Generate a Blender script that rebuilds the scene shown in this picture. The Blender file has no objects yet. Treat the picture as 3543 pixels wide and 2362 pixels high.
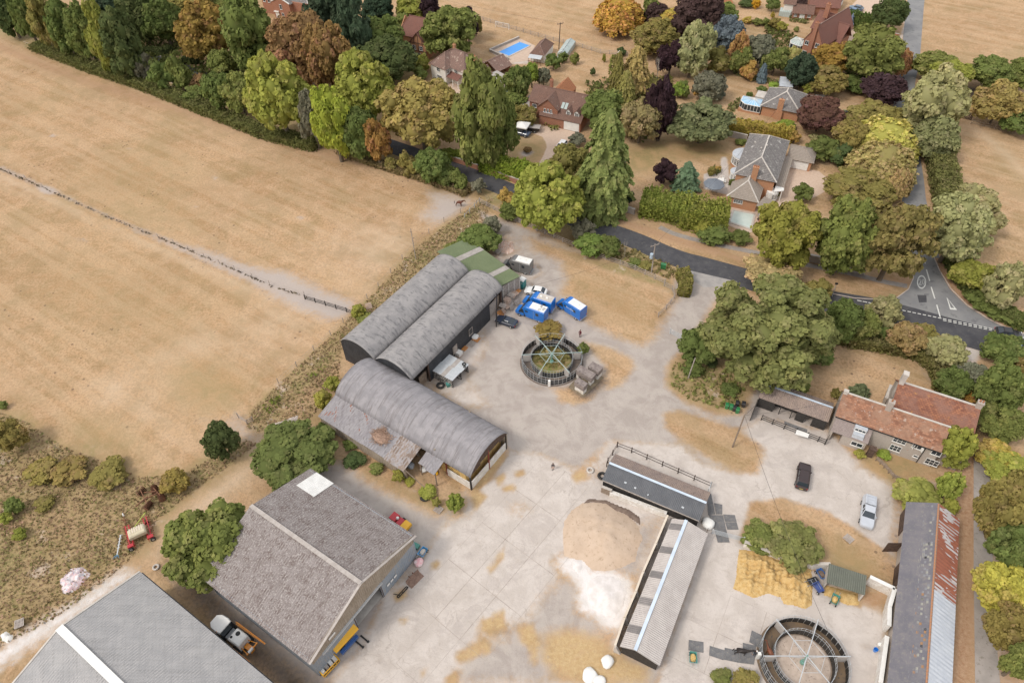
import bpy,math,random,time
import numpy as np
from mathutils import Vector,Matrix
random.seed(7);RNG=np.random.default_rng(7)
PI=math.pi;R_=math.radians
S=bpy.context.scene
COL=S.collection

# ---------------------------------------------------------------- camera, sky, sun, exposure
CAM_H,PITCH,ROLL,FN=92.0,R_(46.35),R_(-1.73),2460.0     # height, look-down angle, roll, focal length in photo pixels
fw=Vector((0,math.cos(PITCH),-math.sin(PITCH)))
up0=Vector((0,math.sin(PITCH),math.cos(PITCH)));rt0=Vector((1,0,0))
rt=rt0*math.cos(ROLL)+up0*math.sin(ROLL)
up=-rt0*math.sin(ROLL)+up0*math.cos(ROLL)
cam=bpy.data.cameras.new('camera');camo=bpy.data.objects.new('camera',cam);COL.objects.link(camo)
cam.sensor_width=36;cam.lens=36*FN/3543;cam.clip_start=1;cam.clip_end=6000
camo.matrix_world=Matrix(((rt.x,up.x,-fw.x,0),(rt.y,up.y,-fw.y,0),(rt.z,up.z,-fw.z,CAM_H),(0,0,0,1)))
S.camera=camo
W=bpy.data.worlds.new('World');S.world=W;W.use_nodes=True
wn=W.node_tree.nodes;sky=wn.new('ShaderNodeTexSky');sky.sky_type='NISHITA';sky.sun_disc=False
SUN_EL,SUN_AZ=R_(50),R_(242)       # azimuth clockwise from +Y (north)
sky.sun_elevation=SUN_EL;sky.sun_rotation=SUN_AZ;sky.air_density=1.0;sky.dust_density=4.5;sky.ozone_density=0.7
bg=wn['Background'];bg.inputs[1].default_value=0.15
# thin high cloud: the blue of the sky is veiled evenly with white
hz=wn.new('ShaderNodeMix');hz.data_type='RGBA';hz.inputs[0].default_value=.62;hz.inputs[7].default_value=(7.6,7.5,7.35,1)
W.node_tree.links.new(sky.outputs[0],hz.inputs[6]);W.node_tree.links.new(hz.outputs[2],bg.inputs[0])
sl=bpy.data.lights.new('sun','SUN');sl.energy=1.35;sl.angle=R_(12);sl.color=(1,.95,.87)
so=bpy.data.objects.new('sun',sl);COL.objects.link(so)
sd=Vector((math.sin(SUN_AZ)*math.cos(SUN_EL),math.cos(SUN_AZ)*math.cos(SUN_EL),math.sin(SUN_EL)))
so.rotation_euler=sd.to_track_quat('Z','Y').to_euler();so.location=(0,60,150)
S.view_settings.view_transform='Standard';S.view_settings.look='None';S.view_settings.gamma=1
S.view_settings.use_curve_mapping=False;S.view_settings.exposure=0.2
S.render.engine='CYCLES';S.cycles.max_bounces=5;S.cycles.diffuse_bounces=3;S.cycles.transparent_max_bounces=6
S.cycles.use_denoising=True

# ---------------------------------------------------------------- pixel of the photograph -> point of the place
TILE={0:(0,0,1/1.50638),1:(0,0,1.96),2:(1200,0,1.96),3:(2343,0,1.96),4:(0,800,1.96),5:(1100,750,1.96),
        6:(2343,750,1.96),7:(0,1562,1.96),8:(1200,1562,1.96),9:(2343,1562,1.96),'A':(1350,30,3.357),
        'B':(2450,0,3.357),'C':(2450,430,4.238),'W':(1750,1120,5.8725),'X':(2550,2050,5.2267),'Z':(1150,850,3.357),'V':(1700,780,4.6125)}
def ray(t,X,Y):
    ox,oy,s=TILE[t]
    return rt*(ox+X/s-1771.5)+up*(1181-(oy+Y/s))+fw*FN
def G(t,X,Y,z=0.0):
    d=ray(t,X,Y);k=(z-CAM_H)/d.z
    return Vector((d.x*k,d.y*k,z))
def GL(t,pts,z=0.0):return[G(t,x,y,z)for x,y in pts]

# ---------------------------------------------------------------- mesh collector
class MB:
    def __init__(s):s.v=[];s.f=[];s.m=[];s.uv={}
    def face(s,pts,m=0,uv=None):
        i=len(s.v);s.v+=[tuple(p)for p in pts];s.f.append(tuple(range(i,i+len(pts))));s.m.append(m)
        if uv:s.uv[len(s.f)-1]=uv
    def hexa(s,b,t,m=0):      # bottom 4 (ccw), top 4
        i=len(s.v);s.v+=[tuple(p)for p in b]+[tuple(p)for p in t]
        for f in((3,2,1,0),(4,5,6,7),(0,1,5,4),(1,2,6,5),(2,3,7,6),(3,0,4,7)):
            s.f.append(tuple(i+k for k in f));s.m.append(m)
    def box(s,x0,x1,y0,y1,z0,z1,m=0):
        s.hexa([(x0,y0,z0),(x1,y0,z0),(x1,y1,z0),(x0,y1,z0)],[(x0,y0,z1),(x1,y0,z1),(x1,y1,z1),(x0,y1,z1)],m)
    def bar(s,a,b,w,h=None,m=0,upv=(0,0,1)):   # square bar between two points
        a=Vector(a);b=Vector(b);h=h or w;d=(b-a)
        if d.length<1e-6:return
        d.normalize();u=Vector(upv)
        if abs(d.dot(u))>.98:u=Vector((1,0,0))
        r=d.cross(u).normalized()*w/2;q=r.cross(d).normalized()*h/2
        s.hexa([a-r-q,a+r-q,b+r-q,b-r-q],[a-r+q,a+r+q,b+r+q,b-r+q],m)
    def tube(s,a,b,r1,r2=None,n=8,m=0,cap=True):
        a=Vector(a);b=Vector(b);r2=r1 if r2 is None else r2;d=(b-a).normalized()
        u=d.cross(Vector((0,0,1))if abs(d.z)<.9 else Vector((1,0,0))).normalized();w=d.cross(u)
        i=len(s.v)
        for c,r in((a,r1),(b,r2)):
            for k in range(n):
                t=2*PI*k/n;s.v.append(tuple(c+(u*math.cos(t)+w*math.sin(t))*r))
        for k in range(n):
            s.f.append((i+k,i+(k+1)%n,i+n+(k+1)%n,i+n+k));s.m.append(m)
        if cap:
            s.f.append(tuple(i+k for k in range(n))[::-1]);s.m.append(m);s.f.append(tuple(i+n+k for k in range(n)));s.m.append(m)
    def path(s,pts,r,n=6,m=0):
        for a,b in zip(pts,pts[1:]):s.tube(a,b,r,r,n,m)
    def prism(s,poly,z0,z1,m=0):      # poly ccw in xy
        n=len(poly);i=len(s.v)
        s.v+=[(p[0],p[1],z0)for p in poly]+[(p[0],p[1],z1)for p in poly]
        s.f.append(tuple(i+k for k in range(n))[::-1]);s.m.append(m);s.f.append(tuple(i+n+k for k in range(n)));s.m.append(m)
        for k in range(n):s.f.append((i+k,i+(k+1)%n,i+n+(k+1)%n,i+n+k));s.m.append(m)
    def loft(s,rings,m=0,closed=True,caps=True):   # list of rings with the same number of points
        n=len(rings[0]);i=len(s.v)
        for r in rings:s.v+=[tuple(p)for p in r]
        for a in range(len(rings)-1):
            for k in range(n if closed else n-1):
                s.f.append((i+a*n+k,i+a*n+(k+1)%n,i+(a+1)*n+(k+1)%n,i+(a+1)*n+k));s.m.append(m)
        if caps and closed:
            s.f.append(tuple(i+k for k in range(n))[::-1]);s.m.append(m)
            j=i+(len(rings)-1)*n;s.f.append(tuple(j+k for k in range(n)));s.m.append(m)
    def lathe(s,prof,c=(0,0,0),n=16,m=0,sx=1,sy=1):
        s.loft([[(c[0]+r*sx*math.cos(2*PI*k/n),c[1]+r*sy*math.sin(2*PI*k/n),c[2]+z)for k in range(n)]for r,z in prof],m)
    def torus(s,c,R,r,ax='z',n=16,k=7,m=0,sc=(1,1)):
        rings=[]
        for a in range(n+1):
            t=2*PI*a/n;ring=[]
            for b in range(k):
                q=2*PI*b/k;rr=R+r*math.cos(q);p=(rr*math.cos(t)*sc[0],rr*math.sin(t)*sc[1],r*math.sin(q))
                if ax=='y':p=(p[0],p[2],p[1])
                if ax=='x':p=(p[2],p[0],p[1])
                ring.append((c[0]+p[0],c[1]+p[1],c[2]+p[2]))
            rings.append(ring)
        s.loft(rings,m,True,False)
    def mesh(s,name,mats):
        me=bpy.data.meshes.new(name);me.from_pydata(s.v,[],s.f)
        for m in(mats if isinstance(mats,(list,tuple))else[mats]):me.materials.append(m)
        if isinstance(mats,(list,tuple))and len(mats)>1:me.polygons.foreach_set('material_index',s.m)
        if s.uv:
            ul=me.uv_layers.new(name='uv')
            for fi,uv in s.uv.items():
                p=me.polygons[fi]
                for k,li in enumerate(p.loop_indices):ul.data[li].uv=uv[k]
        me.update();return me
    def build(s,name,mats,parent=None,smooth=False,**kw):
        me=s.mesh(name,mats)
        if smooth:me.polygons.foreach_set('use_smooth',[True]*len(me.polygons))
        o=bpy.data.objects.new(name,me);COL.objects.link(o)
        if parent is not None:o.parent=parent
        return tag(o,**kw)
def tag(o,label=None,cat=None,group=None,kind=None):
    if label:o['label']=label
    if cat:o['category']=cat
    if group:o['group']=group
    if kind:o['kind']=kind
    return o
def thing(name,loc,yaw,label,cat,group=None):
    o=bpy.data.objects.new(name,None);COL.objects.link(o);o.location=loc;o.rotation_euler=(0,0,yaw)
    o.empty_display_size=.3
    return tag(o,label,cat,group)
def kids(o):return[c for c in bpy.data.objects if c.parent==o]
def part(name,me,parent,loc=(0,0,0),rot=(0,0,0),scale=None):
    o=bpy.data.objects.new(name,me);COL.objects.link(o);o.parent=parent;o.location=loc;o.rotation_euler=rot
    if scale:o.scale=scale
    return o
def dup(root,loc,yaw,label=None,group=None,scale=None):
    r=root.copy();COL.objects.link(r);r.location=loc;r.rotation_euler=(0,0,yaw)
    if scale:r.scale=scale
    if label:r['label']=label
    if group:r['group']=group
    for ch in root.children:
        c=ch.copy();COL.objects.link(c);c.parent=r
        for g in ch.children:
            d=g.copy();COL.objects.link(d);d.parent=c
    return r
def frame(a,b,c=None):
    """Origin a, x axis towards b; width towards c. Returns origin, yaw, length, width (signed)."""
    a=Vector((a.x,a.y,0));b=Vector((b.x,b.y,0));d=b-a;yaw=math.atan2(d.y,d.x)
    w=None
    if c is not None:
        n=Vector((-math.sin(yaw),math.cos(yaw),0));w=(Vector((c.x,c.y,0))-a).dot(n)
    return a,yaw,d.length,w

# ---------------------------------------------------------------- materials
MATS={}
def ramp(nt,fac,stops):
    r=nt.nodes.new('ShaderNodeValToRGB');nt.links.new(fac,r.inputs[0]);e=r.color_ramp.elements
    while len(e)<len(stops):e.new(.5)
    for k,(p,c)in enumerate(stops):e[k].position=p;e[k].color=(*c[:3],1)
    return r.outputs[0]
def noise(nt,vec,scale,detail=4,rough=.6,dist=0):
    n=nt.nodes.new('ShaderNodeTexNoise');n.inputs['Scale'].default_value=scale;n.inputs['Detail'].default_value=detail
    n.inputs['Roughness'].default_value=rough;n.inputs['Distortion'].default_value=dist
    if vec is not None:nt.links.new(vec,n.inputs['Vector'])
    return n.outputs[0]
def mth(nt,op,a,b=None,c=None,clamp=False):
    n=nt.nodes.new('ShaderNodeMath');n.operation=op;n.use_clamp=clamp
    for k,v in enumerate((a,b,c)):
        if v is None:continue
        if isinstance(v,(int,float)):n.inputs[k].default_value=v
        else:nt.links.new(v,n.inputs[k])
    return n.outputs[0]
def mixc(nt,fac,a,b,mode='MIX'):
    n=nt.nodes.new('ShaderNodeMix');n.data_type='RGBA';n.blend_type=mode
    for k,v in((0,fac),(6,a),(7,b)):
        if isinstance(v,(int,float)):n.inputs[k].default_value=v
        elif isinstance(v,(tuple,list)):n.inputs[k].default_value=(*v[:3],1)
        else:nt.links.new(v,n.inputs[k])
    return n.outputs[2]
def sstep(nt,v,lo,hi):
    n=nt.nodes.new('ShaderNodeMapRange');n.interpolation_type='SMOOTHSTEP';nt.links.new(v,n.inputs[0])
    n.inputs[1].default_value=lo;n.inputs[2].default_value=hi;return n.outputs[0]
def bump(nt,b,h,strength,dist=.05):
    n=nt.nodes.new('ShaderNodeBump');n.inputs['Strength'].default_value=strength;n.inputs['Distance'].default_value=dist
    nt.links.new(h,n.inputs['Height']);nt.links.new(n.outputs[0],b.inputs['Normal'])
def newmat(name):
    m=bpy.data.materials.new(name);m.use_nodes=True;nt=m.node_tree;MATS[name]=m
    return m,nt,nt.nodes['Principled BSDF']
def mat(name,c1,c2=None,scale=1.5,rough=.85,bmp=.0,metal=0,c3=None,lo=.38,hi=.62,detail=5,spec=.3,coat=0,stretch=None,emit=None):
    m,nt,b=newmat(name);b.inputs['Roughness'].default_value=rough;b.inputs['Metallic'].default_value=metal
    b.inputs['Specular IOR Level'].default_value=spec;b.inputs['Coat Weight'].default_value=coat
    if c2 is None:c2=tuple(x*.82 for x in c1)
    tc=nt.nodes.new('ShaderNodeTexCoord');v=tc.outputs['Object']
    if stretch:
        mp=nt.nodes.new('ShaderNodeMapping');mp.inputs['Scale'].default_value=stretch;nt.links.new(v,mp.inputs[0]);v=mp.outputs[0]
    n1=noise(nt,v,scale,detail);c=ramp(nt,n1,[(lo,c1),(hi,c2)])
    if c3:c=mixc(nt,sstep(nt,noise(nt,v,scale*2.7,5,.7),.55,.66),c,c3)
    nt.links.new(c,b.inputs['Base Color'])
    if bmp:bump(nt,b,noise(nt,v,scale*6,4),bmp)
    if emit:b.inputs['Emission Color'].default_value=(*emit,1);b.inputs['Emission Strength'].default_value=1
    return m
def glassy(name,c=(.03,.04,.05),rough=.08):
    m,nt,b=newmat(name);b.inputs['Base Color'].default_value=(*c,1);b.inputs['Roughness'].default_value=rough
    b.inputs['Specular IOR Level'].default_value=.7;return m
def tiled(name,c1,c2,c3=None,bw=.3,bh=.3,mortar=(.05,.045,.04),ms=.012,lichen=None,rough=.9,off=.5,lsc=.8,lth=.56,mixamt=.35):
    """tile / brick pattern colour on metre UVs, each piece its own tone; lichen and wear over it"""
    m,nt,b=newmat(name);b.inputs['Roughness'].default_value=rough;b.inputs['Specular IOR Level'].default_value=.2
    tc=nt.nodes.new('ShaderNodeTexCoord');br=nt.nodes.new('ShaderNodeTexBrick');nt.links.new(tc.outputs['UV'],br.inputs['Vector'])
    br.inputs['Scale'].default_value=1;br.inputs['Brick Width'].default_value=bw;br.inputs['Row Height'].default_value=bh
    br.inputs['Mortar Size'].default_value=ms;br.inputs['Color1'].default_value=(*c1,1);br.inputs['Color2'].default_value=(*c2,1)
    br.inputs['Mortar'].default_value=(*mortar,1);br.offset=off
    c=br.outputs[0]
    n1=noise(nt,tc.outputs['UV'],lsc,6,.7)
    c=mixc(nt,mth(nt,'MULTIPLY',sstep(nt,noise(nt,tc.outputs['UV'],.35,5),.4,.6),mixamt),c,c3 or tuple(x*.6 for x in c1))
    if lichen:c=mixc(nt,sstep(nt,n1,lth,lth+.1),c,lichen)
    nt.links.new(c,b.inputs['Base Color']);return m
GRASS=[]
# ---------------------------------------------------------------- what lies on the ground: outlines on the photograph put down on z = 0
def sdist(P,poly):       # signed distance, + inside
    P=np.asarray(P);n=len(poly);d=np.full(len(P),1e9);ins=np.zeros(len(P),bool)
    for i in range(n):
        a=poly[i];b=poly[(i+1)%n];ab=b-a;ap=P-a
        t=np.clip((ap@ab)/max(ab@ab,1e-9),0,1);q=ap-t[:,None]*ab;d=np.minimum(d,(q*q).sum(1))
        c=((a[1]>P[:,1])!=(b[1]>P[:,1]))
        with np.errstate(divide='ignore',invalid='ignore'):
            xi=(b[0]-a[0])*(P[:,1]-a[1])/(b[1]-a[1]if b[1]!=a[1]else 1e-9)+a[0]
        ins^=c&(P[:,0]<xi)
    return np.sqrt(d)*np.where(ins,1,-1)
def ldist(P,pl):         # distance to a polyline
    d=np.full(len(P),1e9)
    for a,b in zip(pl,pl[1:]):
        ab=b-a;ap=P-a;t=np.clip((ap@ab)/max(ab@ab,1e-9),0,1);q=ap-t[:,None]*ab;d=np.minimum(d,(q*q).sum(1))
    return np.sqrt(d)
def g2(t,pts):return np.array([tuple(G(t,x,y))[:2]for x,y in pts])
CH=['gravel','pale','dirt','weed','litter','straw','lawn','pink','chalk','dark','green','fade']
PAINT=[]      # (channel or 'grass', points, feather m, weight, line half width)
def paint(ch,t,pts,f=2.0,w=1.0,line=None):PAINT.append((ch,g2(t,pts),f,w,line))
YARD=[(1100,485),(1180,512),(1300,562),(1430,606),(1540,652),(1582,622),(1700,655),(1640,692),(1615,735),(1575,790),(1540,840),
        (1537,885),(1580,922),(1650,948),(1700,950),(1738,872),(1900,960),(1920,1010),(2050,1090),(2160,1110),(2100,1150),(2060,1180),
        (2040,1600),(690,1600),(560,1490),(440,1380),(372,1310),(430,1270),(480,1200),(560,1180),(700,1080),(780,1058),(860,1100),(1000,1180),(1085,1120),(1160,1030),(1080,960),
        (960,880),(880,830),(1000,740),(1180,640),(1130,600),(1130,560)]
# fields
paint('litter',0,[(-30,80),(200,175),(500,265),(780,350),(900,372),(1060,430),(1130,480),(1080,470),(900,392),(760,372),(480,290),(180,196),(-30,110)],3,.6)
paint('weed',0,[(-60,60),(150,150),(420,235),(640,300),(800,345),(905,368),(1060,425),(1140,470),(1180,505),(1250,540),(1560,640),(1620,600),(1500,560),(1360,520),(1060,400),(880,335),(330,100),(-60,-60)],3,.9)
paint('dirt',0,[(985,440),(1030,445),(1095,462),(1100,475),(1060,503),(1010,520),(965,500),(990,470)],4,.9)
paint('dirt',0,[(455,570),(560,605),(600,618),(655,622),(690,640),(740,665),(800,690),(840,705),(800,738),(760,735),(700,715),(640,690),(590,655),(540,620)],3,1)
paint('fade',0,[(0,396),(100,446),(250,520),(400,583),(520,638),(620,680),(700,712)],3,.75,1.6)
paint('dark',0,[(0,388),(100,432),(250,500),(400,560),(520,612),(580,640)],1.0,.85,.45);paint('dirt',0,[(0,386),(100,430),(250,497),(400,557),(520,608),(600,640)],1.2,.75,.8);paint('dirt',0,[(300,528),(400,562),(520,612),(640,640),(700,690),(520,622),(400,570)],1.5,.9)
paint('dirt',0,[(88,428),(120,432),(132,440),(112,448),(92,440)],1,.9)
for x,y in((493,408),(122,312),(298,341),(450,475),(690,500),(178,548),(195,552)):paint('dirt',0,[(x-9,y),(x,y-4),(x+9,y),(x+1,y+5)],1,.8)
for pl in([(640,660),(700,730),(500,860),(380,1000)],[(760,560),(860,640),(960,560),(900,520)],[(330,880),(470,830),(520,850),(390,930),(250,1040)]):paint('fade',0,pl,14,.75)
paint('fade',4,[(1100,800),(1350,650),(1500,760),(1300,930),(1000,900)],7,.9)
paint('fade',4,[(650,1050),(900,920),(950,980),(820,1160),(700,1180)],6,.9)
paint('dirt',4,[(1280,1230),(1480,1215),(1600,1230),(1560,1290),(1430,1340),(1300,1350),(1250,1300)],4,.55)
paint('lawn',4,[(1290,970),(1500,980),(1640,1060),(1560,1180),(1400,1180),(1260,1090)],6,.7)
paint('lawn',4,[(460,1330),(700,1350),(850,1440),(900,1568),(500,1568)],6,.9)
paint('lawn',1,[(520,1150),(700,1130),(1000,1180),(1180,1280),(1200,1420),(900,1420),(600,1300)],14,.55)
paint('lawn',0,[(90,560),(360,600),(520,700),(430,860),(200,800),(60,700)],22,.5)
paint('lawn',1,[(-50,640),(300,640),(450,720),(300,800),(-50,760)],10,.4)
paint('lawn',1,[(900,980),(1150,950),(1330,1050),(1300,1150),(1000,1120)],10,.4)
# strip of rough growth beside the black barns and down to the scrub
paint('weed',0,[(1135,455),(1110,520),(1060,560),(1000,600),(860,740),(790,800),(780,870),(720,960),(620,1000),(560,985),(575,940),(640,880),(760,770),(860,670),(950,570),(1060,490),(1100,465)],2.5,1)
paint('litter',0,[(640,960),(700,880),(770,830),(780,850),(720,950),(660,985)],3,.55)
paint('weed',0,[(-60,930),(60,960),(150,1020),(260,1060),(330,1090),(420,1080),(560,1000),(600,1020),(560,1060),(470,1120),(380,1190),(330,1270),(250,1340),(130,1430),(-80,1540),(-100,1200)],4,1)
paint('litter',0,[(-60,1180),(100,1150),(250,1160),(300,1200),(200,1270),(60,1240),(-60,1260)],5,.45)
paint('fade',0,[(280,1080),(330,1110),(300,1150),(240,1150),(220,1120)],3,.8)
paint('fade',0,[(640,1000),(590,1010),(560,1060),(470,1130),(380,1210),(345,1270),(360,1290),(450,1200),(560,1110),(620,1060)],3,.8)
paint('dirt',0,[(548,960),(600,1000),(610,1015),(590,1030),(540,1005),(520,985)],3,.7)
paint('chalk',0,[(320,1310),(290,1340),(150,1440),(0,1540),(-60,1600),(-90,1540),(60,1440),(180,1370),(280,1300)],2.5,.8)
# yards
paint('gravel',0,YARD,1.6,1)
paint('litter',0,[(1130,505),(1180,525),(1210,575),(1180,610),(1140,600),(1120,570)],3,.5)
paint('grass',0,[(1215,545),(1300,572),(1420,612),(1515,648),(1545,678),(1536,715),(1515,742),(1500,775),(1470,792),(1400,765),(1345,733),(1335,700),(1290,672),(1310,640),(1290,600),(1235,578)],2.5,1)
paint('lawn',0,[(1300,620),(1400,640),(1500,700),(1480,760),(1380,720),(1310,670)],6,.5)
paint('grass',0,[(1340,785),(1400,798),(1450,822),(1458,842),(1428,885),(1400,890),(1390,840),(1350,800)],1.5,1)
paint('grass',0,[(1268,890),(1320,895),(1352,912),(1320,930),(1285,922)],1.3,1)
paint('grass',0,[(1522,948),(1560,942),(1640,965),(1700,988),(1735,1020),(1746,1055),(1735,1082),(1690,1080),(1640,1060),(1570,1015),(1528,982)],1.3,1)
paint('weed',0,[(1715,1000),(1750,1050),(1745,1085),(1715,1085),(1725,1050)],2,.6)
paint('weed',0,[(1540,840),(1536,885),(1580,920),(1655,945),(1700,940),(1735,870),(1700,860),(1600,800)],2,1)
paint('weed',0,[(1425,605),(1540,645),(1560,690),(1520,660),(1400,625),(1290,580)],1.2,.8)
paint('pale',0,[(1165,1035),(1240,1040),(1330,1080),(1400,1010),(1560,1020),(1620,1070),(1700,1110),(1740,1180),(1690,1250),(1560,1230),(1500,1320),(1430,1480),(1400,1600),(730,1600),(830,1480),(880,1370),(960,1290),(1000,1230),(1090,1130)],1.2,.85)
paint('pale',0,[(1750,960),(1900,990),(1960,1040),(2060,1110),(2070,1165),(2055,1280),(2000,1250),(1900,1180),(1800,1150),(1720,1160),(1600,1130),(1620,1080),(1740,1090),(1760,1030),(1700,990)],1.5,1)
paint('pale',0,[(1640,1150),(1720,1165),(1700,1240),(1850,1300),(2040,1380),(2020,1600),(1500,1600),(1620,1220)],.8,.9)
paint('pale',0,[(985,880),(1050,800),(1110,750),(1120,800),(1080,870),(1130,930),(1060,950)],2,.7)
paint('pale',5,[(1350,400),(1480,310),(1530,380),(1440,430),(1480,500),(1400,500)],1,.8)
paint('grass',0,[(1722,1158),(1800,1150),(1880,1175),(1960,1215),(2030,1270),(2045,1340),(2005,1345),(1900,1300),(1730,1255),(1700,1240),(1715,1190)],1.2,1)
paint('lawn',0,[(1900,1230),(2000,1280),(2040,1340),(1990,1340),(1900,1300)],3,.8)
paint('lawn',0,[(1960,1075),(2060,1130),(2150,1070),(2080,1010),(1970,1040)],3,.7)
paint('dirt',0,[(2060,1150),(2045,1230),(2065,1250),(2075,1170)],1.5,.8)
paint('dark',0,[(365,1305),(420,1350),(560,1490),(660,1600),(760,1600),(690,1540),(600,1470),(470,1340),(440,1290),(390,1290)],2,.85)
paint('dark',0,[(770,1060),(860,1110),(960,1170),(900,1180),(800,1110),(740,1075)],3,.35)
paint('fade',0,[(860,1130),(960,1160),(1060,1180),(1075,1110),(1090,1130),(1075,1185),(1000,1225),(930,1190)],2,.9)
paint('weed',0,[(840,1075),(960,1120),(1060,1160),(1070,1185),(1000,1180),(900,1130),(830,1095)],2,.65)
for p in([(360,800),(440,760),(570,850),(500,950),(420,880)],[(300,440),(420,430),(440,480),(330,520)]):pass
paint('gravel',8,[(740,1500),(800,1370),(1000,1200),(1220,1150),(1300,1000),(1450,880),(1500,700),(2150,430),(2110,520),(2030,700),(1830,1190),(1750,1300),(1400,1568),(700,1568)],1.5,.8)
paint('chalk',8,[(1400,740),(1510,700),(1630,720),(1660,800),(1800,800),(1910,860),(1950,960),(1930,1080),(1860,1210),(1760,1200),(1680,1120),(1570,1070),(1570,900),(1480,820)],1.6,1)
paint('chalk',8,[(1090,370),(1200,340),(1240,400),(1180,440),(1100,420)],1.5,.6)
paint('chalk',8,[(960,1230),(1100,1240),(1090,1290),(980,1310)],1.5,.5)
paint('chalk',8,[(1560,120),(1700,20),(1760,60),(1740,190),(1600,200)],2,.5)
paint('straw',8,[(1350,1250),(1500,1210),(1700,1260),(1790,1350),(2040,1460),(2040,1568),(1560,1568),(1400,1480),(1340,1400)],1.6,.9)
for pts in([(890,1150),(1040,1120),(1080,1180),(960,1220),(890,1200)],[(1160,1190),(1260,1180),(1300,1300),(1250,1330),(1190,1290)],[(840,1300),(960,1290),(970,1350),(850,1390)],
            [(740,1370),(820,1350),(830,1400),(760,1410)],[(1000,1090),(1060,1085),(1060,1130),(1010,1130)],[(1250,1330),(1280,1340),(1270,1440),(1250,1420)],[(680,1540),(740,1500),(740,1568),(680,1568)],
            [(960,770),(1020,745),(1010,800),(970,810)],[(1030,670),(1060,665),(1055,730),(1035,740)],[(1140,140),(1200,125),(1205,155),(1150,170)],[(1010,180),(1070,145),(1070,185),(1030,225)],
            [(1055,245),(1130,220),(1145,255),(1070,268)],[(575,760),(620,735),(625,790),(580,790)],[(320,970),(400,920),(400,990),(330,1015)],[(1530,160),(1600,130),(1630,180),(1540,200)],
            [(360,1140),(410,1135),(380,1170)],[(510,1460),(540,1460),(530,1505),(510,1500)],[(960,60),(1060,0),(1070,40),(960,200),(860,260),(950,300),(870,400),(840,260),(930,160)]):
    paint('straw',8,pts,.7,.9)
paint('straw',9,[(985,905),(1230,960),(1240,1050),(1050,990),(1000,960)],.6,1)
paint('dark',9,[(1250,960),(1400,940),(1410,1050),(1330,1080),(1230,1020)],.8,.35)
paint('litter',9,[(1230,940),(1420,940),(1400,1110),(1230,1040)],1,.6)
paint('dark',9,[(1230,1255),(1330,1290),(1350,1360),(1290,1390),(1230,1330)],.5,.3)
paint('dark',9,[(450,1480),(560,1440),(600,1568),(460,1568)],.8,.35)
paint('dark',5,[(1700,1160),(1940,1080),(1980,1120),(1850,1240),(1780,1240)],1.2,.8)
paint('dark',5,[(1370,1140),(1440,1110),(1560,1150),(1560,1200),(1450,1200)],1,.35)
# verges and gardens along the lanes
paint('litter',0,[(880,335),(1060,370),(1200,428),(1290,470),(1380,500),(1550,560),(1740,610),(1700,590),(1560,545),(1420,498),(1330,465),(1220,400),(1050,355),(900,318)],1.5,.8)
paint('litter',0,[(1830,605),(2000,650),(2090,655),(2110,600),(2060,640),(1960,630),(1840,585)],1,.7)
paint('litter',0,[(2108,380),(2130,450),(2140,560),(2200,650),(2300,720),(2352,745),(2352,765),(2280,740),(2170,670),(2118,580),(2100,450)],.8,.9)
paint('litter',0,[(2115,0),(2106,100),(2100,130),(2090,130),(2096,60),(2104,0)],.8,.9)
paint('grass',0,[(1820,800),(1960,770),(2110,800),(2150,850),(2150,900),(2060,880),(1990,920),(1880,900),(1810,870)],3,.1)
paint('lawn',6,[(700,880),(900,900),(980,1000),(860,1080),(720,1080)],5,.5)
paint('dirt',6,[(1650,1000),(1730,1010),(1760,1140),(1700,1140)],3,.6)
paint('pale',6,[(1920,865),(2100,905),(2060,940),(2030,1000),(1960,980),(1940,910)],1,.8)
paint('gravel',0,[(2250,1040),(2352,1100),(2352,1600),(2240,1600),(2215,1400),(2225,1200)],2,.7)
paint('litter',0,[(2170,1080),(2240,1000),(2265,1040),(2250,1150),(2240,1300),(2240,1600),(2170,1600),(2195,1300)],1.5,.9)
paint('litter',0,[(2290,1080),(2352,1100),(2352,1600),(2290,1600)],3,.7)
# drives and lawns of the houses
paint('pink',0,[(1000,195),(1060,190),(1070,230),(1050,250),(1010,245)],.7,1)
paint('lawn',0,[(860,130),(960,150),(1000,240),(900,300),(840,240)],4,.8)
paint('litter',0,[(1040,250),(1150,290),(1150,330),(1060,340)],3,.7)
paint('pink',2,[(1290,850),(1560,880),(1480,1000),(1430,1060),(1390,1110),(1280,1140),(1350,1000),(1330,930),(1250,900)],.6,1)
paint('lawn',2,[(1090,960),(1350,960),(1340,1050),(1280,1120),(1100,1080)],1.5,.7)
paint('dirt',2,[(1170,1030),(1230,1010),(1270,1035),(1230,1065),(1180,1060)],1,.8)
paint('pink',3,[(700,1130),(880,1150),(960,1160),(1030,1220),(1000,1300),(930,1340),(880,1350),(780,1380),(700,1430),(640,1350),(720,1210)],.5,1)
paint('pale',3,[(290,1060),(340,1060),(350,1180),(370,1330),(180,1280),(180,1180),(300,1150)],.6,1)
paint('pink',3,[(1120,180),(1330,230),(1270,290),(1100,310),(1090,250)],.6,.6)
paint('pink',3,[(1130,90),(1250,-30),(1430,-30),(1400,130),(1250,110)],.6,.9)
paint('pale',3,[(870,640),(1010,640),(1000,680),(860,690)],.8,1)
paint('lawn',3,[(-20,930),(330,960),(340,1060),(160,1090),(-20,1080)],3,.7)
paint('lawn',3,[(-400,1000),(-60,920),(0,1080),(-120,1180),(-400,1180)],4,.8)
paint('pale',2,[(1100,400),(1240,380),(1240,440),(1110,440)],.6,.6)
paint('dark',3,[(1960,590),(2110,600),(2060,690),(1950,660)],1,.7)
paint('lawn',0,[(2200,290),(2290,300),(2352,350),(2352,420),(2280,330)],6,.4)
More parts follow.
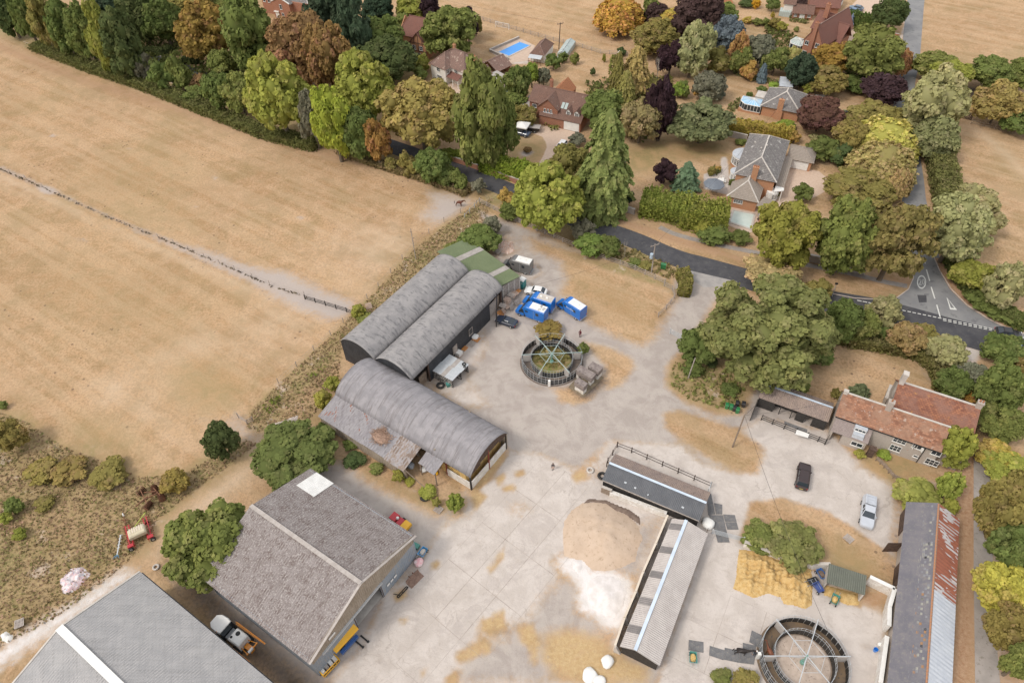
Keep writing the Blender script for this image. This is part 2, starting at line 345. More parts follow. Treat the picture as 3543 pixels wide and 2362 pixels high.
paint('fade',3,[(1950,850),(2100,950),(2350,1200),(2352,1120),(2100,900),(1990,840)],4,.8)
paint('pale',3,[(1500,330),(1560,200),(1555,0),(1530,0),(1530,180),(1490,280)],.8,.7)
paint('green',2,[(1560,400),(1900,380),(1820,640),(1390,480)],3,.12)
BARE=[]
def masks(P):
    M=np.zeros((len(P),len(CH)),np.float32)
    for ch,pl,f,w,line in PAINT:
        pad=f+(line or 0)+1;lo=pl.min(0)-pad;hi=pl.max(0)+pad
        idx=np.nonzero((P[:,0]>lo[0])&(P[:,0]<hi[0])&(P[:,1]>lo[1])&(P[:,1]<hi[1]))[0]
        if not len(idx):continue
        d=(line-ldist(P[idx],pl))if line else sdist(P[idx],pl)
        a=np.clip(d/f*.5+.5,0,1)*w
        if ch=='grass':M[idx]*=(1-a)[:,None]
        else:
            if ch not in('fade','green'):M[idx]*=(1-a)[:,None]
            M[idx,CH.index(ch)]=np.maximum(M[idx,CH.index(ch)],a)if ch in('fade','green')else M[idx,CH.index(ch)]+a
    return np.clip(M,0,1)
def set_masks(me):
    n=len(me.vertices);co=np.empty(n*3,np.float32);me.vertices.foreach_get('co',co);P=co.reshape(-1,3)[:,:2].astype(float)
    M=masks(P)
    for k in range(3):
        a=me.color_attributes.new('mask%d'%k,'FLOAT_COLOR','POINT');c=np.ones((n,4),np.float32);c[:,:3]=M[:,3*k:3*k+3];c[:,3]=M[:,9+k]
        a.data.foreach_set('color',c.ravel())
def ground_material():
    m,nt,b=newmat('ground');b.inputs['Specular IOR Level'].default_value=.1;b.inputs['Roughness'].default_value=.95
    P=nt.nodes.new('ShaderNodeNewGeometry').outputs['Position'];ch={}
    for k in range(3):
        a=nt.nodes.new('ShaderNodeAttribute');a.attribute_name='mask%d'%k;s=nt.nodes.new('ShaderNodeSeparateColor');nt.links.new(a.outputs[0],s.inputs[0])
        for j in range(3):ch[CH[3*k+j]]=s.outputs[j]
        ch[CH[9+k]]=a.outputs['Alpha']
    nA=noise(nt,P,.045,5,.55,.6);nB=noise(nt,P,.35,6,.65,.4);nC=noise(nt,P,2.2,5,.7);nD=noise(nt,P,9,3,.6)
    big=sstep(nt,nA,.38,.62);mid=sstep(nt,nB,.38,.62);fine=sstep(nt,nC,.3,.7)
    # dry grass: straw, ochre and thin brown-green patches, thatch grain
    g=mixc(nt,big,(.485,.315,.178),(.38,.238,.126));g=mixc(nt,mth(nt,'MULTIPLY',mid,.6),g,(.535,.36,.226));g=mixc(nt,mth(nt,'MULTIPLY',sstep(nt,noise(nt,P,.17,7,.8,.5),.47,.62),.62),g,(.3,.21,.11))
    g=mixc(nt,mth(nt,'MULTIPLY',sstep(nt,noise(nt,P,.05,7,.72),.5,.64),.6),g,(.29,.215,.105))
    g=mixc(nt,mth(nt,'MULTIPLY',sstep(nt,nC,.46,.6),.6),g,(.25,.165,.085));g=mixc(nt,mth(nt,'MULTIPLY',sstep(nt,nD,.5,.7),.35),g,(.58,.43,.28));g=mixc(nt,mth(nt,'MULTIPLY',sstep(nt,noise(nt,P,.8,6,.8),.54,.66),.5),g,(.3,.2,.11))
    mp=nt.nodes.new('ShaderNodeMapping');mp.vector_type='TEXTURE';mp.inputs['Rotation'].default_value=(0,0,-.62);mp.inputs['Scale'].default_value=(9,.4,1);nt.links.new(P,mp.inputs[0])
    g=mixc(nt,mth(nt,'MULTIPLY',sstep(nt,noise(nt,mp.outputs[0],.16,4,.5),.44,.56),.24),g,(.55,.405,.265))
    vo=nt.nodes.new('ShaderNodeTexVoronoi');vo.inputs['Scale'].default_value=.55;nt.links.new(P,vo.inputs['Vector'])
    sp=mth(nt,'MULTIPLY',mth(nt,'LESS_THAN',vo.outputs['Distance'],.13),sstep(nt,noise(nt,P,.07,3),.54,.58));g=mixc(nt,mth(nt,'MULTIPLY',sp,.75),g,(.16,.105,.075))
    grass0=g
    def layer(c,key,col,soft=.16,namp=.55,n=None):
        n=n or nB;v=mth(nt,'ADD',ch[key],mth(nt,'MULTIPLY',mth(nt,'SUBTRACT',n,.5),namp));v2=mth(nt,'MULTIPLY',sstep(nt,v,.5-soft,.5+soft),mth(nt,'GREATER_THAN',ch[key],.02))
        return mixc(nt,v2,c,col)
    nM=mth(nt,'ADD',mth(nt,'MULTIPLY',nB,.5),mth(nt,'MULTIPLY',nC,.5));nH=mth(nt,'ADD',mth(nt,'MULTIPLY',nB,.35),mth(nt,'MULTIPLY',noise(nt,P,1.1,5,.7),.65))
    g=mixc(nt,mth(nt,'MULTIPLY',sstep(nt,mth(nt,'ADD',ch['fade'],mth(nt,'MULTIPLY',mth(nt,'SUBTRACT',nM,.5),.8)),.1,.9),.62),g,(.6,.48,.36))
    lw=mixc(nt,mid,(.36,.25,.125),(.25,.2,.09));lw=mixc(nt,mth(nt,'MULTIPLY',sstep(nt,nC,.4,.7),.5),lw,(.44,.3,.155));g=layer(g,'lawn',lw,.45,.7,nM)
    wd=mixc(nt,mid,(.24,.185,.085),(.33,.24,.135));wd=mixc(nt,sstep(nt,noise(nt,P,.16,6,.75),.5,.62),wd,(.19,.18,.07));wd=mixc(nt,mth(nt,'MULTIPLY',fine,.6),wd,(.45,.33,.18));wd=mixc(nt,mth(nt,'MULTIPLY',sstep(nt,noise(nt,P,.22,6,.7),.58,.66),.8),wd,(.5,.41,.33));g=layer(g,'weed',wd,.3,.9,nH)
    lt=mixc(nt,fine,(.33,.19,.11),(.46,.31,.2));g=layer(g,'litter',lt,.35,.9,nH)
    dt=mixc(nt,big,(.4,.345,.315),(.44,.375,.33));dt=mixc(nt,mth(nt,'MULTIPLY',fine,.25),dt,(.5,.43,.37));g=layer(g,'dirt',dt,.3,.9,nH)
    gr=mixc(nt,mid,(.365,.318,.287),(.432,.382,.345));gr=mixc(nt,mth(nt,'MULTIPLY',sstep(nt,noise(nt,P,.12,6,.7,1.5),.48,.6),.6),gr,(.47,.42,.375));gr=mixc(nt,mth(nt,'MULTIPLY',sstep(nt,nD,.5,.75),.35),gr,(.28,.235,.2))
    gr=mixc(nt,mth(nt,'MULTIPLY',sstep(nt,noise(nt,P,.6,6,.8),.62,.72),.5),gr,(.3,.26,.22));g=layer(g,'gravel',gr,.3,.8,nH)
    pa=mixc(nt,mid,(.49,.437,.395),(.565,.51,.467));pa=mixc(nt,mth(nt,'MULTIPLY',sstep(nt,noise(nt,P,.7,7,.8,.6),.54,.68),.55),pa,(.4,.34,.29));pa=mixc(nt,mth(nt,'MULTIPLY',sstep(nt,noise(nt,P,2.4,6,.85),.58,.68),.4),pa,(.36,.3,.25));pa=mixc(nt,mth(nt,'MULTIPLY',sstep(nt,nD,.5,.8),.2),pa,(.42,.36,.3));pa=mixc(nt,mth(nt,'MULTIPLY',sstep(nt,noise(nt,P,.16,7,.75,1.0),.52,.6),.45),pa,(.42,.37,.34));vc=nt.nodes.new('ShaderNodeTexVoronoi');vc.feature='DISTANCE_TO_EDGE';vc.inputs['Scale'].default_value=.17;dn=nt.nodes.new('ShaderNodeVectorMath');dn.operation='MULTIPLY_ADD';wv=nt.nodes.new('ShaderNodeTexNoise');wv.inputs['Scale'].default_value=.5;wv.inputs['Detail'].default_value=6;nt.links.new(P,wv.inputs['Vector']);nt.links.new(wv.outputs['Color'],dn.inputs[0]);dn.inputs[1].default_value=(3.5,3.5,0);nt.links.new(P,dn.inputs[2]);nt.links.new(dn.outputs[0],vc.inputs['Vector']);pa=mixc(nt,mth(nt,'MULTIPLY',mth(nt,'LESS_THAN',vc.outputs['Distance'],.007),mth(nt,'MULTIPLY',sstep(nt,noise(nt,P,.1,3),.48,.6),.3)),pa,(.24,.2,.17));pa=mixc(nt,mth(nt,'MULTIPLY',sstep(nt,noise(nt,P,.45,9,.85,2.0),.58,.62),.4),pa,(.34,.29,.25));g=layer(g,'pale',pa,.25,.7,nH)
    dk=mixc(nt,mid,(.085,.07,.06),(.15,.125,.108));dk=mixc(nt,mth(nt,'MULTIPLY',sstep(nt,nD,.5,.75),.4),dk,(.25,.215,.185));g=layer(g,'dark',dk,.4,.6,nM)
    pk=mixc(nt,fine,(.52,.385,.295),(.6,.47,.37));g=layer(g,'pink',pk,.12,.2)
    cw=mixc(nt,mid,(.72,.68,.66),(.62,.58,.545));g=layer(g,'chalk',cw,.25,.9,nH)
    st=mixc(nt,fine,(.44,.3,.15),(.54,.4,.225));st=mixc(nt,mth(nt,'MULTIPLY',sstep(nt,nD,.5,.75),.5),st,(.3,.2,.1));st=mixc(nt,mth(nt,'MULTIPLY',sstep(nt,noise(nt,P,1.3,6,.8),.5,.62),.6),st,g);g=layer(g,'straw',st,.35,1.5,nH)
    nt.links.new(g,b.inputs['Base Color']);bump(nt,b,mth(nt,'ADD',mth(nt,'MULTIPLY',nC,.7),mth(nt,'MULTIPLY',nD,.3)),.5,.25)
    return m
GM=ground_material()
# ground: one sheet on a fine grid, cut into the field, the yards, the gardens; a wide sheet beyond
REG=[('gravel_yard',[(0,YARD)]),('field',[(0,[(-500,-500),(-60,60),(150,150),(420,235),(640,300),(800,345),(905,368),(1060,425),(1100,465),(950,570),(860,670),(760,770),(640,880),(560,985),(400,1080),(260,1060),(100,1000),(-60,930),(-700,900)])]),
       ('scrub_ground',[(0,[(-700,900),(-60,930),(100,1000),(260,1060),(400,1080),(560,985),(600,1010),(560,1180),(440,1260),(370,1310),(200,1568),(-400,1700)])]),
       ('pasture',[(0,[(2115,-60),(2110,130),(2250,160),(2500,180),(2700,-60)]),(0,[(2190,290),(2400,320),(2600,330),(2600,760),(2300,620),(2180,480)])]),
       ('hay_field',[(0,[(860,-60),(900,60),(1090,45),(1400,110),(1420,40),(1380,-60)])]),
       ('paddock',[(6,[(1000,850),(1200,860),(1650,950),(1760,1000),(1780,1180),(1500,1180),(900,1200),(720,1100),(720,900)])])]
X0,X1,Y0,Y1,ST=-260.0,290.0,-12.0,330.0,.62
def grid_ground():
    xs=np.arange(X0,X1,ST);ys=np.arange(Y0,Y1,ST);nx,ny=len(xs),len(ys)
    gx,gy=np.meshgrid(xs,ys);V=np.stack([gx.ravel(),gy.ravel(),np.zeros(nx*ny)],1)
    # keep only what the place needs: a wedge around what can be seen
    fx,fy=np.meshgrid(xs[:-1]+ST/2,ys[:-1]+ST/2);C=np.stack([fx.ravel(),fy.ravel()],1)
    keep=(np.abs(C[:,0])<75+C[:,1]*.78)
    ii,jj=np.meshgrid(np.arange(nx-1),np.arange(ny-1));a=(jj*nx+ii).ravel()
    F=np.stack([a,a+1,a+nx+1,a+nx],1)
    reg=np.zeros(len(C),int)
    for k,(nm,ps)in enumerate(REG):
        for t,pts in ps:
            pl=g2(t,pts);lo=pl.min(0);hi=pl.max(0);idx=np.nonzero((C[:,0]>lo[0])&(C[:,0]<hi[0])&(C[:,1]>lo[1])&(C[:,1]<hi[1])&(reg==0))[0]
            reg[idx[sdist(C[idx],pl)>0]]=k+1
    for k,nm in enumerate(['ground']+[r[0]for r in REG]):
        f=F[keep&(reg==k)]
        if not len(f):continue
        used,inv=np.unique(f.ravel(),return_inverse=True);v=V[used];f=inv.reshape(-1,4)
        me=bpy.data.meshes.new(nm);me.vertices.add(len(v));me.vertices.foreach_set('co',v.ravel().astype(np.float32))
        me.loops.add(len(f)*4);me.loops.foreach_set('vertex_index',f.ravel().astype(np.int32));me.polygons.add(len(f))
        me.polygons.foreach_set('loop_start',np.arange(0,len(f)*4,4,dtype=np.int32));me.update(calc_edges=True);me.validate()
        set_masks(me);me.materials.append(GM);o=bpy.data.objects.new(nm,me);COL.objects.link(o);tag(o,kind='structure')
grid_ground()
far=MB();far.face([(-3000,-1500,-.06),(3000,-1500,-.06),(3000,4000,-.06),(-3000,4000,-.06)]);far.build('far_ground',GM,kind='structure')
# ---------------------------------------------------------------- trees and shrubs
def leaf_material(name,trans=.25,var=.5):
    m=bpy.data.materials.new(name);m.use_nodes=True;nt=m.node_tree;nt.nodes.clear();out=nt.nodes.new('ShaderNodeOutputMaterial')
    oi=nt.nodes.new('ShaderNodeObjectInfo');a=nt.nodes.new('ShaderNodeAttribute');a.attribute_name='tone'
    P=nt.nodes.new('ShaderNodeNewGeometry').outputs['Position']
    s=nt.nodes.new('ShaderNodeSeparateColor');nt.links.new(a.outputs[0],s.inputs[0])
    v=mth(nt,'ADD',mth(nt,'MULTIPLY',s.outputs[0],var),1-var*.5)
    c=mixc(nt,1.0,oi.outputs['Color'],nt_gray(nt,v),'MULTIPLY')
    # some sprays turn towards yellow, others towards brown
    yel=sstep(nt,mth(nt,'ADD',mth(nt,'MULTIPLY',s.outputs[1],.5),mth(nt,'MULTIPLY',noise(nt,P,.28,3),.6)),.5,.82)
    hs=nt.nodes.new('ShaderNodeHueSaturation');hs.inputs['Hue'].default_value=.475;hs.inputs['Value'].default_value=1.45;nt.links.new(c,hs.inputs['Color'])
    c=mixc(nt,mth(nt,'MULTIPLY',yel,.75),c,hs.outputs[0])
    rb=nt.nodes.new('ShaderNodeHueSaturation');rb.inputs['Hue'].default_value=.462;rb.inputs['Saturation'].default_value=.85;nt.links.new(c,rb.inputs['Color']);c=mixc(nt,mth(nt,'MULTIPLY',sstep(nt,mth(nt,'ADD',noise(nt,P,.4,4),mth(nt,'MULTIPLY',s.outputs[1],.25)),.62,.78),.5),c,rb.outputs[0])
    d=nt.nodes.new('ShaderNodeBsdfDiffuse');t=nt.nodes.new('ShaderNodeBsdfTranslucent');mx=nt.nodes.new('ShaderNodeMixShader');mx.inputs[0].default_value=trans
    nt.links.new(c,d.inputs[0]);nt.links.new(c,t.inputs[0]);nt.links.new(d.outputs[0],mx.inputs[1]);nt.links.new(t.outputs[0],mx.inputs[2]);nt.links.new(mx.outputs[0],out.inputs[0]);return m
def nt_gray(nt,v):
    c=nt.nodes.new('ShaderNodeCombineColor')
    for k in range(3):nt.links.new(v,c.inputs[k])
    return c.outputs[0]
LEAF=leaf_material('leaf',.3,.62)
BARK=mat('bark',(.11,.085,.06),(.2,.165,.125),2,bmp=.4);PALEBARK=mat('pale_bark',(.38,.34,.29),(.5,.45,.39),2)
def leaf_mesh(name,C,N,size,tone,aspect=1.0,core=None):
    n=len(C);N=N/np.maximum(np.linalg.norm(N,axis=1,keepdims=True),1e-6)
    ref=RNG.normal(size=(n,3));U=np.cross(N,ref);U/=np.linalg.norm(U,axis=1,keepdims=True);Vv=np.cross(N,U)
    s=(size*(.6+.8*RNG.random(n)))[:,None]if np.ndim(size)==0 else size[:,None]
    q=np.stack([C-U*s*.5-Vv*s*.5*aspect,C+U*s*.62-Vv*s*.3*aspect,C+U*s*.45+Vv*s*.55*aspect,C-U*s*.5+Vv*s*.38*aspect],1).reshape(-1,3)
    F=np.arange(n*4).reshape(-1,4);T=np.repeat(tone,4,0)
    if core is not None:
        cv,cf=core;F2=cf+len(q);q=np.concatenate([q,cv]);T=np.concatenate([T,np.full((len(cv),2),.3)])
    me=bpy.data.meshes.new(name);me.vertices.add(len(q));me.vertices.foreach_set('co',q.ravel().astype(np.float32))
    loops=F.ravel();starts=np.arange(0,n*4,4); 
    if core is not None:loops=np.concatenate([loops,F2.ravel()]);starts=np.arange(0,len(loops),4)
    me.loops.add(len(loops));me.loops.foreach_set('vertex_index',loops.astype(np.int32));me.polygons.add(len(starts));me.polygons.foreach_set('loop_start',starts.astype(np.int32));me.update(calc_edges=True)
    a=me.color_attributes.new('tone','FLOAT_COLOR','POINT');c=np.zeros((len(q),4),np.float32);c[:,:2]=T;c[:,3]=1;a.data.foreach_set('color',c.ravel());me.materials.append(LEAF);return me
def sph(n):
    k=np.arange(n)+.5;ph=np.arccos(1-2*k/n);th=PI*(1+5**.5)*k
    return np.stack([np.cos(th)*np.sin(ph),np.sin(th)*np.sin(ph),np.cos(ph)],1)
def core_sphere(sx,sz,cz=0,n=12,m=8,prof=None):
    V=[];F=[]
    for i in range(m+1):
        a=PI*i/m;r=math.sin(a)*sx;z=-math.cos(a)*sz+cz
        if prof:r=prof(z)*sx
        for j in range(n):V.append((r*math.cos(2*PI*j/n),r*math.sin(2*PI*j/n),z))
    for i in range(m):
        for j in range(n):F.append((i*n+j,i*n+(j+1)%n,(i+1)*n+(j+1)%n,(i+1)*n+j))
    return np.array(V,float),np.array(F)
def blobs_crown(name,K,n,rb=(.3,.45),flat=1.0,egg=0.0,seed=0,leaf=1.0,sub=9,rs=.42,low=-.7):
    """crown of leafy boughs, each bough a cluster of leaf clumps: unit radius, z from -1 to 1"""
    rg=np.random.default_rng(seed);D=sph(K)+rg.normal(scale=.2,size=(K,3));D/=np.linalg.norm(D,axis=1,keepdims=True);D=D[D[:,2]>low]
    r=rg.uniform(*rb,size=len(D));dist=(1-r*.9)*rg.uniform(.86,1.1,len(D));B=D*dist[:,None];B[:,:2]*=(1-egg*np.clip(D[:,2],-1,1))[:,None]
    extra=rg.normal(scale=.25,size=(max(3,K//5),3));B=np.concatenate([B,extra]);r=np.concatenate([r,rg.uniform(.38,.5,len(extra))])
    S1=[];R1=[];TB=[];bt=rg.random(len(B))
    for i in range(len(B)):
        d=sph(sub)+rg.normal(scale=.25,size=(sub,3));d/=np.linalg.norm(d,axis=1,keepdims=True);rr=r[i]*rs*rg.uniform(.75,1.25,sub);S1.append(B[i]+d*(r[i]-rr*.55)[:,None]*np.array([1,1,.9]));R1.append(rr);TB.append(.5*bt[i]+.5*rg.random(sub))
    S1=np.concatenate(S1);R1=np.concatenate(R1);TB=np.concatenate(TB)
    out=np.ones(len(S1),bool)
    for i in range(len(B)):out&=np.linalg.norm((S1-B[i])/np.array([1,1,.9]),axis=1)>r[i]*.55
    S1,R1,TB=S1[out],R1[out],TB[out];w=R1**2;cnt=rg.multinomial(n,w/w.sum());C=[];N=[];T=[]
    idx=np.repeat(np.arange(len(S1)),cnt);k=len(idx);d=rg.normal(size=(k,3));d[:,2]+=.3;d/=np.linalg.norm(d,axis=1,keepdims=True)
    C=S1[idx]+d*(R1[idx]*(1+.1*rg.normal(size=k)))[:,None]*np.array([1,1,.85]);N=d+rg.normal(scale=.4,size=(k,3))+np.array([0,0,.3]);T=np.stack([np.clip(.5*rg.random(k)+.5*TB[idx],0,1),np.clip(.35*rg.random(k)+.65*np.roll(TB,7)[idx],0,1)],1)
    inner=np.zeros(k,bool)
    for i in range(len(B)):inner|=(np.linalg.norm((C-B[i])/np.array([1,1,.9]),axis=1)<r[i]*.7)
    C,N,T=C[~inner],N[~inner],T[~inner];C[:,2]=np.clip(C[:,2],-1,9)*flat
    ls=leaf*math.sqrt(w.sum()*4*PI/n)*1.15;cv=[];cf=[];off=0
    for i in range(len(B)):
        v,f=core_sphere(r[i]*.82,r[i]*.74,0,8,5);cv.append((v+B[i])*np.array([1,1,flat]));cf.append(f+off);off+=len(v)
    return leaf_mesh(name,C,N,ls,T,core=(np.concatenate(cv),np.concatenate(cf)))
def conifer_crown(name,n,tiers,seed=0,power=.8,droop=.35,fat=1.0):
    rg=np.random.default_rng(seed);C=[];N=[];T=[]
    for i in range(tiers):
        z=-1+2*(i+.3*rg.random())/tiers;rad=max(.05,((1-z)/2)**power)*fat*rg.uniform(.78,1.08)*(1 if z>-.6 else .85);nb=max(4,int(13*rad+3))
        for j in range(nb):
            a=2*PI*(j+rg.random())/nb;L=rad*rg.uniform(.75,1.08);k=int(n*L*L/(tiers*nb)*3.6)+8;t=rg.random(k)**.6;wd=.17*L*(1.15-t)
            x=t*L;off=rg.normal(size=k)*wd;zz=z-droop*t*t*L+rg.normal(size=k)*.02-np.abs(off)*.3
            C.append(np.stack([x*math.cos(a)-off*math.sin(a),x*math.sin(a)+off*math.cos(a),zz],1))
            N.append(np.stack([np.full(k,math.cos(a)*.5),np.full(k,math.sin(a)*.5),np.full(k,1.)],1)+rg.normal(scale=.35,size=(k,3)))
            T.append(np.stack([np.clip(.3+.5*t+.25*rg.normal(size=k),0,1),rg.random(k)*.8],1))
    C=np.concatenate(C);return leaf_mesh(name,C,np.concatenate(N),.085,np.concatenate(T),1,core_sphere(.8,1,0,prof=lambda z:.72*fat*max(.02,((1-z)/2)**power)))
def weeping_crown(name,n,strands,seed=0,tall=1.0):
    rg=np.random.default_rng(seed);C=[];N=[];T=[];D=sph(strands*2)[:strands] 
    for d in D:
        d=d+rg.normal(scale=.12,size=3);d/=np.linalg.norm(d);r=rg.uniform(.8,1.0);top=np.array([d[0]*r,d[1]*r,abs(d[2])*r]);L=rg.uniform(.5,1.0)*(top[2]+1)*.85
        k=n//strands;t=rg.random(k);out=1+.18*t
        C.append(np.stack([top[0]*out+rg.normal(size=k)*.045,top[1]*out+rg.normal(size=k)*.045,top[2]-t*L],1));N.append(np.stack([np.full(k,d[0]),np.full(k,d[1]),np.full(k,.5)],1)+rg.normal(scale=.5,size=(k,3)))
        T.append(np.stack([np.clip(rg.random()*.5+.5*rg.random(k)*(1.2-.6*t),0,1),rg.random(k)],1))
    return leaf_mesh(name,np.concatenate(C),np.concatenate(N),.07,np.concatenate(T),1.6,core_sphere(.72,.85))
def box_hedge(name,n,seed=0):     # unit box -0.5..0.5 with rounded leafy sides
    rg=np.random.default_rng(seed);P=rg.uniform(-.5,.5,size=(n,3));ax=rg.choice(3,n,p=[.38,.1,.52]);sg=np.where(rg.random(n)<.5,-1,1);sg=np.where(ax==2,1,sg)
    N=np.zeros((n,3));N[np.arange(n),ax]=sg;P[np.arange(n),ax]=.5*sg+rg.normal(scale=.03,size=n);bumpy=.05*np.sin(P[:,1]*40)+.04*np.sin(P[:,0]*9+P[:,1]*23);P[:,2]+=bumpy*(P[:,2]>.2)
    return P,N
def bare_tree(name,seed,m,spread=.9,up_=1.0,lv=5,wd=.022):
    rg=random.Random(seed);mb=MB()
    def br(p,d,L,r,k):
        q=p+d*L;mb.tube(p,q,r,r*.65,5 if k>2 else 4,cap=False)
        if k==0:return
        for i in range(rg.choice((2,3,3))):
            e=(d+Vector((rg.uniform(-1,1),rg.uniform(-1,1),rg.uniform(-.25,.7)))*spread).normalized();br(p+d*L*rg.uniform(.55,1),e,L*rg.uniform(.6,.8),r*.58,k-1)
    br(Vector((0,0,0)),Vector((rg.uniform(-.1,.1),rg.uniform(-.1,.1),1)).normalized(),.3*up_,wd,lv)
    return mb.mesh(name,m)
def trunk_mesh():
    mb=MB();mb.tube((0,0,0),(.02,.01,.5),.05,.036,8);mb.tube((.02,.01,.5),(-.02,0,1),.036,.015,6)
    for k in range(5):
        a=k*1.3;mb.tube((.02,.01,.38+.07*k),(.28*math.cos(a),.28*math.sin(a),.75+.04*k),.022,.008,5)
    return mb.mesh('trunk',BARK)
PROTO={
 'oak':[blobs_crown('crown',44,34000,(.17,.29),seed=3,sub=11)],
 'big':[blobs_crown('crown',26,13000,(.24,.4),seed=s)for s in(11,12,13,14)],
 'mid':[blobs_crown('crown',17,6500,(.3,.46),seed=s,egg=.12)for s in(21,22,23)],
 'tall':[blobs_crown('crown',24,10000,(.24,.38),seed=s,egg=.22,low=-.9)for s in(31,32,33)],
 'shrub':[blobs_crown('crown',11,2600,(.34,.52),seed=s,sub=7)for s in(41,42,43)],
 'dome':[blobs_crown('crown',46,15000,(.2,.28),seed=51,sub=8),blobs_crown('crown',40,15000,(.22,.3),seed=52,sub=8)],
 'ball':[blobs_crown('crown',30,4200,(.25,.32),seed=61,sub=6,rs=.35)],
 'conifer':[conifer_crown('crown',14000,24,71,.42,.4,1.12),conifer_crown('crown',14000,20,72,.38,.45,1.1)],
 'spruce':[conifer_crown('crown',5000,13,73,.9,.2)],
 'feather':[conifer_crown('crown',7000,9,74,.55,.55)],
 'willow':[weeping_crown('crown',15000,150,81),weeping_crown('crown',15000,110,82)],
}
TRUNK=trunk_mesh()
BAREM={'bare':bare_tree('branches',5,PALEBARK,.8,1.0,5,.02),'barebush':bare_tree('branches',9,mat('grey_twigs',(.30,.26,.19),(.38,.33,.25)),1.3,.5,6,.012)}
LEAFC={'dg':(.062,.088,.026),'g':(.092,.125,.030),'mg':(.125,.155,.037),'og':(.165,.155,.040),'yg':(.205,.225,.040),'yy':(.3,.26,.05),'br':(.19,.128,.06),'or':(.29,.165,.045),
         'gy':(.125,.135,.075),'pg':(.235,.25,.095),'pu':(.036,.023,.025),'cu':(.082,.052,.038),'bl':(.10,.135,.125),'lg':(.16,.23,.035),'dk':(.034,.055,.026),'gold':(.3,.22,.07),'ma':(.058,.04,.036)}
TREES=[]
def tree(kind,t,X,Y,hw,hh,col,label,cat=None,group=None,var=None,bare=0,rise=.12):
    """crown seen at (X, Y) with half sizes hw, hh in that tile's pixels"""
    s=TILE[t][2];hwn,hhn=hw/s,hh/s
    z=3.0;hwn,hhn=(hwn*1.09,hhn*1.05)if kind in('big','mid','tall','conifer','dome')else(hwn,hhn);rise=-.05 if kind in('shrub','ball')and rise<.3 else rise
    for _ in range(8):
        c=G(t,X,Y,z);d=c-Vector((0,0,CAM_H));dep=d.dot(fw);k=FN/dep;phi=math.atan2(-d.z,math.hypot(d.x,d.y))
        Rr=hwn/k;v=(hhn/k);a=math.sqrt(max(v*v-(Rr*math.sin(phi))**2,(.42*Rr*math.cos(phi))**2))/math.cos(phi);a=min(a,Rr*2.6);z=a*(1+rise)
    c=G(t,X,Y,z);nm,ct={'shrub':('shrub','shrub'),'ball':('clipped_shrub','shrub'),'conifer':('conifer_tree','conifer'),'spruce':('spruce_tree','conifer'),'feather':('cedar_tree','conifer'),'willow':('weeping_tree','tree'),'oak':('oak_tree','tree'),
              'dome':('chestnut_tree','tree'),'tall':('tall_tree','tree'),'barebush':('leafless_bush','bush'),'bare':('dead_tree','tree')}.get(kind,('broadleaf_tree','tree'))
    r=thing(nm,(c.x,c.y,0),RNG.uniform(0,6.28),label,cat or ct,group)
    if kind in BAREM:
        part('branches',BAREM[kind],r,scale=(Rr*1.15,)*2+(a*2*1.0,));return r
    ms=PROTO[kind];me=ms[(var if var is not None else len(TREES))%len(ms)];TREES.append((c,Rr))
    o=part('crown',me,r,(0,0,z),(0,0,0),(Rr,Rr,a));col=LEAFC[col]if isinstance(col,str)else col;j=RNG.uniform(.9,1.12);j*=1.58;o.color=(col[0]*j*RNG.uniform(.98,1.12),col[1]*j*.97,col[2]*j*(1.15 if col[1]>col[0]*.75 else .9)+.004,1)
    part('trunk',TRUNK,r,scale=(z*1.1,z*1.1,z*1.25))
    return r
HB={}
def hedge(t,pts,width,height,col,label,name='hedge',cat='hedge',dens=55,top=None):
    """clipped or loose hedge along ground points"""
    P=GL(t,pts);C=[];N=[];rg=RNG;root=thing(name,P[0],0,label,cat);cv=MB()
    for a,b in zip(P,P[1:]):
        L=(b-a).length;n=int(L*(width+2*height)*dens);u=(b-a).normalized();nn=Vector((-u.y,u.x,0));p,no=box_hedge('h',n,len(C))
        lump=1+.05*np.sin(p[:,1]*L*.9+1.3*np.sin(p[:,0]*width))+.05*np.sin(p[:,1]*L*2.6+p[:,2]*height*1.7+2*np.sin(p[:,0]*width*1.3))+.03*np.sin(p[:,2]*height*2.9+p[:,1]*L*.7)
        w=np.array([[a.x,a.y,0]])+(p[:,1:2]+.5)*L*np.array([[u.x,u.y,0]])+p[:,0:1]*width*lump[:,None]*np.array([[nn.x,nn.y,0]]);w[:,2]=(p[:,2]+.5)*height*lump
        nw=no[:,1:2]*np.array([[u.x,u.y,0]])+no[:,0:1]*np.array([[nn.x,nn.y,0]])+no[:,2:3]*np.array([[0,0,1.]]);C.append(w);N.append(nw+rg.normal(scale=.45,size=nw.shape))
        q=nn*width*.38;cv.hexa([a-q,a+q,b+q,b-q],[x+Vector((0,0,height*.85))for x in(a-q,a+q,b+q,b-q)])
    C=np.concatenate(C)-np.array([[P[0].x,P[0].y,0]]);N=np.concatenate(N)
    core=(np.array(cv.v)-np.array([[P[0].x,P[0].y,0]]),np.array(cv.f));me=leaf_mesh('foliage',C,N,.26,np.stack([RNG.random(len(C)),RNG.random(len(C))],1),core=core)
    o=part('foliage',me,root);c=LEAFC[col]if isinstance(col,str)else col;o.color=(c[0]*1.4,c[1]*1.25,c[2]*1.3+.01,1);st=MB()
    for a in P:st.tube(a-P[0],a-P[0]+Vector((0,0,height*.7)),.06,.03,5)
    st.build('stems',BARK,root);return root
HT='trees of the belt along the field edge'
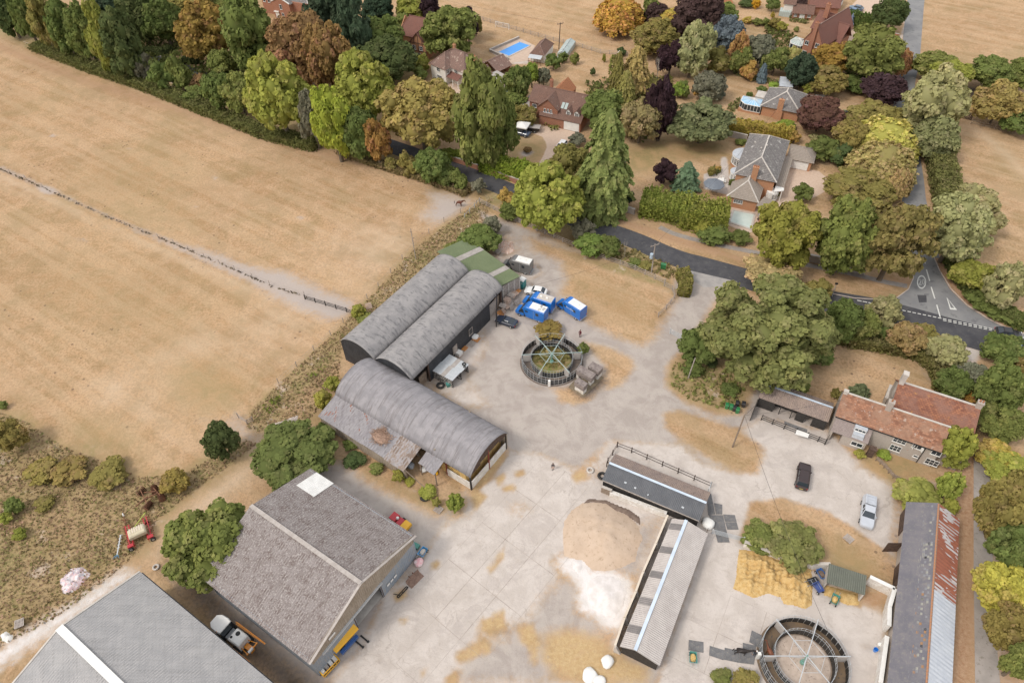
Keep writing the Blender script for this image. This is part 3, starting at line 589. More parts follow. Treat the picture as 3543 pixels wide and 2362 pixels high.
T1=[('tall',50,90,90,140,'dg','dark green tree at the far end of the field belt, cut by the picture edge'),('tall',165,115,75,150,'g','green tree beside the yellowing tree near the end of the field belt'),
 ('tall',295,140,90,180,(.17,.175,.045),'yellowing olive tree near the far end of the belt by the field'),('tall',430,190,95,170,'g','mid green tree following the yellowing olive one in the belt'),
 ('tall',565,210,110,180,'g','broad green tree before the bright yellow-crowned tree in the belt'),('tall',700,250,100,230,(.17,.195,.035),'tree with bright yellow-green crown among dark trees of the belt'),
 ('tall',820,300,120,210,'dg','dark green tree hugging the bright yellow-crowned tree'),('big',740,45,130,110,'dk','very dark evergreen behind the field belt'),
 ('big',950,120,130,150,'dg','dark green tree behind the lane junction with gate'),('big',1100,140,120,150,'g','green tree next to the orange domed chestnut'),
 ('big',1290,30,150,70,'og','olive brown tree top behind the domed chestnut'),('dome',1380,225,180,195,(.2,.155,.035),'domed horse chestnut turning orange above the gated drive'),
 ('tall',1695,220,165,250,'mg','tall green tree between the domed chestnut and the brown tree'),('shrub',955,450,85,100,'gy','grey green ivy-clad shrub at the opening onto the lane'),
 ('shrub',1100,520,90,110,'g','rounded green thorn bush at the field edge under the lane opening'),('shrub',1220,500,80,120,'mg','taller green thorn bush beside the rounded one at the field edge'),('shrub',1350,560,65,60,'br','small pinkish brown bush on the hedge line'),
 ('shrub',1310,640,85,60,'g','low green bush under the pinkish brown bush'),('mid',1500,430,85,90,'mg','green tree beneath the tall tree beside the lane'),('mid',1480,610,105,130,'g','dark green bush tree at the belt edge west of the yellow-green one'),
 ('mid',1620,630,110,135,'mg','olive green bush tree touching the large yellow-green tree'),('big',1880,640,190,265,'yg','large yellow-green sycamore at the belt edge under the brown tree'),
 ('big',2030,330,190,230,'br','tall autumn brown tree with grey twigs in the belt'),('big',2230,400,150,260,(.185,.125,.05),'second autumn brown tree, fuller and more orange, beside the conifers'),
 ('mid',2120,800,90,180,'gy','grey green tree squeezed beside the small orange one'),('shrub',2062,740,32,85,(.27,.13,.06),'narrow rusty orange bush between two belt trees'),
 ('big',2265,850,130,220,(.24,.28,.035),'bright lime green tree standing out at the field edge'),('tall',2230,150,160,230,(.05,.075,.035),'tall dark evergreen behind the brown trees'),('mid',1510,40,75,50,'mg','green tree top beside the parked car at the lane')]
for k,x,y,w,h,c,l in T1:tree(k,1,x,y,w,h,c,l,group=HT if k in('tall','big')else None)
T2=[('tall',50,200,110,240,(.05,.075,.035),'dark evergreen overhanging the half-timbered house drive'),('big',205,70,105,90,'dk','dark evergreen top at the edge of the hay field'),('big',240,250,140,150,'g','green tree beside the half-timbered house roof'),
 ('dome',280,410,170,150,'dg','dark rounded tree beside the white house drive'),('big',120,600,185,240,'yg','large yellow-green tree beside the dark rounded tree'),('mid',80,900,115,180,'g','mid green tree between lime tree and rusty tree by the lane'),
 ('mid',430,60,95,75,'yg','yellow-green tree by the hay field beside the purple one'),('mid',565,55,68,85,'pu','small dark purple tree at the corner of the hay field'),('shrub',370,150,70,60,'mg','green bush between conifer and half-timbered house'),
 ('dome',690,220,165,170,'mg','big rounded green tree between the half-timbered and white houses'),('mid',820,160,72,100,'pu','black-purple tree beside the big rounded green tree'),('mid',872,165,40,65,'og','olive tree tucked behind the black-purple tree'),
 ('shrub',510,430,55,65,'yg','yellow-green shrub beside the parked dark car'),('shrub',500,500,50,50,'mg','green shrub at the corner of the white house'),('big',500,770,250,240,(.225,.19,.05),'large yellowing horse chestnut in front of the white house drive'),
 ('mid',200,960,85,150,(.24,.15,.05),'rusty orange tree beside the lane at the field corner'),('tall',900,780,175,330,'mg','very tall green tree between the two pale houses'),('tall',1030,850,120,230,'mg','tall green tree leaning beside the gazebo drive'),('mid',1160,560,90,120,'g','green tree behind the carport of the white house'),
 ('mid',1255,505,48,75,'lg','bright green upright shrub beside the carport'),('ball',1335,520,52,68,'gy','grey green rounded bush by the orchard lawn'),('shrub',1400,420,62,60,'g','spreading shrub in front of the pool house'),('shrub',1465,390,36,36,'g','small round bush by the silver greenhouse'),
 ('mid',1150,670,70,60,'mg','green bush over the garden wall beside the dormer house'),('mid',1200,780,90,70,'og','olive bush above the covered vehicle'),('willow',1850,90,155,115,(.3,.2,.045),'weeping tree turned golden orange at the hay field edge'),
 ('dome',2090,250,150,110,'og','olive green domed tree behind the dead white tree'),('mid',2200,390,90,110,'pu','dark purple tree behind the dead white tree'),('mid',2060,70,60,90,'mg','green tree behind the golden orange weeping tree'),('big',2110,110,90,80,'ma','brown-maroon tree behind the golden orange tree'),
 ('big',2230,145,110,85,'yy','yellow crowned tree behind the dead white tree'),('conifer',1960,460,110,140,(.25,.22,.07),'golden conifer beside the orchard lawn'),('conifer',1895,570,70,90,(.24,.23,.06),'smaller golden conifer at the corner of the orchard lawn'),('conifer',1840,490,55,130,'og','slim olive conifer by the white bird house'),
 ('tall',2140,740,95,185,'pu','tall column of dark purple leaves beside the pale olive tree'),('mid',2090,590,85,50,'og','olive shrub capping the dark purple column tree'),('shrub',2262,610,55,60,'lg','bright green bush on the lawn beside the purple column tree'),
 ('mid',1750,750,145,135,'g','rich green tree at the end of the dormer house'),('big',1995,810,135,150,(.2,.19,.07),'pale olive tree behind the big conifer'),('conifer',1760,1090,205,330,(.13,.165,.045),'big layered conifer behind the bright roadside tree'),
 ('big',1370,1340,220,240,(.16,.2,.035),'bright green bushy tree overhanging the lane and the yard fence'),('big',1510,1130,135,150,'og','olive tree behind the bright roadside tree'),('shrub',1560,950,60,50,'gy','grey green shrub beside the white car drive'),
 ('shrub',420,1110,68,90,'og','yellow-green thorn at the lane side west of the laurel'),('mid',575,1120,110,120,'g','dark green thorn bush at the lane side'),('shrub',680,1200,85,80,'g','green bush at the field corner under the lane'),('shrub',765,1220,60,75,'mg','lighter green bush at the end of the field hedge'),
 ('shrub',300,1110,45,55,'og','small olive bush at the lane edge beside the rusty tree'),('barebush',950,1280,110,110,'g','leafless grey bush beside the lane verge'),('shrub',890,1260,55,60,'gy','grey ivy bush half hidden by bare twigs'),('shrub',1090,1340,62,70,'gold','pale golden bush beside the lane fence'),('shrub',1110,1430,80,65,'g','dark green bush under the pale golden bush'),
 ('shrub',2160,1170,85,90,'pu','dark purple maple bush behind the clipped conifer hedge'),('feather',2310,1180,130,110,(.09,.15,.07),'feathery blue-green cedar behind the conifer hedge'),('ball',1840,1440,42,45,'mg','small green ball bush on the lane verge by the stone wall'),
 ('shrub',1900,1330,50,60,'dk','dark bush in the gap beside the stone wall'),('barebush',900,1490,130,100,'g','leafless thicket at the field corner by the horse'),('shrub',1225,940,1,1,'g',None),
 ('shrub',1545,400,32,40,'mg','young fruit tree beside the tree seat on the orchard lawn'),('shrub',1745,395,14,30,'yg','thin yellow-green sapling in a round bed'),('shrub',1668,490,20,28,'dg','small dark shrub in a round stone bed'),('shrub',1865,350,34,28,'dg','dark bush beside the white bird house'),('shrub',685,55,24,26,'g','small green bush on the hay field fence'),('ball',1225,1015,32,22,(.16,.12,.05),'clipped brown-green mound in the middle of the front lawn')]
for k,x,y,w,h,c,l in T2:
    if l:tree(k,2,x,y,w,h,c,l)
T3=[('big',140,120,165,160,'ma','large maroon copper beech beside the red brick gate house'),('mid',325,110,80,95,'mg','green tree between copper beech and the garden beds'),('mid',345,240,100,125,'bl','grey-blue cedar-like tree beside the garden lawn'),('tall',110,330,110,165,'pg','pale yellow-green poplar-like tree beside the blue-grey tree'),
 ('mid',40,160,85,90,'yy','yellow-green tree in front of the copper beech'),('tall',415,340,62,115,(.27,.18,.07),'slim orange-brown birch at the garden border'),('shrub',290,410,100,85,'og','olive shrub mass beside the slim birch'),('mid',560,340,95,110,'gy','grey-green tree behind the garden border'),('mid',670,410,85,90,'mg','green tree behind the greenhouse'),
 ('shrub',490,480,55,68,'gold','golden brown rounded conifer shrub at the border'),('conifer',582,490,36,58,'bl','small blue-grey cone shrub at the border'),('mid',440,410,70,90,'mg','bright green bush behind the slim birch'),('willow',780,400,65,85,(.24,.24,.07),'small weeping yellow-green tree by the tall red house'),('dome',845,480,100,110,'dk','dark evergreen tree beside the grey bungalow'),
 ('big',1052,400,135,110,(.21,.155,.04),'orange-olive tree in front of the tall red brick house'),('big',1030,545,115,95,'og','layered olive tree beside the grey bungalow drive'),('big',1330,380,175,165,'mg','large domed green tree beside the road and the cream gravel court'),('willow',1525,415,62,90,(.27,.19,.08),'orange weeping tree at the road side'),
 ('big',1450,90,105,105,'dg','dark green tree by the road beside the block-paved court'),('big',1408,600,138,100,(.045,.029,.03),'dark purple spreading tree on the road edge'),('dome',975,780,142,115,'cu','rounded copper-brown tree on the bungalow lawn'),('big',1340,820,190,125,'og','broad olive tree above the willow'),
 ('mid',1180,920,115,110,'og','olive tree edging the lawn behind the double garage'),('shrub',1000,1010,110,90,'g','green shrub clump behind the double garage'),('shrub',1110,1050,90,75,'dg','dark evergreen shrub beside the double garage lawn'),('willow',1420,930,200,140,(.3,.29,.06),'bright yellow-green weeping willow beside the road'),
 ('willow',1405,1100,205,150,(.24,.21,.065),'olive birch with pale limbs below the bright willow'),('willow',1505,1240,80,110,(.25,.2,.07),'small golden weeping tree leaning over the road'),('big',1740,450,135,95,'mg','green tree at the roadside by the mown field'),('big',1860,520,130,110,'yg','yellow-green tree behind the pale blossoming tree'),
 ('tall',1760,700,200,225,'pg','pale green seed-laden tree towering beside the road'),('big',1750,930,140,140,(.17,.19,.07),'dense green tree below the pale seed-laden tree'),('dome',2120,490,130,105,'mg','round green tree at the corner of the mown field'),('dome',2320,500,100,90,'mg','green tree behind the dark yard at the picture edge'),
 ('big',2190,700,150,135,(.24,.21,.06),'yellow-olive spreading tree beyond the wooden barrier'),('big',2310,820,110,80,'g','green bush tree behind the long rail fence'),('tall',2040,1430,165,145,'pg','pale green tree in the pasture hedge beside the road'),('big',1230,1290,215,130,'og','olive crown of the chestnut group by the crossroads'),
 ('shrub',855,1310,72,68,'g','big rounded clipped evergreen island on the gravel drive'),('big',165,830,190,150,(.11,.13,.05),'dark spreading tree on the lawn behind the curved bay house'),('mid',215,580,100,95,'gy','grey-olive rounded shrub on the striped lawn'),('shrub',160,620,52,62,'gold','yellow shrub growing out of the grey-olive one'),
 ('shrub',40,610,48,60,'mg','bright green bush at the striped lawn edge'),('shrub',1430,1000,1,1,'g',None),('ball',492,642,26,20,'g','clipped green ball shrub beside the conservatory lawn'),('ball',573,605,38,24,'g','clipped oval shrub at the bungalow corner'),('shrub',655,578,38,20,'lg','low lime green shrub behind the bungalow'),
 ('shrub',735,855,75,42,'lg','spreading lime green shrub at the bungalow chimney wall'),('shrub',890,600,42,42,'yg','yellow-green shrub at the bungalow drive'),('spruce',1180,140,37,50,(.16,.22,.24),'small blue spruce against the clipped hedge'),('shrub',1365,180,34,34,'gold','golden shrub at the foot of the clipped hedge'),('shrub',545,150,36,26,'mg','green mound shrub in the island bed'),
 ('shrub',610,150,36,28,'mg','second mound shrub of the island bed, beside the brown one'),('shrub',665,160,45,38,'og','brown-green shrub of the island bed'),('shrub',712,180,40,38,'yg','yellow-green shrub closing the island bed'),('shrub',475,135,34,26,'yy','pale yellow shrub at the start of the island bed'),('ball',648,105,15,24,(.28,.24,.04),'small golden cone shrub on the upper lawn'),
 ('shrub',650,35,50,45,'g','round green bush beside the small brick outbuilding'),('shrub',470,20,50,32,'dg','dark green bush at the top garden wall'),('shrub',535,25,34,32,(.4,.26,.03),'vivid orange-yellow shrub at the top garden wall'),('shrub',840,15,62,28,'ma','dark maroon bush behind the small brick outbuilding'),('shrub',810,200,18,18,'mg','little green shrub by the patio of the tall red house'),
 ('shrub',370,1235,22,26,'g','clipped bush beside the curved bay window'),('ball',660,1320,32,32,'mg','clipped round bush at the bow window corner'),('shrub',735,1195,13,22,'yg','small lime shrub against the covered walkway'),('shrub',235,1160,30,32,'og','bushy planting in the patio bed'),('shrub',278,1142,22,20,'gold','orange yellow shrub in the patio bed'),
 ('shrub',270,640,60,20,'gy','low grey planting below the striped lawn shrub'),('shrub',930,930,40,24,'pg','cream flowering shrub on the lawn behind the garage'),('shrub',800,930,40,48,'gold','sandy twiggy shrub at the end of the yellow hedge'),('shrub',430,960,40,24,'mg','low green bush beside the stone garden wall'),('shrub',1205,755,48,20,'dg','clipped dark hedge mound beside the bins'),
 ('shrub',1165,600,24,14,'lg','lime mound at the shady border, nearest the drive'),('shrub',1235,615,38,18,'yg','lime mounds by the purple tree'),('shrub',1210,570,110,36,'g','low dark green ground shrub under the big domed tree'),('shrub',1460,200,26,22,'lg','bright green clipped block by the road gate')]
for k,x,y,w,h,c,l in T3:
    if l:tree(k,3,x,y,w,h,c,l)
T6=[('dome',1150,140,190,255,(.125,.155,.035),'large rich green chestnut at the crossroads wall'),('dome',1490,170,205,270,(.175,.155,.045),'chestnut with rusty leaf edges overhanging the crossroads'),('big',745,120,205,235,(.19,.2,.035),'yellow-green tree between the verge and the pool garden'),
 ('oak',620,770,430,385,(.135,.155,.045),'huge spreading oak between the farm drive and the paddock'),('mid',150,860,120,125,'g','dark green tree hanging over the farm drive beside the oak'),('mid',640,380,180,95,(.27,.23,.09),'pale dry-leaved tree behind the oak at the main road'),('shrub',960,500,85,80,'og','brown-green thorn by the street lamp'),
 ('mid',1120,700,110,150,'g','green hedge tree next to the oak at the paddock'),('mid',1270,740,100,110,'mg','green thorn in the paddock hedge'),('mid',1410,640,110,115,(.2,.21,.08),'pale green tree standing up from the paddock hedge'),('shrub',1410,790,80,70,'g','low green thorn under the pale hedge tree'),
 ('mid',1560,820,115,110,(.2,.17,.06),'yellow-brown thorn in the paddock hedge'),('shrub',1690,800,95,75,'og','olive thorn by the main road verge'),('mid',1830,910,115,110,'pg','pale seeded bush where the hedge turns to the farmhouse'),('mid',1880,1130,110,110,'g','green bush behind the farmhouse garden hedge'),
 ('mid',2000,1080,95,100,'gy','grey-green tree beside the paved entrance path'),('mid',1985,1180,90,75,(.3,.19,.05),'orange-leaved tree behind the red farmhouse roof'),('mid',2220,900,125,110,'g','green tree over the pavement by the black car'),('mid',2330,980,90,80,'og','olive tree by the main road at the picture edge'),
 ('big',2200,1160,150,190,'g','tall green tree at the head of the shaded lane'),('big',2190,1380,150,130,'mg','dense green tree beside the shaded lane opposite the farmhouse'),('shrub',820,1120,92,62,'mg','yellow-green bush behind the open-fronted shed'),('feather',1250,1170,90,75,(.1,.12,.05),'spiky dark juniper in the farmhouse back garden'),
 ('shrub',1080,1200,40,45,'og','small olive bush against the garden gate wall'),('ball',1903,1540,122,140,(.2,.24,.04),'clipped yellow-green yew at the farmhouse gable','Y'),('big',1890,100,190,220,'pg','pale leafy tree on the corner verge opposite the chestnut'),('mid',2010,400,130,110,'yg','yellow-green thorn on the corner hedge'),
 ('mid',2230,460,120,160,'pg','pale green corner tree nearest the give way triangle'),('shrub',2060,560,110,70,'g','low green hedge shrub on the road corner'),('shrub',2200,640,110,60,'g','low hedge shrub on the corner towards the black car'),('shrub',2310,690,80,55,'dg','hedge shrub at the far end of the corner bank'),
 ('shrub',110,1030,75,45,'g','dark bush behind the leaning wooden pole'),('shrub',360,1170,65,50,'g','round dark shrub near the wheelie bins'),('shrub',230,980,50,35,'dg','little dark shrub under the oak'),('shrub',250,110,120,60,'g','green bush under the conifer hedge at the verge'),('shrub',430,140,80,55,'g','dark verge bush beside the yellow-green tree'),('shrub',180,60,70,60,'yg','yellow-green bush at the pool garden end'),
 ('mid',950,930,100,80,'g','low bough tree at the oak edge over the paddock'),('shrub',700,1100,50,30,'dg','dark shrub at the shed corner')]
for k,x,y,w,h,c,l,*Y in T6:tree(k,6,x,y,w,h,c,l,rise=.35 if Y else .12)
T9=[('big',2180,30,130,70,'yy','yellow-topped tree overhanging the lane beside the farmhouse'),('big',2270,130,160,120,'yg','yellow-green tree over the lane'),('big',2230,400,170,220,'og','olive tree crowding the lane'),('big',2290,660,150,180,'g','green tree over the lane behind the slate barn'),
 ('big',2230,930,185,180,(.27,.27,.045),'vivid yellow-green tree overhanging the lane'),('big',2280,1200,150,170,'og','olive tree after the vivid yellow one'),('big',2330,1420,90,150,'mg','green tree at the bottom of the lane'),('ball',1875,40,95,85,(.2,.24,.045),'clipped yew mound by the farmhouse corner window'),
 ('ball',1850,235,85,120,(.19,.225,.04),'tall clipped yew mound at the slate barn gable'),('shrub',1640,290,160,80,(.19,.21,.045),'ivy-like bush swallowing the slate barn gable'),('shrub',1850,370,60,60,'yg','bush climbing over the rusty roof corner'),('mid',790,640,175,145,(.12,.145,.04),'spreading elder tree behind the straw heap'),('mid',570,580,120,90,'mg','lighter green elder bush beside the straw heap'),
 ('shrub',1405,20,48,30,'lg','bright green shrub in the farmhouse front garden'),('shrub',1240,15,40,34,'yg','pale yellow-green climbing shrub at the farmhouse door'),('shrub',300,1535,75,45,'mg','small bush at the bottom edge beside the stable yard'),('shrub',470,1555,95,40,'og','low bush at the bottom edge by the horse walker')]
for k,x,y,w,h,c,l in T9:tree(k,9,x,y,w,h,c,l)
T57=[(5,'shrub',1570,770,98,58,(.165,.135,.035),'brown-green rounded bush behind the grassed horse walker'),(5,'ball',1800,893,42,46,'mg','round green bush touching the grassed horse walker'),(5,'barebush',970,90,90,130,'g','leafless bush behind the green roofed lean-to'),(5,'barebush',1120,80,100,110,'g','taller leafless bush above the lean-to thicket'),
 (5,'mid',1090,150,120,100,'g','dark green thicket bush behind the green roof'),(5,'shrub',930,220,80,45,'mg','bright green bush at the green roof eave'),(5,'shrub',1170,60,70,70,'gy','grey-green thicket bush near the rubble heap'),(5,'shrub',1840,190,110,85,(.12,.17,.035),'ivy covered bank bush at the roadside fence'),(5,'shrub',1965,205,95,85,'g','green thorn in front of the leafless sapling'),
 (5,'bare',2090,175,60,95,'g','leafless grey sapling beside the main road'),(5,'shrub',1800,100,80,80,'gy','twiggy grey-green bush by the road bend'),(5,'shrub',2150,310,50,35,'g','small bush under the transformer pole'),(5,'shrub',2220,330,50,35,'og','dry bush beside the transformer pole'),
 (5,'shrub',270,640,52,50,'yg','yellow-green bush beside the field gate'),(5,'shrub',320,690,60,40,'mg','green bush against the black barn wall near the gate'),(5,'shrub',100,1130,60,55,'yg','yellow-green bush behind the curved barn corner'),(5,'shrub',30,1240,60,70,'yg','lime bush against the long curved barn'),(5,'shrub',60,1440,80,60,'g','dark bush beneath the long curved barn eave'),(5,'shrub',220,1540,55,45,'mg','green bush at the overgrown barn corner'),
 (8,'shrub',50,50,75,55,'dg','dark shrub at the overgrown barn end'),(8,'shrub',200,112,52,45,'mg','round green shrub along the rusty barn wall'),(8,'shrub',345,165,45,48,'yg','yellow-green shrub in front of the barn opening'),(8,'shrub',425,200,38,25,'yg','low lime shrub by the fallen boards'),(8,'shrub',548,272,62,50,'yg','yellow-green shrub around the old tyre'),(8,'shrub',605,342,32,35,'yg','small lime shrub by the pallet'),(8,'ball',735,345,62,70,(.14,.19,.035),'round bright green shrub at the edge of the concrete'),
 (4,'mid',1490,1410,100,130,'dg','small dark green tree beside the field gate track'),(4,'mid',60,1380,100,110,'og','autumn-tinted thorn at the scrub edge'),(4,'barebush',340,1400,160,150,'g','large leafless elder in the scrub'),(4,'barebush',130,1330,110,100,'g','smaller leafless bush at the picture edge of the scrub'),(4,'shrub',20,1180,30,30,'mg','tiny green bush at the picture edge of the pasture'),
 (7,'shrub',280,130,115,80,(.2,.18,.045),'yellow-olive thorn of the scrub thicket'),(7,'shrub',470,130,125,90,(.21,.18,.05),'middle yellow-olive thorn of the scrub thicket'),(7,'shrub',730,150,130,88,'og','green end thorn of the scrub thicket'),(7,'shrub',1180,205,102,92,(.22,.19,.045),'lone yellow-olive thorn beside the rusty harrow'),
 (4,'big',1990,1510,258,215,(.1,.135,.035),'large dark green sycamore at the head of the grey gabled barn'),(7,'big',1430,610,275,265,(.125,.15,.035),'sycamore with yellow tips overhanging the grey gabled barn roof'),(7,'shrub',90,370,62,65,'mg','small green sapling in the scrub'),(7,'shrub',40,450,45,45,'yg','yellow-green scrub bush by the sapling'),(7,'shrub',132,560,44,42,'yg','small yellow-green seedling bush in dry grass'),
 (7,'shrub',300,350,70,45,'og','low olive scrub between dry grasses')]
for t,k,x,y,w,h,c,l in T57:tree(k,t,x,y,w,h,c,l)
hedge(2,[(650,1075),(780,1090),(900,1130)],1.8,2.2,'lg','laurel hedge joining the lane wall',name='laurel_hedge');hedge(2,[(925,1140),(1080,1185),(1225,1225)],4.0,3.6,(.17,.25,.03),'broad glossy laurel hedge between lane and front lawn',name='laurel_hedge')
hedge(2,[(1990,1425),(2110,1445),(2352,1495)],6.2,4.2,(.15,.2,.035),'huge clipped bright conifer hedge beside the lane verge',name='conifer_hedge',dens=26);hedge(3,[(20,1500),(180,1525),(330,1545)],6.5,4.6,(.17,.21,.035),'second length of the huge conifer hedge by the swimming pool',name='conifer_hedge',dens=26)
hedge(3,[(310,900),(540,925),(770,960)],2.8,3.2,(.27,.25,.045),'long yellowing hedge between bungalow and large grey house');hedge(3,[(1100,165),(1220,190),(1345,205)],2.5,4.0,(.085,.14,.03),'dark clipped hedge behind the blue spruce')
hedge(3,[(1760,1110),(1800,1300),(1830,1450),(1820,1600)],5.0,3.6,(.135,.155,.045),'long field hedge edging the side road',name='field_hedge',dens=34)
hedge(6,[(1830,290),(1900,420),(2010,560),(2150,660),(2352,760)],2.6,2.0,'g','low field hedge round the road junction bank',name='field_hedge')
hedge(1,[(250,330),(640,480),(1000,600),(1400,760),(1800,920),(2150,1010)],4,2.0,(.11,.13,.035),'rough undergrowth hedge at the foot of the field belt',name='field_hedge',dens=26)
hedge(2,[(-40,1040),(300,1150),(600,1240),(820,1320)],2.6,1.2,(.17,.155,.06),'rough grassy hedge bottom where the field meets the lane',name='field_hedge',dens=26)
hedge(6,[(960,780),(1150,850),(1450,900),(1650,950),(1760,1050),(1800,1200)],3.0,2.0,(.13,.14,.04),'rough hedge bottom around the paddock',name='field_hedge',dens=26)
hedge(1,[(990,355),(1120,372),(1160,345)],1.8,1.6,'dg','clipped dark hedge at the gated drive');hedge(1,[(1250,425),(1350,430)],1.8,1.6,'dg','short clipped dark hedge under the domed chestnut')
hedge(6,[(22,405),(52,470),(40,545)],2.3,2.3,(.16,.17,.04),'clipped hedge block at the farm entrance');tree('bare',2,2120,400,100,150,'g','dead white leafless tree among the purple and golden trees')
# rough grass, weeds and dry stalks where nobody mows
def tufts(name,t,polys,dens,col,h,label=None,spread=.3):
    mb=[];rg=RNG
    for poly in polys:
        pl=g2(t,poly);lo=pl.min(0);hi=pl.max(0);n=int((hi-lo).prod()*dens);P=rg.uniform(lo,hi,size=(n,2));P=P[sdist(P,pl)>.2];mb.append(P)
    P=np.concatenate(mb);clump=np.sin(P[:,0]*.7)*np.sin(P[:,1]*.55+1)*.4+.8;C=np.concatenate([P,(rg.random((len(P),1))*h*clump[:,None])],1);N=rg.normal(size=(len(P),3))+np.array([0,0,.7])
    me=leaf_mesh(name,C,N,spread*(.5+rg.random(len(P))),np.stack([rg.random(len(P)),rg.random(len(P))],1),1.5)
    o=bpy.data.objects.new(name,me);COL.objects.link(o);o.color=(*col,1);tag(o,label,kind='stuff');return o
STRIP=[(1135,455),(1110,520),(1060,560),(1000,600),(860,740),(790,800),(780,870),(720,960),(620,1000),(560,985),(575,940),(640,880),(760,770),(860,670),(950,570),(1060,490),(1100,465)]
SCRUB=[(-20,940),(60,965),(150,1025),(260,1065),(330,1095),(420,1085),(560,1005),(600,1020),(540,1060),(460,1120),(370,1190),(320,1270),(250,1330),(130,1420),(-20,1500)]
tufts('dry_weeds',0,[STRIP,SCRUB],9,(.31,.23,.13),.4,'brown dry weeds between field and barns',.17);tufts('rough_grass',0,[STRIP,SCRUB],3.5,(.235,.22,.09),.35,'rough green-brown grass in the scrub',.2)
tufts('green_weeds',0,[[(1540,840),(1536,885),(1580,920),(1655,940),(1700,935),(1720,880),(1690,860),(1600,800)]],6,(.22,.23,.075),.5,'green weeds on the bank at the farm drive')
tufts('bank_weeds',0,[[(1300,565),(1430,606),(1540,645),(1575,620),(1500,590),(1370,535)]],5,(.2,.18,.07),.5,'weeds between roadside fence and road')
tufts('nettles',4,[[(1770,1190),(1900,1110),(1930,1150),(1850,1230),(1780,1250)],[(2080,980),(2150,940),(2230,900),(2200,960),(2100,1010)]],8,(.17,.2,.045),.7,'bright nettle clumps in the barn-side weeds')
tufts('border_plants',3,[[(360,490),(420,480),(560,520),(700,560),(690,590),(540,560),(400,520)],[(350,700),(420,660),(470,690),(390,760),(340,810),(320,780)],[(420,800),(640,850),(640,880),(420,840)],[(200,1140),(300,1130),(300,1190),(210,1200)],[(740,90),(900,130),(890,170),(760,150)],[(450,130),(700,175),(740,210),(640,190),(460,155)],[(820,420),(940,500),(930,640),(860,600)],[(700,560),(860,560),(850,600),(700,590)]],9,(.19,.2,.075),.7,'mixed border plants of the upper gardens',.35)
tufts('garden_plants',2,[[(1340,850),(1430,860),(1460,890),(1380,895)],[(1100,700),(1260,780),(1270,830),(1120,820)],[(1780,380),(1860,380),(1830,640),(1760,640)],[(1600,620),(1790,620),(1760,670),(1640,680)],[(580,540),(690,560),(680,585),(590,570)],[(2020,520),(2200,520),(2240,640),(2180,700),(2000,620)],[(1330,840),(1500,830),(1520,850),(1340,862)]],9,(.2,.21,.06),.8,'mixed plants round the dormer house gardens',.35)
tufts('understorey',0,[[(-20,40),(250,110),(480,190),(760,300),(880,330),(840,280),(600,150),(300,40),(-20,-20)],[(1340,190),(1500,170),(1560,250),(1480,330),(1380,300)],[(1760,60),(1960,130),(2060,180),(2040,230),(1900,190),(1740,110)]],3.2,(.12,.14,.045),1.2,'shaded undergrowth beneath the tree belts',.5)
_l=[(0,388),(100,432),(250,500),(400,560),(520,612),(620,655),(720,690)]
tufts('track_weeds',0,[[(x,y-3)for x,y in _l]+[(x,y+4)for x,y in _l[::-1]]],7,(.16,.135,.09),.35,'dark dead weeds along the wire fence in the field',.3)
# ---------------------------------------------------------------- building kit
TILE.update({'F':(2560,1250,2.6133),'S':(3000,1700,2.3675),'K':(1200,1540,3.92),'M':(2080,1500,4.356)})
def autouv(me):
    uv=me.uv_layers.new(name='uv')if not me.uv_layers else me.uv_layers[0];n=len(me.loops);co=np.empty(len(me.vertices)*3,np.float32);me.vertices.foreach_get('co',co);co=co.reshape(-1,3)
    li=np.empty(n,np.int32);me.loops.foreach_get('vertex_index',li);np_=len(me.polygons);ls=np.empty(np_,np.int32);lt=np.empty(np_,np.int32);me.polygons.foreach_get('loop_start',ls);me.polygons.foreach_get('loop_total',lt)
    nr=np.empty(np_*3,np.float32);me.polygons.foreach_get('normal',nr);nr=nr.reshape(-1,3);U=np.stack([-nr[:,1],nr[:,0],np.zeros(np_)],1);l=np.linalg.norm(U,axis=1);flat=l<.05;U[flat]=(1,0,0);l[flat]=1;U/=l[:,None]
    V=np.cross(nr,U);V[V[:,2]<0]*=-1;pid=np.repeat(np.arange(np_),lt);order=np.concatenate([np.arange(a,a+b)for a,b in zip(ls,lt)])if np_ else np.zeros(0,int)
    P=co[li[order]];out=np.zeros((n,2),np.float32);out[order,0]=(P*U[pid]).sum(1);out[order,1]=(P*V[pid]).sum(1);uv.data.foreach_set('uv',out.ravel())
def bld(mb,name,mats,parent=None,uv=True,**kw):
    o=mb.build(name,mats,parent,**kw)
    if uv:autouv(o.data)
    return o
def clip(poly,f):          # keep f(p) >= 0
    out=[]
    for i in range(len(poly)):
        a,b=poly[i],poly[(i+1)%len(poly)];fa,fb=f(a),f(b)
        if fa>=0:out.append(a)
        if(fa>=0)!=(fb>=0):out.append(a+(b-a)*(fa/(fa-fb)))
    return out
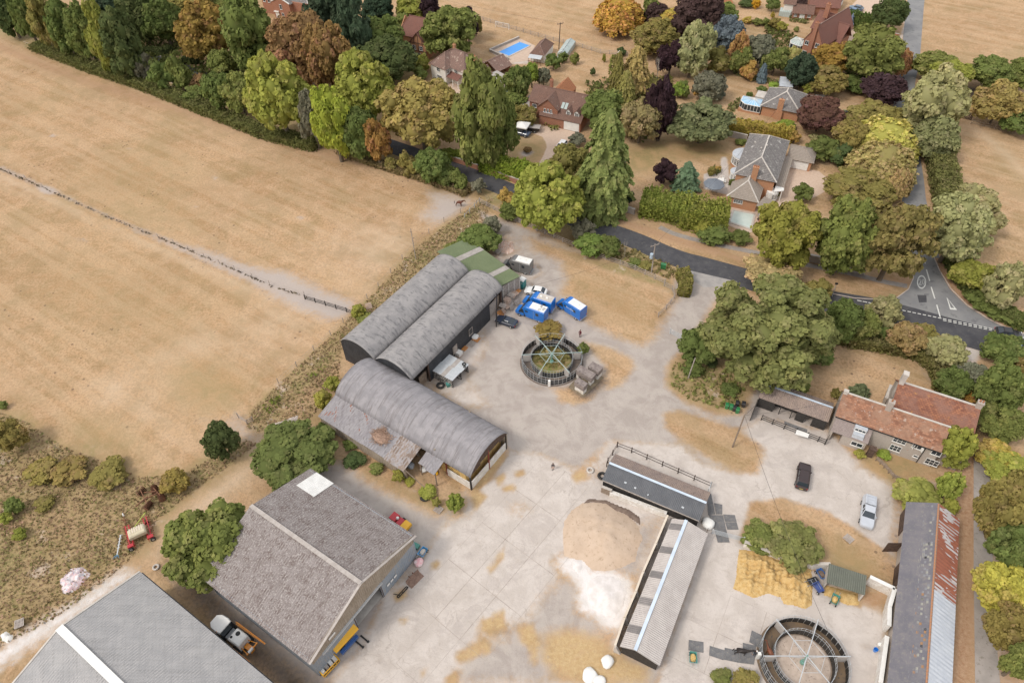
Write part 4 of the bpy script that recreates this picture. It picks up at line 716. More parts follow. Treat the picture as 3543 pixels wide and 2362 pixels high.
def sheet(mb,pts,mode='flat',pitch=.33,amp=.03,m=0,thick=.08,jit=0,seed=0):
    """a roof slope or clad wall: tile courses stepped up the slope, or corrugations running down it"""
    pts=[Vector(p)for p in pts];n=Vector((0,0,0))
    for i in range(len(pts)):n+=(pts[i]-pts[0]).cross(pts[(i+1)%len(pts)]-pts[0])
    n.normalize()
    if n.z<-.01:n=-n
    u=Vector((-n.y,n.x,0));u=u.normalized()if u.length>.02 else Vector((1,0,0));v=n.cross(u)
    if v.z<0:v=-v
    o=pts[0];P2=[Vector(((p-o).dot(u),(p-o).dot(v)))for p in pts];rg=random.Random(seed)
    back=lambda q,h:o+u*q.x+v*q.y+n*h
    lo=[min(q[k]for q in P2)for k in(0,1)];hi=[max(q[k]for q in P2)for k in(0,1)]
    if mode=='flat':mb.face([back(q,0)for q in P2],m)
    else:
        k=1 if mode=='tile' else 0;st=pitch if mode=='tile' else pitch/2;x=lo[k];i=0
        while x<hi[k]-1e-4:
            x2=min(x+st,hi[k]);q=clip(clip(P2,lambda p:p[k]-x),lambda p:x2-p[k])
            if len(q)>2:
                j=rg.uniform(-jit,jit)
                if mode=='tile':
                    mb.face([back(p,amp*(1-(p.y-x)/st)+j)for p in q],m)
                    e=[p for p in q if abs(p.y-x)<1e-5]
                    if len(e)==2:mb.face([back(e[0],-.01),back(e[1],-.01),back(e[1],amp+j),back(e[0],amp+j)],m)
                else:
                    s=1 if i%2==0 else-1;mb.face([back(p,s*amp*(1-2*(p.x-x)/st))for p in q],m)
            x=x2;i+=1
    if thick:
        b=[back(q,-thick)for q in P2];t=[back(q,0)for q in P2];mb.face(b[::-1],m)
        for i in range(len(b)):mb.face([b[i],b[(i+1)%len(b)],t[(i+1)%len(b)],t[i]],m)
class House:
    def __init__(s,name,t,a,b,z,label,cat,flip=False):
        A,B=G(t,*a,z),G(t,*b,z)
        if flip:A,B=B,A
        s.o,s.yaw,s.L,_=frame(A,B);s.root=thing(name,s.o,s.yaw,label,cat);s.c,s.s=math.cos(s.yaw),math.sin(s.yaw)
    def loc(s,t,X,Y,z):
        p=G(t,X,Y,z)-s.o;return Vector((p.x*s.c+p.y*s.s,-p.x*s.s+p.y*s.c,z))
    def part(s,mb,name,mats,parent=None,**kw):return bld(mb,name,mats,parent or s.root,**kw)
def hipfaces(x0,x1,y0,y1,ze,zr,h0,h1,ov,eo,axis='x',rf=.5):
    """polygons of a gable or hip roof; h0, h1: how far the ridge ends lie in from the ends (0 = gable); rf: ridge position across"""
    if axis=='y':x0,x1,y0,y1=y0,y1,x0,x1
    ym=y0+(y1-y0)*rf;sl1=(zr-ze)/(ym-y0);sl2=(zr-ze)/(y1-ym);a0=ov if h0 else eo;a1=ov if h1 else eo
    zl=ze-ov*sl1;zl2=ze-ov*sl2;r0=x0+h0 if h0 else x0-eo;r1=x1-h1 if h1 else x1+eo
    F=[[(x0-a0,y0-ov,zl),(x1+a1,y0-ov,zl),(r1,ym,zr),(r0,ym,zr)],[(x1+a1,y1+ov,zl2),(x0-a0,y1+ov,zl2),(r0,ym,zr),(r1,ym,zr)]];lines=[((r0,ym,zr),(r1,ym,zr))]
    if h0:F.append([(x0-a0,y1+ov,zl2),(x0-a0,y0-ov,zl),(r0,ym,zr)]);lines+=[((x0-a0,y0-ov,zl),(r0,ym,zr)),((x0-a0,y1+ov,zl2),(r0,ym,zr))]
    if h1:F.append([(x1+a1,y0-ov,zl),(x1+a1,y1+ov,zl2),(r1,ym,zr)]);lines+=[((x1+a1,y0-ov,zl),(r1,ym,zr)),((x1+a1,y1+ov,zl2),(r1,ym,zr))]
    sw=(lambda p:(p[1],p[0],p[2]))if axis=='y' else(lambda p:p)
    return[[sw(p)for p in f]for f in F],[(sw(a),sw(b))for a,b in lines]
def roof(H,box,ze,zr,h0=0,h1=0,ov=.35,eo=.2,axis='x',mode='tile',pitch=.33,amp=.03,mats=None,ridge=None,name='roof',capw=.26,rf=.5,skip=(),jit=0):
    F,Ln=hipfaces(*box,ze,zr,h0,h1,ov,eo,axis,rf);mb=MB()
    for k,f in enumerate(F):
        if k not in skip:sheet(mb,f,mode,pitch,amp,seed=k,jit=jit)
    r=H.part(mb,name,mats);cp=MB()
    for a,b in Ln:cp.bar(Vector(a)+Vector((0,0,.03)),Vector(b)+Vector((0,0,.03)),capw,.1)
    if ridge:H.part(cp,'ridge_cap',ridge,r)
    return r
def walls(H,box,z1,mats,zr=None,gx=(True,True),axis='x',z0=0,name='wall',rf=.5,h=(0,0)):
    x0,x1,y0,y1=box;mb=MB();mb.box(x0,x1,y0,y1,z0,z1)
    if zr:
        e=.02
        if axis=='x':
            ym=y0+(y1-y0)*rf
            for on,xa,xb in((gx[0],x0,x0+.25),(gx[1],x1-.25,x1)):
                if on:mb.loft([[(xa,y0,z1-e),(xa,y1,z1-e),(xa,ym,zr-.1)],[(xb,y0,z1-e),(xb,y1,z1-e),(xb,ym,zr-.1)]])
        else:
            xm=x0+(x1-x0)*rf
            for on,ya,yb in((gx[0],y0,y0+.25),(gx[1],y1-.25,y1)):
                if on:mb.loft([[(x0,ya,z1-e),(x1,ya,z1-e),(xm,ya,zr-.1)],[(x0,yb,z1-e),(x1,yb,z1-e),(xm,yb,zr-.1)]])
    return H.part(mb,name,mats)
WINC={}
def window(H,x,y,z,ang,w=1.1,h=1.1,nx=2,ny=2,fm='white',parent=None,name='window'):
    """ang: direction (degrees, local) the window looks; z: sill height"""
    key=(w,h,nx,ny,fm)
    if key not in WINC:
        mb=MB();f=.07;mb.box(-w/2-.06,w/2+.06,-.03,.09,-.08,-.01)
        for a,b in((-w/2,-w/2+f),(w/2-f,w/2)):mb.box(a,b,-.02,.06,0,h)
        for a,b in((0,f),(h-f,h)):mb.box(-w/2+f,w/2-f,-.02,.06,a,b)
        for i in range(1,nx):c=-w/2+w*i/nx;mb.box(c-.03,c+.03,-.02,.055,f,h-f)
        for j in range(1,ny):c=h*j/ny;mb.box(-w/2+f,w/2-f,-.02,.045,c-.02,c+.02)
        p=MB();p.box(-w/2+.02,w/2-.02,-.02,.02,.02,h-.02)
        WINC[key]=(mb.mesh('window',MATS[fm]),p.mesh('pane',MATS['window_glass']))
    a,b=WINC[key];t=math.radians(ang-90);o=part(name,a,parent or H.root,(x,y,z),(0,0,t));part('pane',b,o);return o
def metalroof(name,c1,c2,rust=None,rth=.62,streak=None,sth=.5,rough=.7,su=2.2,sv=.35,rs=.5,amt=.7,fine=(.5,.5,.5),fam=.25,dens=1):
    m,nt,b=newmat(name);b.inputs['Roughness'].default_value=rough;b.inputs['Specular IOR Level'].default_value=.25;tc=nt.nodes.new('ShaderNodeTexCoord')
    mp=nt.nodes.new('ShaderNodeMapping');mp.inputs['Scale'].default_value=(su,sv,1);nt.links.new(tc.outputs['UV'],mp.inputs[0])
    c=mixc(nt,sstep(nt,noise(nt,tc.outputs['UV'],.5,6,.65),.4,.6),c1,c2)
    if streak:c=mixc(nt,mth(nt,'MULTIPLY',sstep(nt,noise(nt,mp.outputs[0],1.0,7,.75,.3),sth,sth+.12),amt),c,streak)
    c=mixc(nt,mth(nt,'MULTIPLY',sstep(nt,noise(nt,tc.outputs['UV'],5*dens,5,.8),.52,.62),fam),c,fine)
    if rust:
        mp2=nt.nodes.new('ShaderNodeMapping');mp2.inputs['Scale'].default_value=(1,.45,1);nt.links.new(tc.outputs['UV'],mp2.inputs[0])
        c=mixc(nt,sstep(nt,noise(nt,mp2.outputs[0],rs,5,.6,.4),rth,rth+.02),c,rust)
    nt.links.new(c,b.inputs['Base Color']);return m
# materials of the buildings
mat('rooflight_grey',(.17,.16,.155),(.22,.2,.195),1,.6);mat('ridge_brown',(.37,.33,.3),(.45,.41,.38),2,.9);mat('white',(.78,.77,.74),(.7,.69,.66),1,.6);mat('render_white',(.76,.74,.7),(.68,.65,.6),.5,.8);glassy('window_glass');mat('black_timber',(.03,.028,.027),(.055,.05,.046),3,.7,.3);mat('timber',(.2,.15,.11),(.3,.24,.19),3,.9,.3);mat('dark_timber',(.07,.045,.035),(.12,.08,.06),3,.85,.3)
mat('grey_timber',(.3,.26,.23),(.42,.37,.33),4,.9,.3);mat('concrete',(.46,.42,.38),(.56,.52,.47),1,.9,.2);mat('whitewash',(.74,.72,.69),(.6,.56,.5),1.3,.85,.2,c3=(.48,.42,.36));mat('steel',(.42,.44,.46),(.55,.56,.57),2,.45,metal=.6);mat('galv',(.5,.53,.55),(.6,.62,.63),3,.5,metal=.35);mat('black',(.02,.02,.022),(.035,.035,.036),2,.6)
mat('red_steel',(.25,.05,.035),(.2,.06,.05),2,.6);mat('lead',(.42,.45,.49),(.5,.53,.57),1.5,.5);mat('blue_ridge',(.5,.58,.68),(.58,.66,.76),.8,.5);mat('slab_grey',(.34,.31,.29),(.42,.39,.36),1,.9)
tiled('brick_red',(.36,.15,.09),(.28,.115,.075),bw=.23,bh=.08,mortar=(.36,.28,.22),ms=.006,c3=(.4,.2,.12));tiled('brick_orange',(.5,.24,.12),(.4,.18,.095),bw=.23,bh=.08,mortar=(.42,.32,.24),ms=.006,c3=(.45,.26,.15))
tiled('tile_brown',(.19,.11,.085),(.25,.145,.11),bw=.18,bh=.33,lichen=(.33,.27,.22),lth=.6,c3=(.15,.1,.085));tiled('tile_redbrown',(.27,.125,.095),(.22,.105,.085),bw=.18,bh=.33,c3=(.2,.11,.09));tiled('tile_pinkish',(.3,.19,.155),(.23,.145,.12),bw=.18,bh=.33,lichen=(.45,.36,.3),lth=.55,c3=(.18,.13,.11))
tiled('tile_grey',(.165,.155,.15),(.27,.25,.24),bw=.33,bh=.36,mortar=(.07,.065,.06),ms=.02,lichen=(.47,.45,.42),lth=.57,c3=(.2,.185,.175));tiled('tile_beige',(.3,.255,.215),(.35,.3,.255),bw=.33,bh=.36,mortar=(.14,.12,.1),ms=.018,c3=(.26,.225,.195))
tiled('tile_orange',(.42,.17,.085),(.5,.22,.1),bw=.18,bh=.2,c3=(.33,.14,.08));tiled('tile_farm',(.2,.095,.06),(.4,.205,.125),bw=.42,bh=.3,mortar=(.2,.1,.075),ms=.02,lichen=(.42,.33,.28),lth=.57,c3=(.32,.2,.14),mixamt=.7,lsc=1.3);tiled('tile_farm_dark',(.2,.085,.06),(.37,.165,.095),bw=.42,bh=.3,mortar=(.14,.07,.05),ms=.02,lichen=(.48,.24,.08),lth=.6,c3=(.25,.14,.11),mixamt=.7,lsc=1.2)
tiled('tile_stone',(.27,.22,.205),(.33,.275,.255),bw=.25,bh=.2,mortar=(.12,.1,.09),ms=.012,lichen=(.12,.1,.09),lth=.66,c3=(.3,.25,.24));tiled('flint',(.43,.37,.32),(.3,.26,.23),bw=.16,bh=.12,mortar=(.45,.4,.35),ms=.02,lichen=(.42,.2,.15),lth=.62,c3=(.45,.4,.36))
metalroof('roof_tin',(.25,.24,.24),(.31,.295,.29),rust=(.34,.14,.09),rth=.735,streak=(.1,.1,.105),sth=.5,su=1.6,sv=.5,amt=.7,fine=(.22,.22,.215),fam=.35)
metalroof('roof_arch',(.235,.225,.235),(.3,.285,.295),rust=(.3,.15,.11),rth=.73,streak=(.15,.135,.135),sth=.5,su=2.2,sv=.16,amt=.65,fine=(.26,.235,.225),fam=.35,rs=.35)
metalroof('roof_arch_rust',(.24,.225,.235),(.3,.285,.29),rust=(.26,.13,.1),rth=.62,rs=.5,streak=(.15,.13,.13),sth=.5,su=2,sv=.3,amt=.6,fine=(.26,.22,.21));metalroof('roof_patchy',(.27,.25,.25),(.33,.3,.3),rust=(.2,.15,.12),rth=.55,rs=.7,streak=(.24,.17,.12),sth=.46,su=1,sv=.8,amt=.8,fine=(.42,.4,.38),fam=.6);metalroof('roof_moss',(.125,.135,.11),(.15,.16,.13),streak=(.1,.1,.085),amt=.4,fine=(.2,.2,.18));metalroof('roof_asbestos',(.225,.195,.185),(.275,.245,.235),streak=(.13,.095,.085),sth=.48,su=.8,sv=.8,amt=.75,fine=(.5,.47,.44),fam=.75,rough=.95,dens=.8);metalroof('roof_cement',(.33,.325,.325),(.39,.38,.375),streak=(.23,.225,.22),sth=.48,su=3,sv=.12,amt=.5,fine=(.3,.28,.27),fam=.3,rough=.9)
metalroof('roof_stable',(.5,.465,.44),(.43,.395,.375),streak=(.3,.25,.23),sth=.54,su=3,sv=.5,amt=.5,fine=(.36,.31,.28),fam=.5,rough=.9);metalroof('roof_dark',(.1,.105,.115),(.13,.135,.145),streak=(.16,.15,.15),sth=.52,su=3,sv=.3,amt=.4,fine=(.09,.09,.1));metalroof('roof_lichen',(.24,.19,.17),(.31,.24,.2),streak=(.14,.11,.1),sth=.5,su=3,sv=1,amt=.7,fine=(.46,.36,.31),fam=.6)
metalroof('roof_green',(.15,.185,.1),(.175,.21,.115),streak=(.13,.16,.09),sth=.5,amt=.4,fine=(.2,.22,.13));metalroof('roof_rusty',(.33,.12,.075),(.27,.105,.07),rust=(.5,.47,.47),rth=.55,rs=.4,streak=(.4,.16,.09),sth=.5,amt=.5,fine=(.3,.1,.07));metalroof('roof_zinc',(.46,.49,.54),(.54,.57,.61),streak=(.34,.34,.36),sth=.63,su=1.2,sv=2.5,amt=.8,fine=(.5,.52,.56),fam=.2)
metalroof('clad_black',(.035,.037,.042),(.05,.052,.058),streak=(.075,.075,.08),sth=.52,su=3,sv=.3,amt=.6,fine=(.09,.085,.085),fam=.25,rough=.6);metalroof('clad_blue',(.24,.28,.33),(.3,.33,.37),streak=(.4,.34,.26),sth=.5,su=2,sv=.3,amt=.5,fine=(.2,.2,.2),fam=.2,rough=.6);metalroof('clad_board',(.3,.25,.19),(.38,.32,.26),streak=(.22,.18,.14),su=4,sv=.3,fine=(.42,.38,.33))
metalroof('slate',(.15,.145,.165),(.18,.17,.185),streak=(.25,.225,.2),sth=.54,su=1,sv=1,amt=.5,fine=(.27,.26,.22),fam=.35,rough=.75,dens=.5)
M=MATS
# ---- twin arched black barn
H=House('twin_arch_barn','Z',(915,1535),(1975,478),5,'black clad barn under two grey arched tin roofs side by side','barn');HB1=H;L,WW=H.L,15.6;AW=WW/2;WH=4.75
def arch(H,x0,x1,y0,y1,zs,rise,mats,amp=.012,pitch=.42,seg=12,name='roof',sagk=0,seed=1,ov=.15):
    w=y1-y0;R=(w*w/4+rise*rise)/(2*rise);zc=zs+rise-R;half=math.asin(min(1,w/2/R));rg=random.Random(seed);mb=MB();nx=int((x1-x0)/pitch);rings=[]
    for i in range(nx+1):
        x=x0+(x1-x0)*i/nx;a=amp*(1 if i%2 else-1)+(.012 if(i//3)%2 else 0);sag=sagk*math.sin(PI*3*i/nx)*.6;ring=[]
        for k in range(seg+1):
            t=-half*1.02+2*half*1.02*k/seg;rr=R+a+rg.uniform(-.008,.008);ring.append((x,(y0+y1)/2+rr*math.sin(t),zc+rr*math.cos(t)-sag*math.cos(t*PI/2/half)))
        rings.append(ring)
    vv=[];i0=len(mb.v)
    for r in rings:mb.v+=r
    n=seg+1;ms=[]
    for a in range(nx):
        for k in range(seg):mb.f.append((a*n+k,a*n+k+1,(a+1)*n+k+1,(a+1)*n+k));mb.m.append(0)
    me=mb.mesh(name,mats);uvl=me.uv_layers.new(name='uv');arc=[R*(-half+2*half*k/seg)for k in range(seg+1)];li=np.empty(len(me.loops),np.int32);me.loops.foreach_get('vertex_index',li);U=np.zeros((len(li),2),np.float32);U[:,0]=x0+(x1-x0)*(li//n)/nx+seed*31;U[:,1]=np.array(arc)[li%n];uvl.data.foreach_set('uv',U.ravel());me.polygons.foreach_set('use_smooth',[True]*len(me.polygons))
    o=bpy.data.objects.new(name,me);COL.objects.link(o);o.parent=H.root
    sd_=o.modifiers.new('t','SOLIDIFY');sd_.thickness=.06;sd_.offset=-1;return o
def archwall(H,x,y0,y1,z1,rise,mats,th=.2,name='gable_wall',z0=0,ztop_only=False):
    w=y1-y0;R=(w*w/4+rise*rise)/(2*rise);zc=z1+rise-R;half=math.asin(min(1,w/2/R));mb=MB();n=36
    for i in range(n):   # vertical sheets, each a touch in or out
        ya=y0+w*i/n;yb=y0+w*(i+1)/n;za=zc+math.sqrt(max(0,R*R-(ya-(y0+y1)/2)**2));zb=zc+math.sqrt(max(0,R*R-(yb-(y0+y1)/2)**2));s=.02 if i%2 else 0
        mb.hexa([(x-s,ya,z0),(x+th,ya,z0),(x+th,yb,z0),(x-s,yb,z0)],[(x-s,ya,za-.06),(x+th,ya,za-.06),(x+th,yb,zb-.06),(x-s,yb,zb-.06)])
    return H.part(mb,name,mats)
arch(H,-.2,L,-.15,AW,WH,2.05,M['roof_tin'],seed=2);arch(H,-.2,L+.3,AW,WW+.1,WH,2.05,M['roof_tin'],seed=3)
archwall(H,0,0,AW,WH,2.0,M['clad_black']);archwall(H,0,AW,WW,WH,2.0,M['clad_black']);archwall(H,L-.3,0,AW,WH,2.0,M['clad_black']);archwall(H,L-.3,AW,WW,WH,2.0,M['clad_black'])
def xat(t,X,Y,z=5):return H.loc(t,X,Y,z).x
xo0=xat('Z',1110,1340);xo1=xat('Z',1822,632)
mb=MB();sheet(mb,[(xo0,0,0),(xo1,0,0),(xo1,0,WH),(xo0,0,WH)],'corr',.3,.02,thick=.15);H.part(mb,'side_wall',M['clad_black']);mb=MB();mb.box(0,L,WW-.2,WW,0,WH);mb.box(.25,L-.3,4.5,4.6,0,WH);H.part(mb,'inner_wall',M['clad_black'])
mb=MB();mb.box(0,.25,0,.25,0,WH);mb.box(L-.55,L-.3,0,.25,0,WH);mb.box(xo0-.25,xo0,.0,.25,0,WH);mb.bar((0,.12,WH-.15),(L-.3,.12,WH-.15),.2,.2);H.part(mb,'posts',M['dark_timber'])
mb=MB();mb.box(xo1,xo1+2.6,.35,.45,0,3.2);H.part(mb,'door',M['grey_timber']);mb=MB();mb.box(L-2.2,L-.6,.4,.5,0,3.4);[mb.box(L-2.2+k*.4,L-2.12+k*.4,.36,.4,0,3.4)for k in range(4)];H.part(mb,'door',M['timber'])
mb=MB();mb.box(xo0-2.2,xo0-.3,.5,.62,0,2.6);[mb.box(xo0-2.2,xo0-.3,.46,.5,.3+k*.7,.42+k*.7)for k in range(4)];H.part(mb,'gate',M['timber'])
for X,Y,w,h,fm in((1582,860,1.1,1.5,'grey_timber'),(1400,1050,1.2,1.7,'grey_timber')):
    x=xat('Z',X,Y+10,4.75);o=window(H,x,-.1,1.5 if w<1.15 else 1.0,-90,w,h,1,1,fm)
mb=MB();x=xat('Z',1400,1060,4.75);mb.box(x-.5,x+.5,-.2,-.16,1.1,2.6);H.part(mb,'shutter',M['grey_timber'])
# ---- green-roofed lean-to behind it
H=House('lean_to_shed','Z',(1980,470),(2175,352),3.9,'long green tin lean-to of concrete blocks at the end of the twin barn','shed')
p=[H.loc('Z',1980,470,3.9),H.loc('Z',2175,352,3.9),H.loc('Z',1455,42,3.9),H.loc('Z',1350,108,3.9)];D=15.8;WL=H.L
mb=MB();dark=0;ys=[0,3.0,4.3,10.6,12.0,D]
for k in range(5):sheet(mb,[(-3.2,ys[k],4.5),(WL+.2,ys[k],3.75),(WL+.2,ys[k+1],3.75),(-3.2,ys[k+1],4.5)],'flat' if 0 else 'corr',.34,.03,m=1 if k in(1,3)else 0,thick=.06)
H.part(mb,'roof',[M['roof_green'],M['slab_grey']])
mb=MB();n=3
for k in range(n):
    for j in range(9):mb.box(WL*k/n+.13,WL*(k+1)/n-.13,.05+.02*((j*7+k)%3),.25,j*.42+.01,j*.42+.4)
H.part(mb,'block_panel',M['grey_timber'],kind='stuff');mb=MB();[mb.box(WL*k/n-.12,WL*k/n+.12,0,.3,0,3.75)for k in range(n+1)];mb.box(WL-.2,WL,.3,D,0,3.7);mb.box(0,WL-.2,D-.2,D,0,3.7);H.part(mb,'wall',M['concrete'])
# ---- long arched barn
H=House('arched_hay_barn',8,(838,165),(0,0),3.8,'long grey arched barn with rusty edge and straw in its open gable','barn');bpy.data.objects.remove(H.root)
a_=G(8,838,165,3.8);L=27.4;H.yaw=R_(-36.5);H.c,H.s=math.cos(H.yaw),math.sin(H.yaw);H.o=Vector((a_.x-H.c*L,a_.y-H.s*L,0));H.L=L;H.root=thing('arched_hay_barn',H.o,H.yaw,'long grey arched barn with rusty low eave, roof creeper and straw-filled gable','barn');WW=9.2;HB3=H
arch(H,0,L+.15,-.15,WW+.1,3.8,2.45,M['roof_arch'],amp=.02,pitch=.45,seed=5,sagk=.05)
archwall(H,.1,0,WW,3.8,2.4,M['clad_board'],name='gable_wall');mb=MB();mb.box(0,L,WW-.2,WW-.05,0,3.8);mb.box(0,L*.62,.05,.2,0,3.7);mb.box(L-7,L-6.8,.2,WW-.2,0,4.6);H.part(mb,'wall',M['clad_board'])
for k in range(2):mb=MB();mb.box(L-.2,L-.06,.25+k*4.4,4.45+k*4.4-.05,0,1.75);H.part(mb,'wall_panel',M['whitewash'])
mb=MB();mb.box(L-4.6,L-.3,.0,.12,0,1.7);H.part(mb,'wall_panel',M['whitewash'])
for x,y in((L-.12,0.02),(L-.12,WW-.15)):mb=MB();mb.box(x-.1,x+.1,y-.1,y+.1,0,3.8);H.part(mb,'post',M['black'])
for x,y in((L-.1,4.5),(L-4.7,.05),(L-8,.05)):mb=MB();mb.box(x-.09,x+.09,y-.09,y+.09,0,3.7 if y<1 else 4.8);H.part(mb,'post',M['red_steel'])
R3=(WW*WW/4+2.4**2)/4.8;zc3=3.8+2.4-R3;mb=MB();n=18    # boarded head of the gable
for i in range(n):
    ya=WW*i/n;yb=WW*(i+1)/n;za=zc3+math.sqrt(R3**2-(ya-WW/2)**2)-.05;zb=zc3+math.sqrt(R3**2-(yb-WW/2)**2)-.05;lo=4.1 if 4<i<14 else 3.6
    if min(za,zb)>lo:mb.hexa([(L-.1,ya,lo),(L-.05,ya,lo),(L-.05,yb-.03,lo),(L-.1,yb-.03,lo)],[(L-.1,ya,za),(L-.05,ya,za),(L-.05,yb-.03,zb),(L-.1,yb-.03,zb)])
H.part(mb,'gable_boards',M['dark_timber'])
STRAW=mat('straw_mat',(.5,.33,.12),(.62,.44,.19),3,.95,.8,c3=(.36,.22,.07))
bm_=MB();bm_.box(-1.05,1.05,-.55,.55,0,1.05);BALE=bm_.mesh('bale',STRAW);nb=0
for yy in range(4):
    for zz in range(3):
        x_=L-1.6;y_=1.15+yy*2.2;w_=H.root.matrix_world;p=H.o+Vector((x_*H.c-y_*H.s,x_*H.s+y_*H.c,zz*1.06));o=bpy.data.objects.new('straw_bale',BALE);COL.objects.link(o);o.location=p;o.rotation_euler=(0,0,H.yaw+PI/2);tag(o,['lowest','middle','topmost'][zz]+' straw bale of the '+['front post','second','third','last'][yy]+' column in the arched barn gable','straw bale','straw bales stacked in the open gable')
for k in range(2):
    for zz in range(2):x_=L-3.9;y_=.9;p=H.o+Vector(((x_+(k-.5)*-2.2)*H.c-y_*H.s,(x_+(k-.5)*-2.2)*H.s+y_*H.c,zz*1.06));o=bpy.data.objects.new('straw_bale',BALE);COL.objects.link(o);o.location=p;o.rotation_euler=(0,0,H.yaw);tag(o,['lower','upper'][zz]+' straw bale behind the side panel, '+['nearer the open gable','nearer the lean-to roof'][k],'straw bale','straw bales stacked in the open gable')
# its broken lean-to on the near side
def lean(x0,x1,w,m,pitch=.5,hi=3.86,nm='lean_to_roof'):
    mb=MB();sheet(mb,[(x0,-w,hi-.27*w),(x1,-w,hi-.27*w),(x1,.25,hi+.08),(x0,.25,hi+.08)],'corr',pitch,.025,thick=.05);return H.part(mb,nm,m)
lean(.1,9.6,4.4,M['roof_arch_rust']);lean(9.6,14.2,4.35,M['roof_arch']);lean(14.2,L-9.2,4.5,M['roof_patchy']);lean(L-8.1,L-6.6,2.3,M['roof_arch_rust'],hi=3.8);lean(L-6.6,L-4.8,2.6,M['roof_arch'],hi=3.84)
mb=MB();sheet(mb,[(.3,-4.2,0),(L-9.2,-4.2,0),(L-9.2,-4.2,2.6),(.3,-4.2,2.6)],'corr',.5,.03,thick=.05);H.part(mb,'lean_to_wall',M['clad_board'])
for x,y,h in((L-9.2,-4.2,2.6),(L-8.0,-2.2,3.1),(L-4.9,-2.4,3.1)):mb=MB();mb.box(x,x+.15,y,y+.15,0,h);H.part(mb,'post',M['timber'])
mb=MB();mb.bar((L-9.1,-4.1,2.5),(L-5.2,-3.9,.3),.1);H.part(mb,'fallen_beam',M['timber'])
# ---- big gabled barn
a_,b_,c_=G(7,2095,1400,6),G(7,1375,830,6),G(8,440,570,6)
H=House('gabled_grain_barn',7,(2095,1400),(1375,830),6,'large gabled barn with ribbed lichen-speckled roof and blue-grey walls','barn',flip=True);L=H.L;WW=19.05;HB4=H
mb=MB();F,Ln=hipfaces(0,L,0,WW,5.6,9.1,0,0,.4,.3)
for k,f in enumerate(F):sheet(mb,f,'corr',.36,.035,thick=.08)
rr=H.part(mb,'roof',M['roof_asbestos']);cp=MB();cp.bar(Vector(Ln[0][0])+Vector((0,0,.05)),Vector(Ln[0][1])+Vector((0,0,.05)),.55,.1)
for k,f in enumerate(F):cp.bar(Vector(f[1 if k==0 else 0])+Vector((0,0,.04)),Vector(f[2 if k==0 else 3])+Vector((0,0,.04)),.3,.06)
H.part(cp,'ridge_cap',M['ridge_brown'],rr);mb=MB();pz=lambda y:9.1-abs(y-WW/2)/(WW/2)*3.5+.06
sheet(mb,[(1.0,WW-3.2,pz(WW-3.2)),(4.4,WW-3.2,pz(WW-3.2)),(4.4,WW+.35,pz(WW+.35)),(1.0,WW+.35,pz(WW+.35))],'corr',.3,.025,thick=.04);H.part(mb,'new_roof_sheet',M['white'])
mb=MB();sheet(mb,[(0,0,0),(L,0,0),(L,0,5.6),(0,0,5.6)],'corr',.3,.025,thick=.1);sheet(mb,[(0,WW,0),(L,WW,0),(L,WW,5.6),(0,WW,5.6)],'corr',.3,.025,thick=.1);sheet(mb,[(0,0,0),(0,WW,0),(0,WW,5.6),(0,WW/2,9),(0,0,5.6)],'corr',.3,.025,thick=.1);H.part(mb,'wall',M['clad_blue'])
d0,d1=7.2,12.0;mb=MB()   # front gable: lower blue sheets, upper boarded skirt, open doorway
for y0,y1 in((0,d0),(d1,WW)):mb=MB();sheet(mb,[(L,y0,0),(L,y1,0),(L,y1,4.0),(L,y0,4.0)],'corr',.3,.025,thick=.1);H.part(mb,'front_wall',M['clad_blue'])
mb=MB();sheet(mb,[(L+.06,0,4.0),(L+.06,WW,4.0),(L+.06,WW,5.7),(L+.06,WW/2,9.05),(L+.06,0,5.7)],'corr',.3,.025,thick=.06);H.part(mb,'gable_boards',M['clad_board'])
mb=MB();mb.bar((L+.15,1.5,3.95),(L+.15,12.4,3.95),.25,.25);H.part(mb,'door_rail',M['galv']);mb=MB();mb.box(L-.2,L,d1,d1+.3,0,4);mb.box(L-.2,L,d0-.3,d0,0,4);H.part(mb,'door_post',M['dark_timber']);mb=MB();mb.box(L+.12,L+.16,3,4.1,5.1,5.5);mb.box(L+.12,L+.15,13.0,13.5,1.6,2.0);mb.box(L+.12,L+.15,13.7,14.2,1.6,2.0);mb.box(L+.12,L+.15,14.4,14.9,1.6,2.0);H.part(mb,'notice',M['white'])
mb=MB();mb.box(.3,L-.3,.3,WW-.3,.01,.02);H.part(mb,'inside_floor',M['concrete']);mb=MB()
for y in(4,7.5,11.5,15):mb.box(L-7,L-6.8,y,y+.2,0,6)
H.part(mb,'inner_post',M['steel'])
# ---- grey ribbed barn at the bottom corner
H=House('grey_ribbed_barn',7,(943,830),(1820,1568),6,'huge pale grey ribbed roof barn with white ridge at the corner','barn');L=H.L+6;WW=17.2;HB5=H;r_=[0]
for z in(8,8.5,9):p_=H.loc(7,400,1190,z);r_.append((z,p_))
pr=H.loc(7,400,1190,8.6);WW=-pr.y*2 if pr.y<0 else WW;F,Ln=hipfaces(-.1,L,-WW,0,6,8.6,0,0,.3,.2);mb=MB()
for k,f in enumerate(F):sheet(mb,f,'corr',.34,.03,thick=.08)
rr=H.part(mb,'roof',M['roof_cement']);cp=MB();cp.bar(Vector(Ln[0][0])+Vector((0,0,.06)),Vector(Ln[0][1])+Vector((0,0,.06)),.95,.12);H.part(cp,'ridge_cap',M['white'],rr);mb=MB();cp=MB()
for k,f in enumerate(F):cp.bar(Vector(f[0 if k==0 else 1])+Vector((0,0,.04)),Vector(f[3 if k==0 else 2])+Vector((0,0,.04)),.22,.06)
H.part(cp,'verge_cap',M['concrete'],rr);walls(H,(0,L,-WW+.1,-.1),5.9,M['clad_black'],8.5)
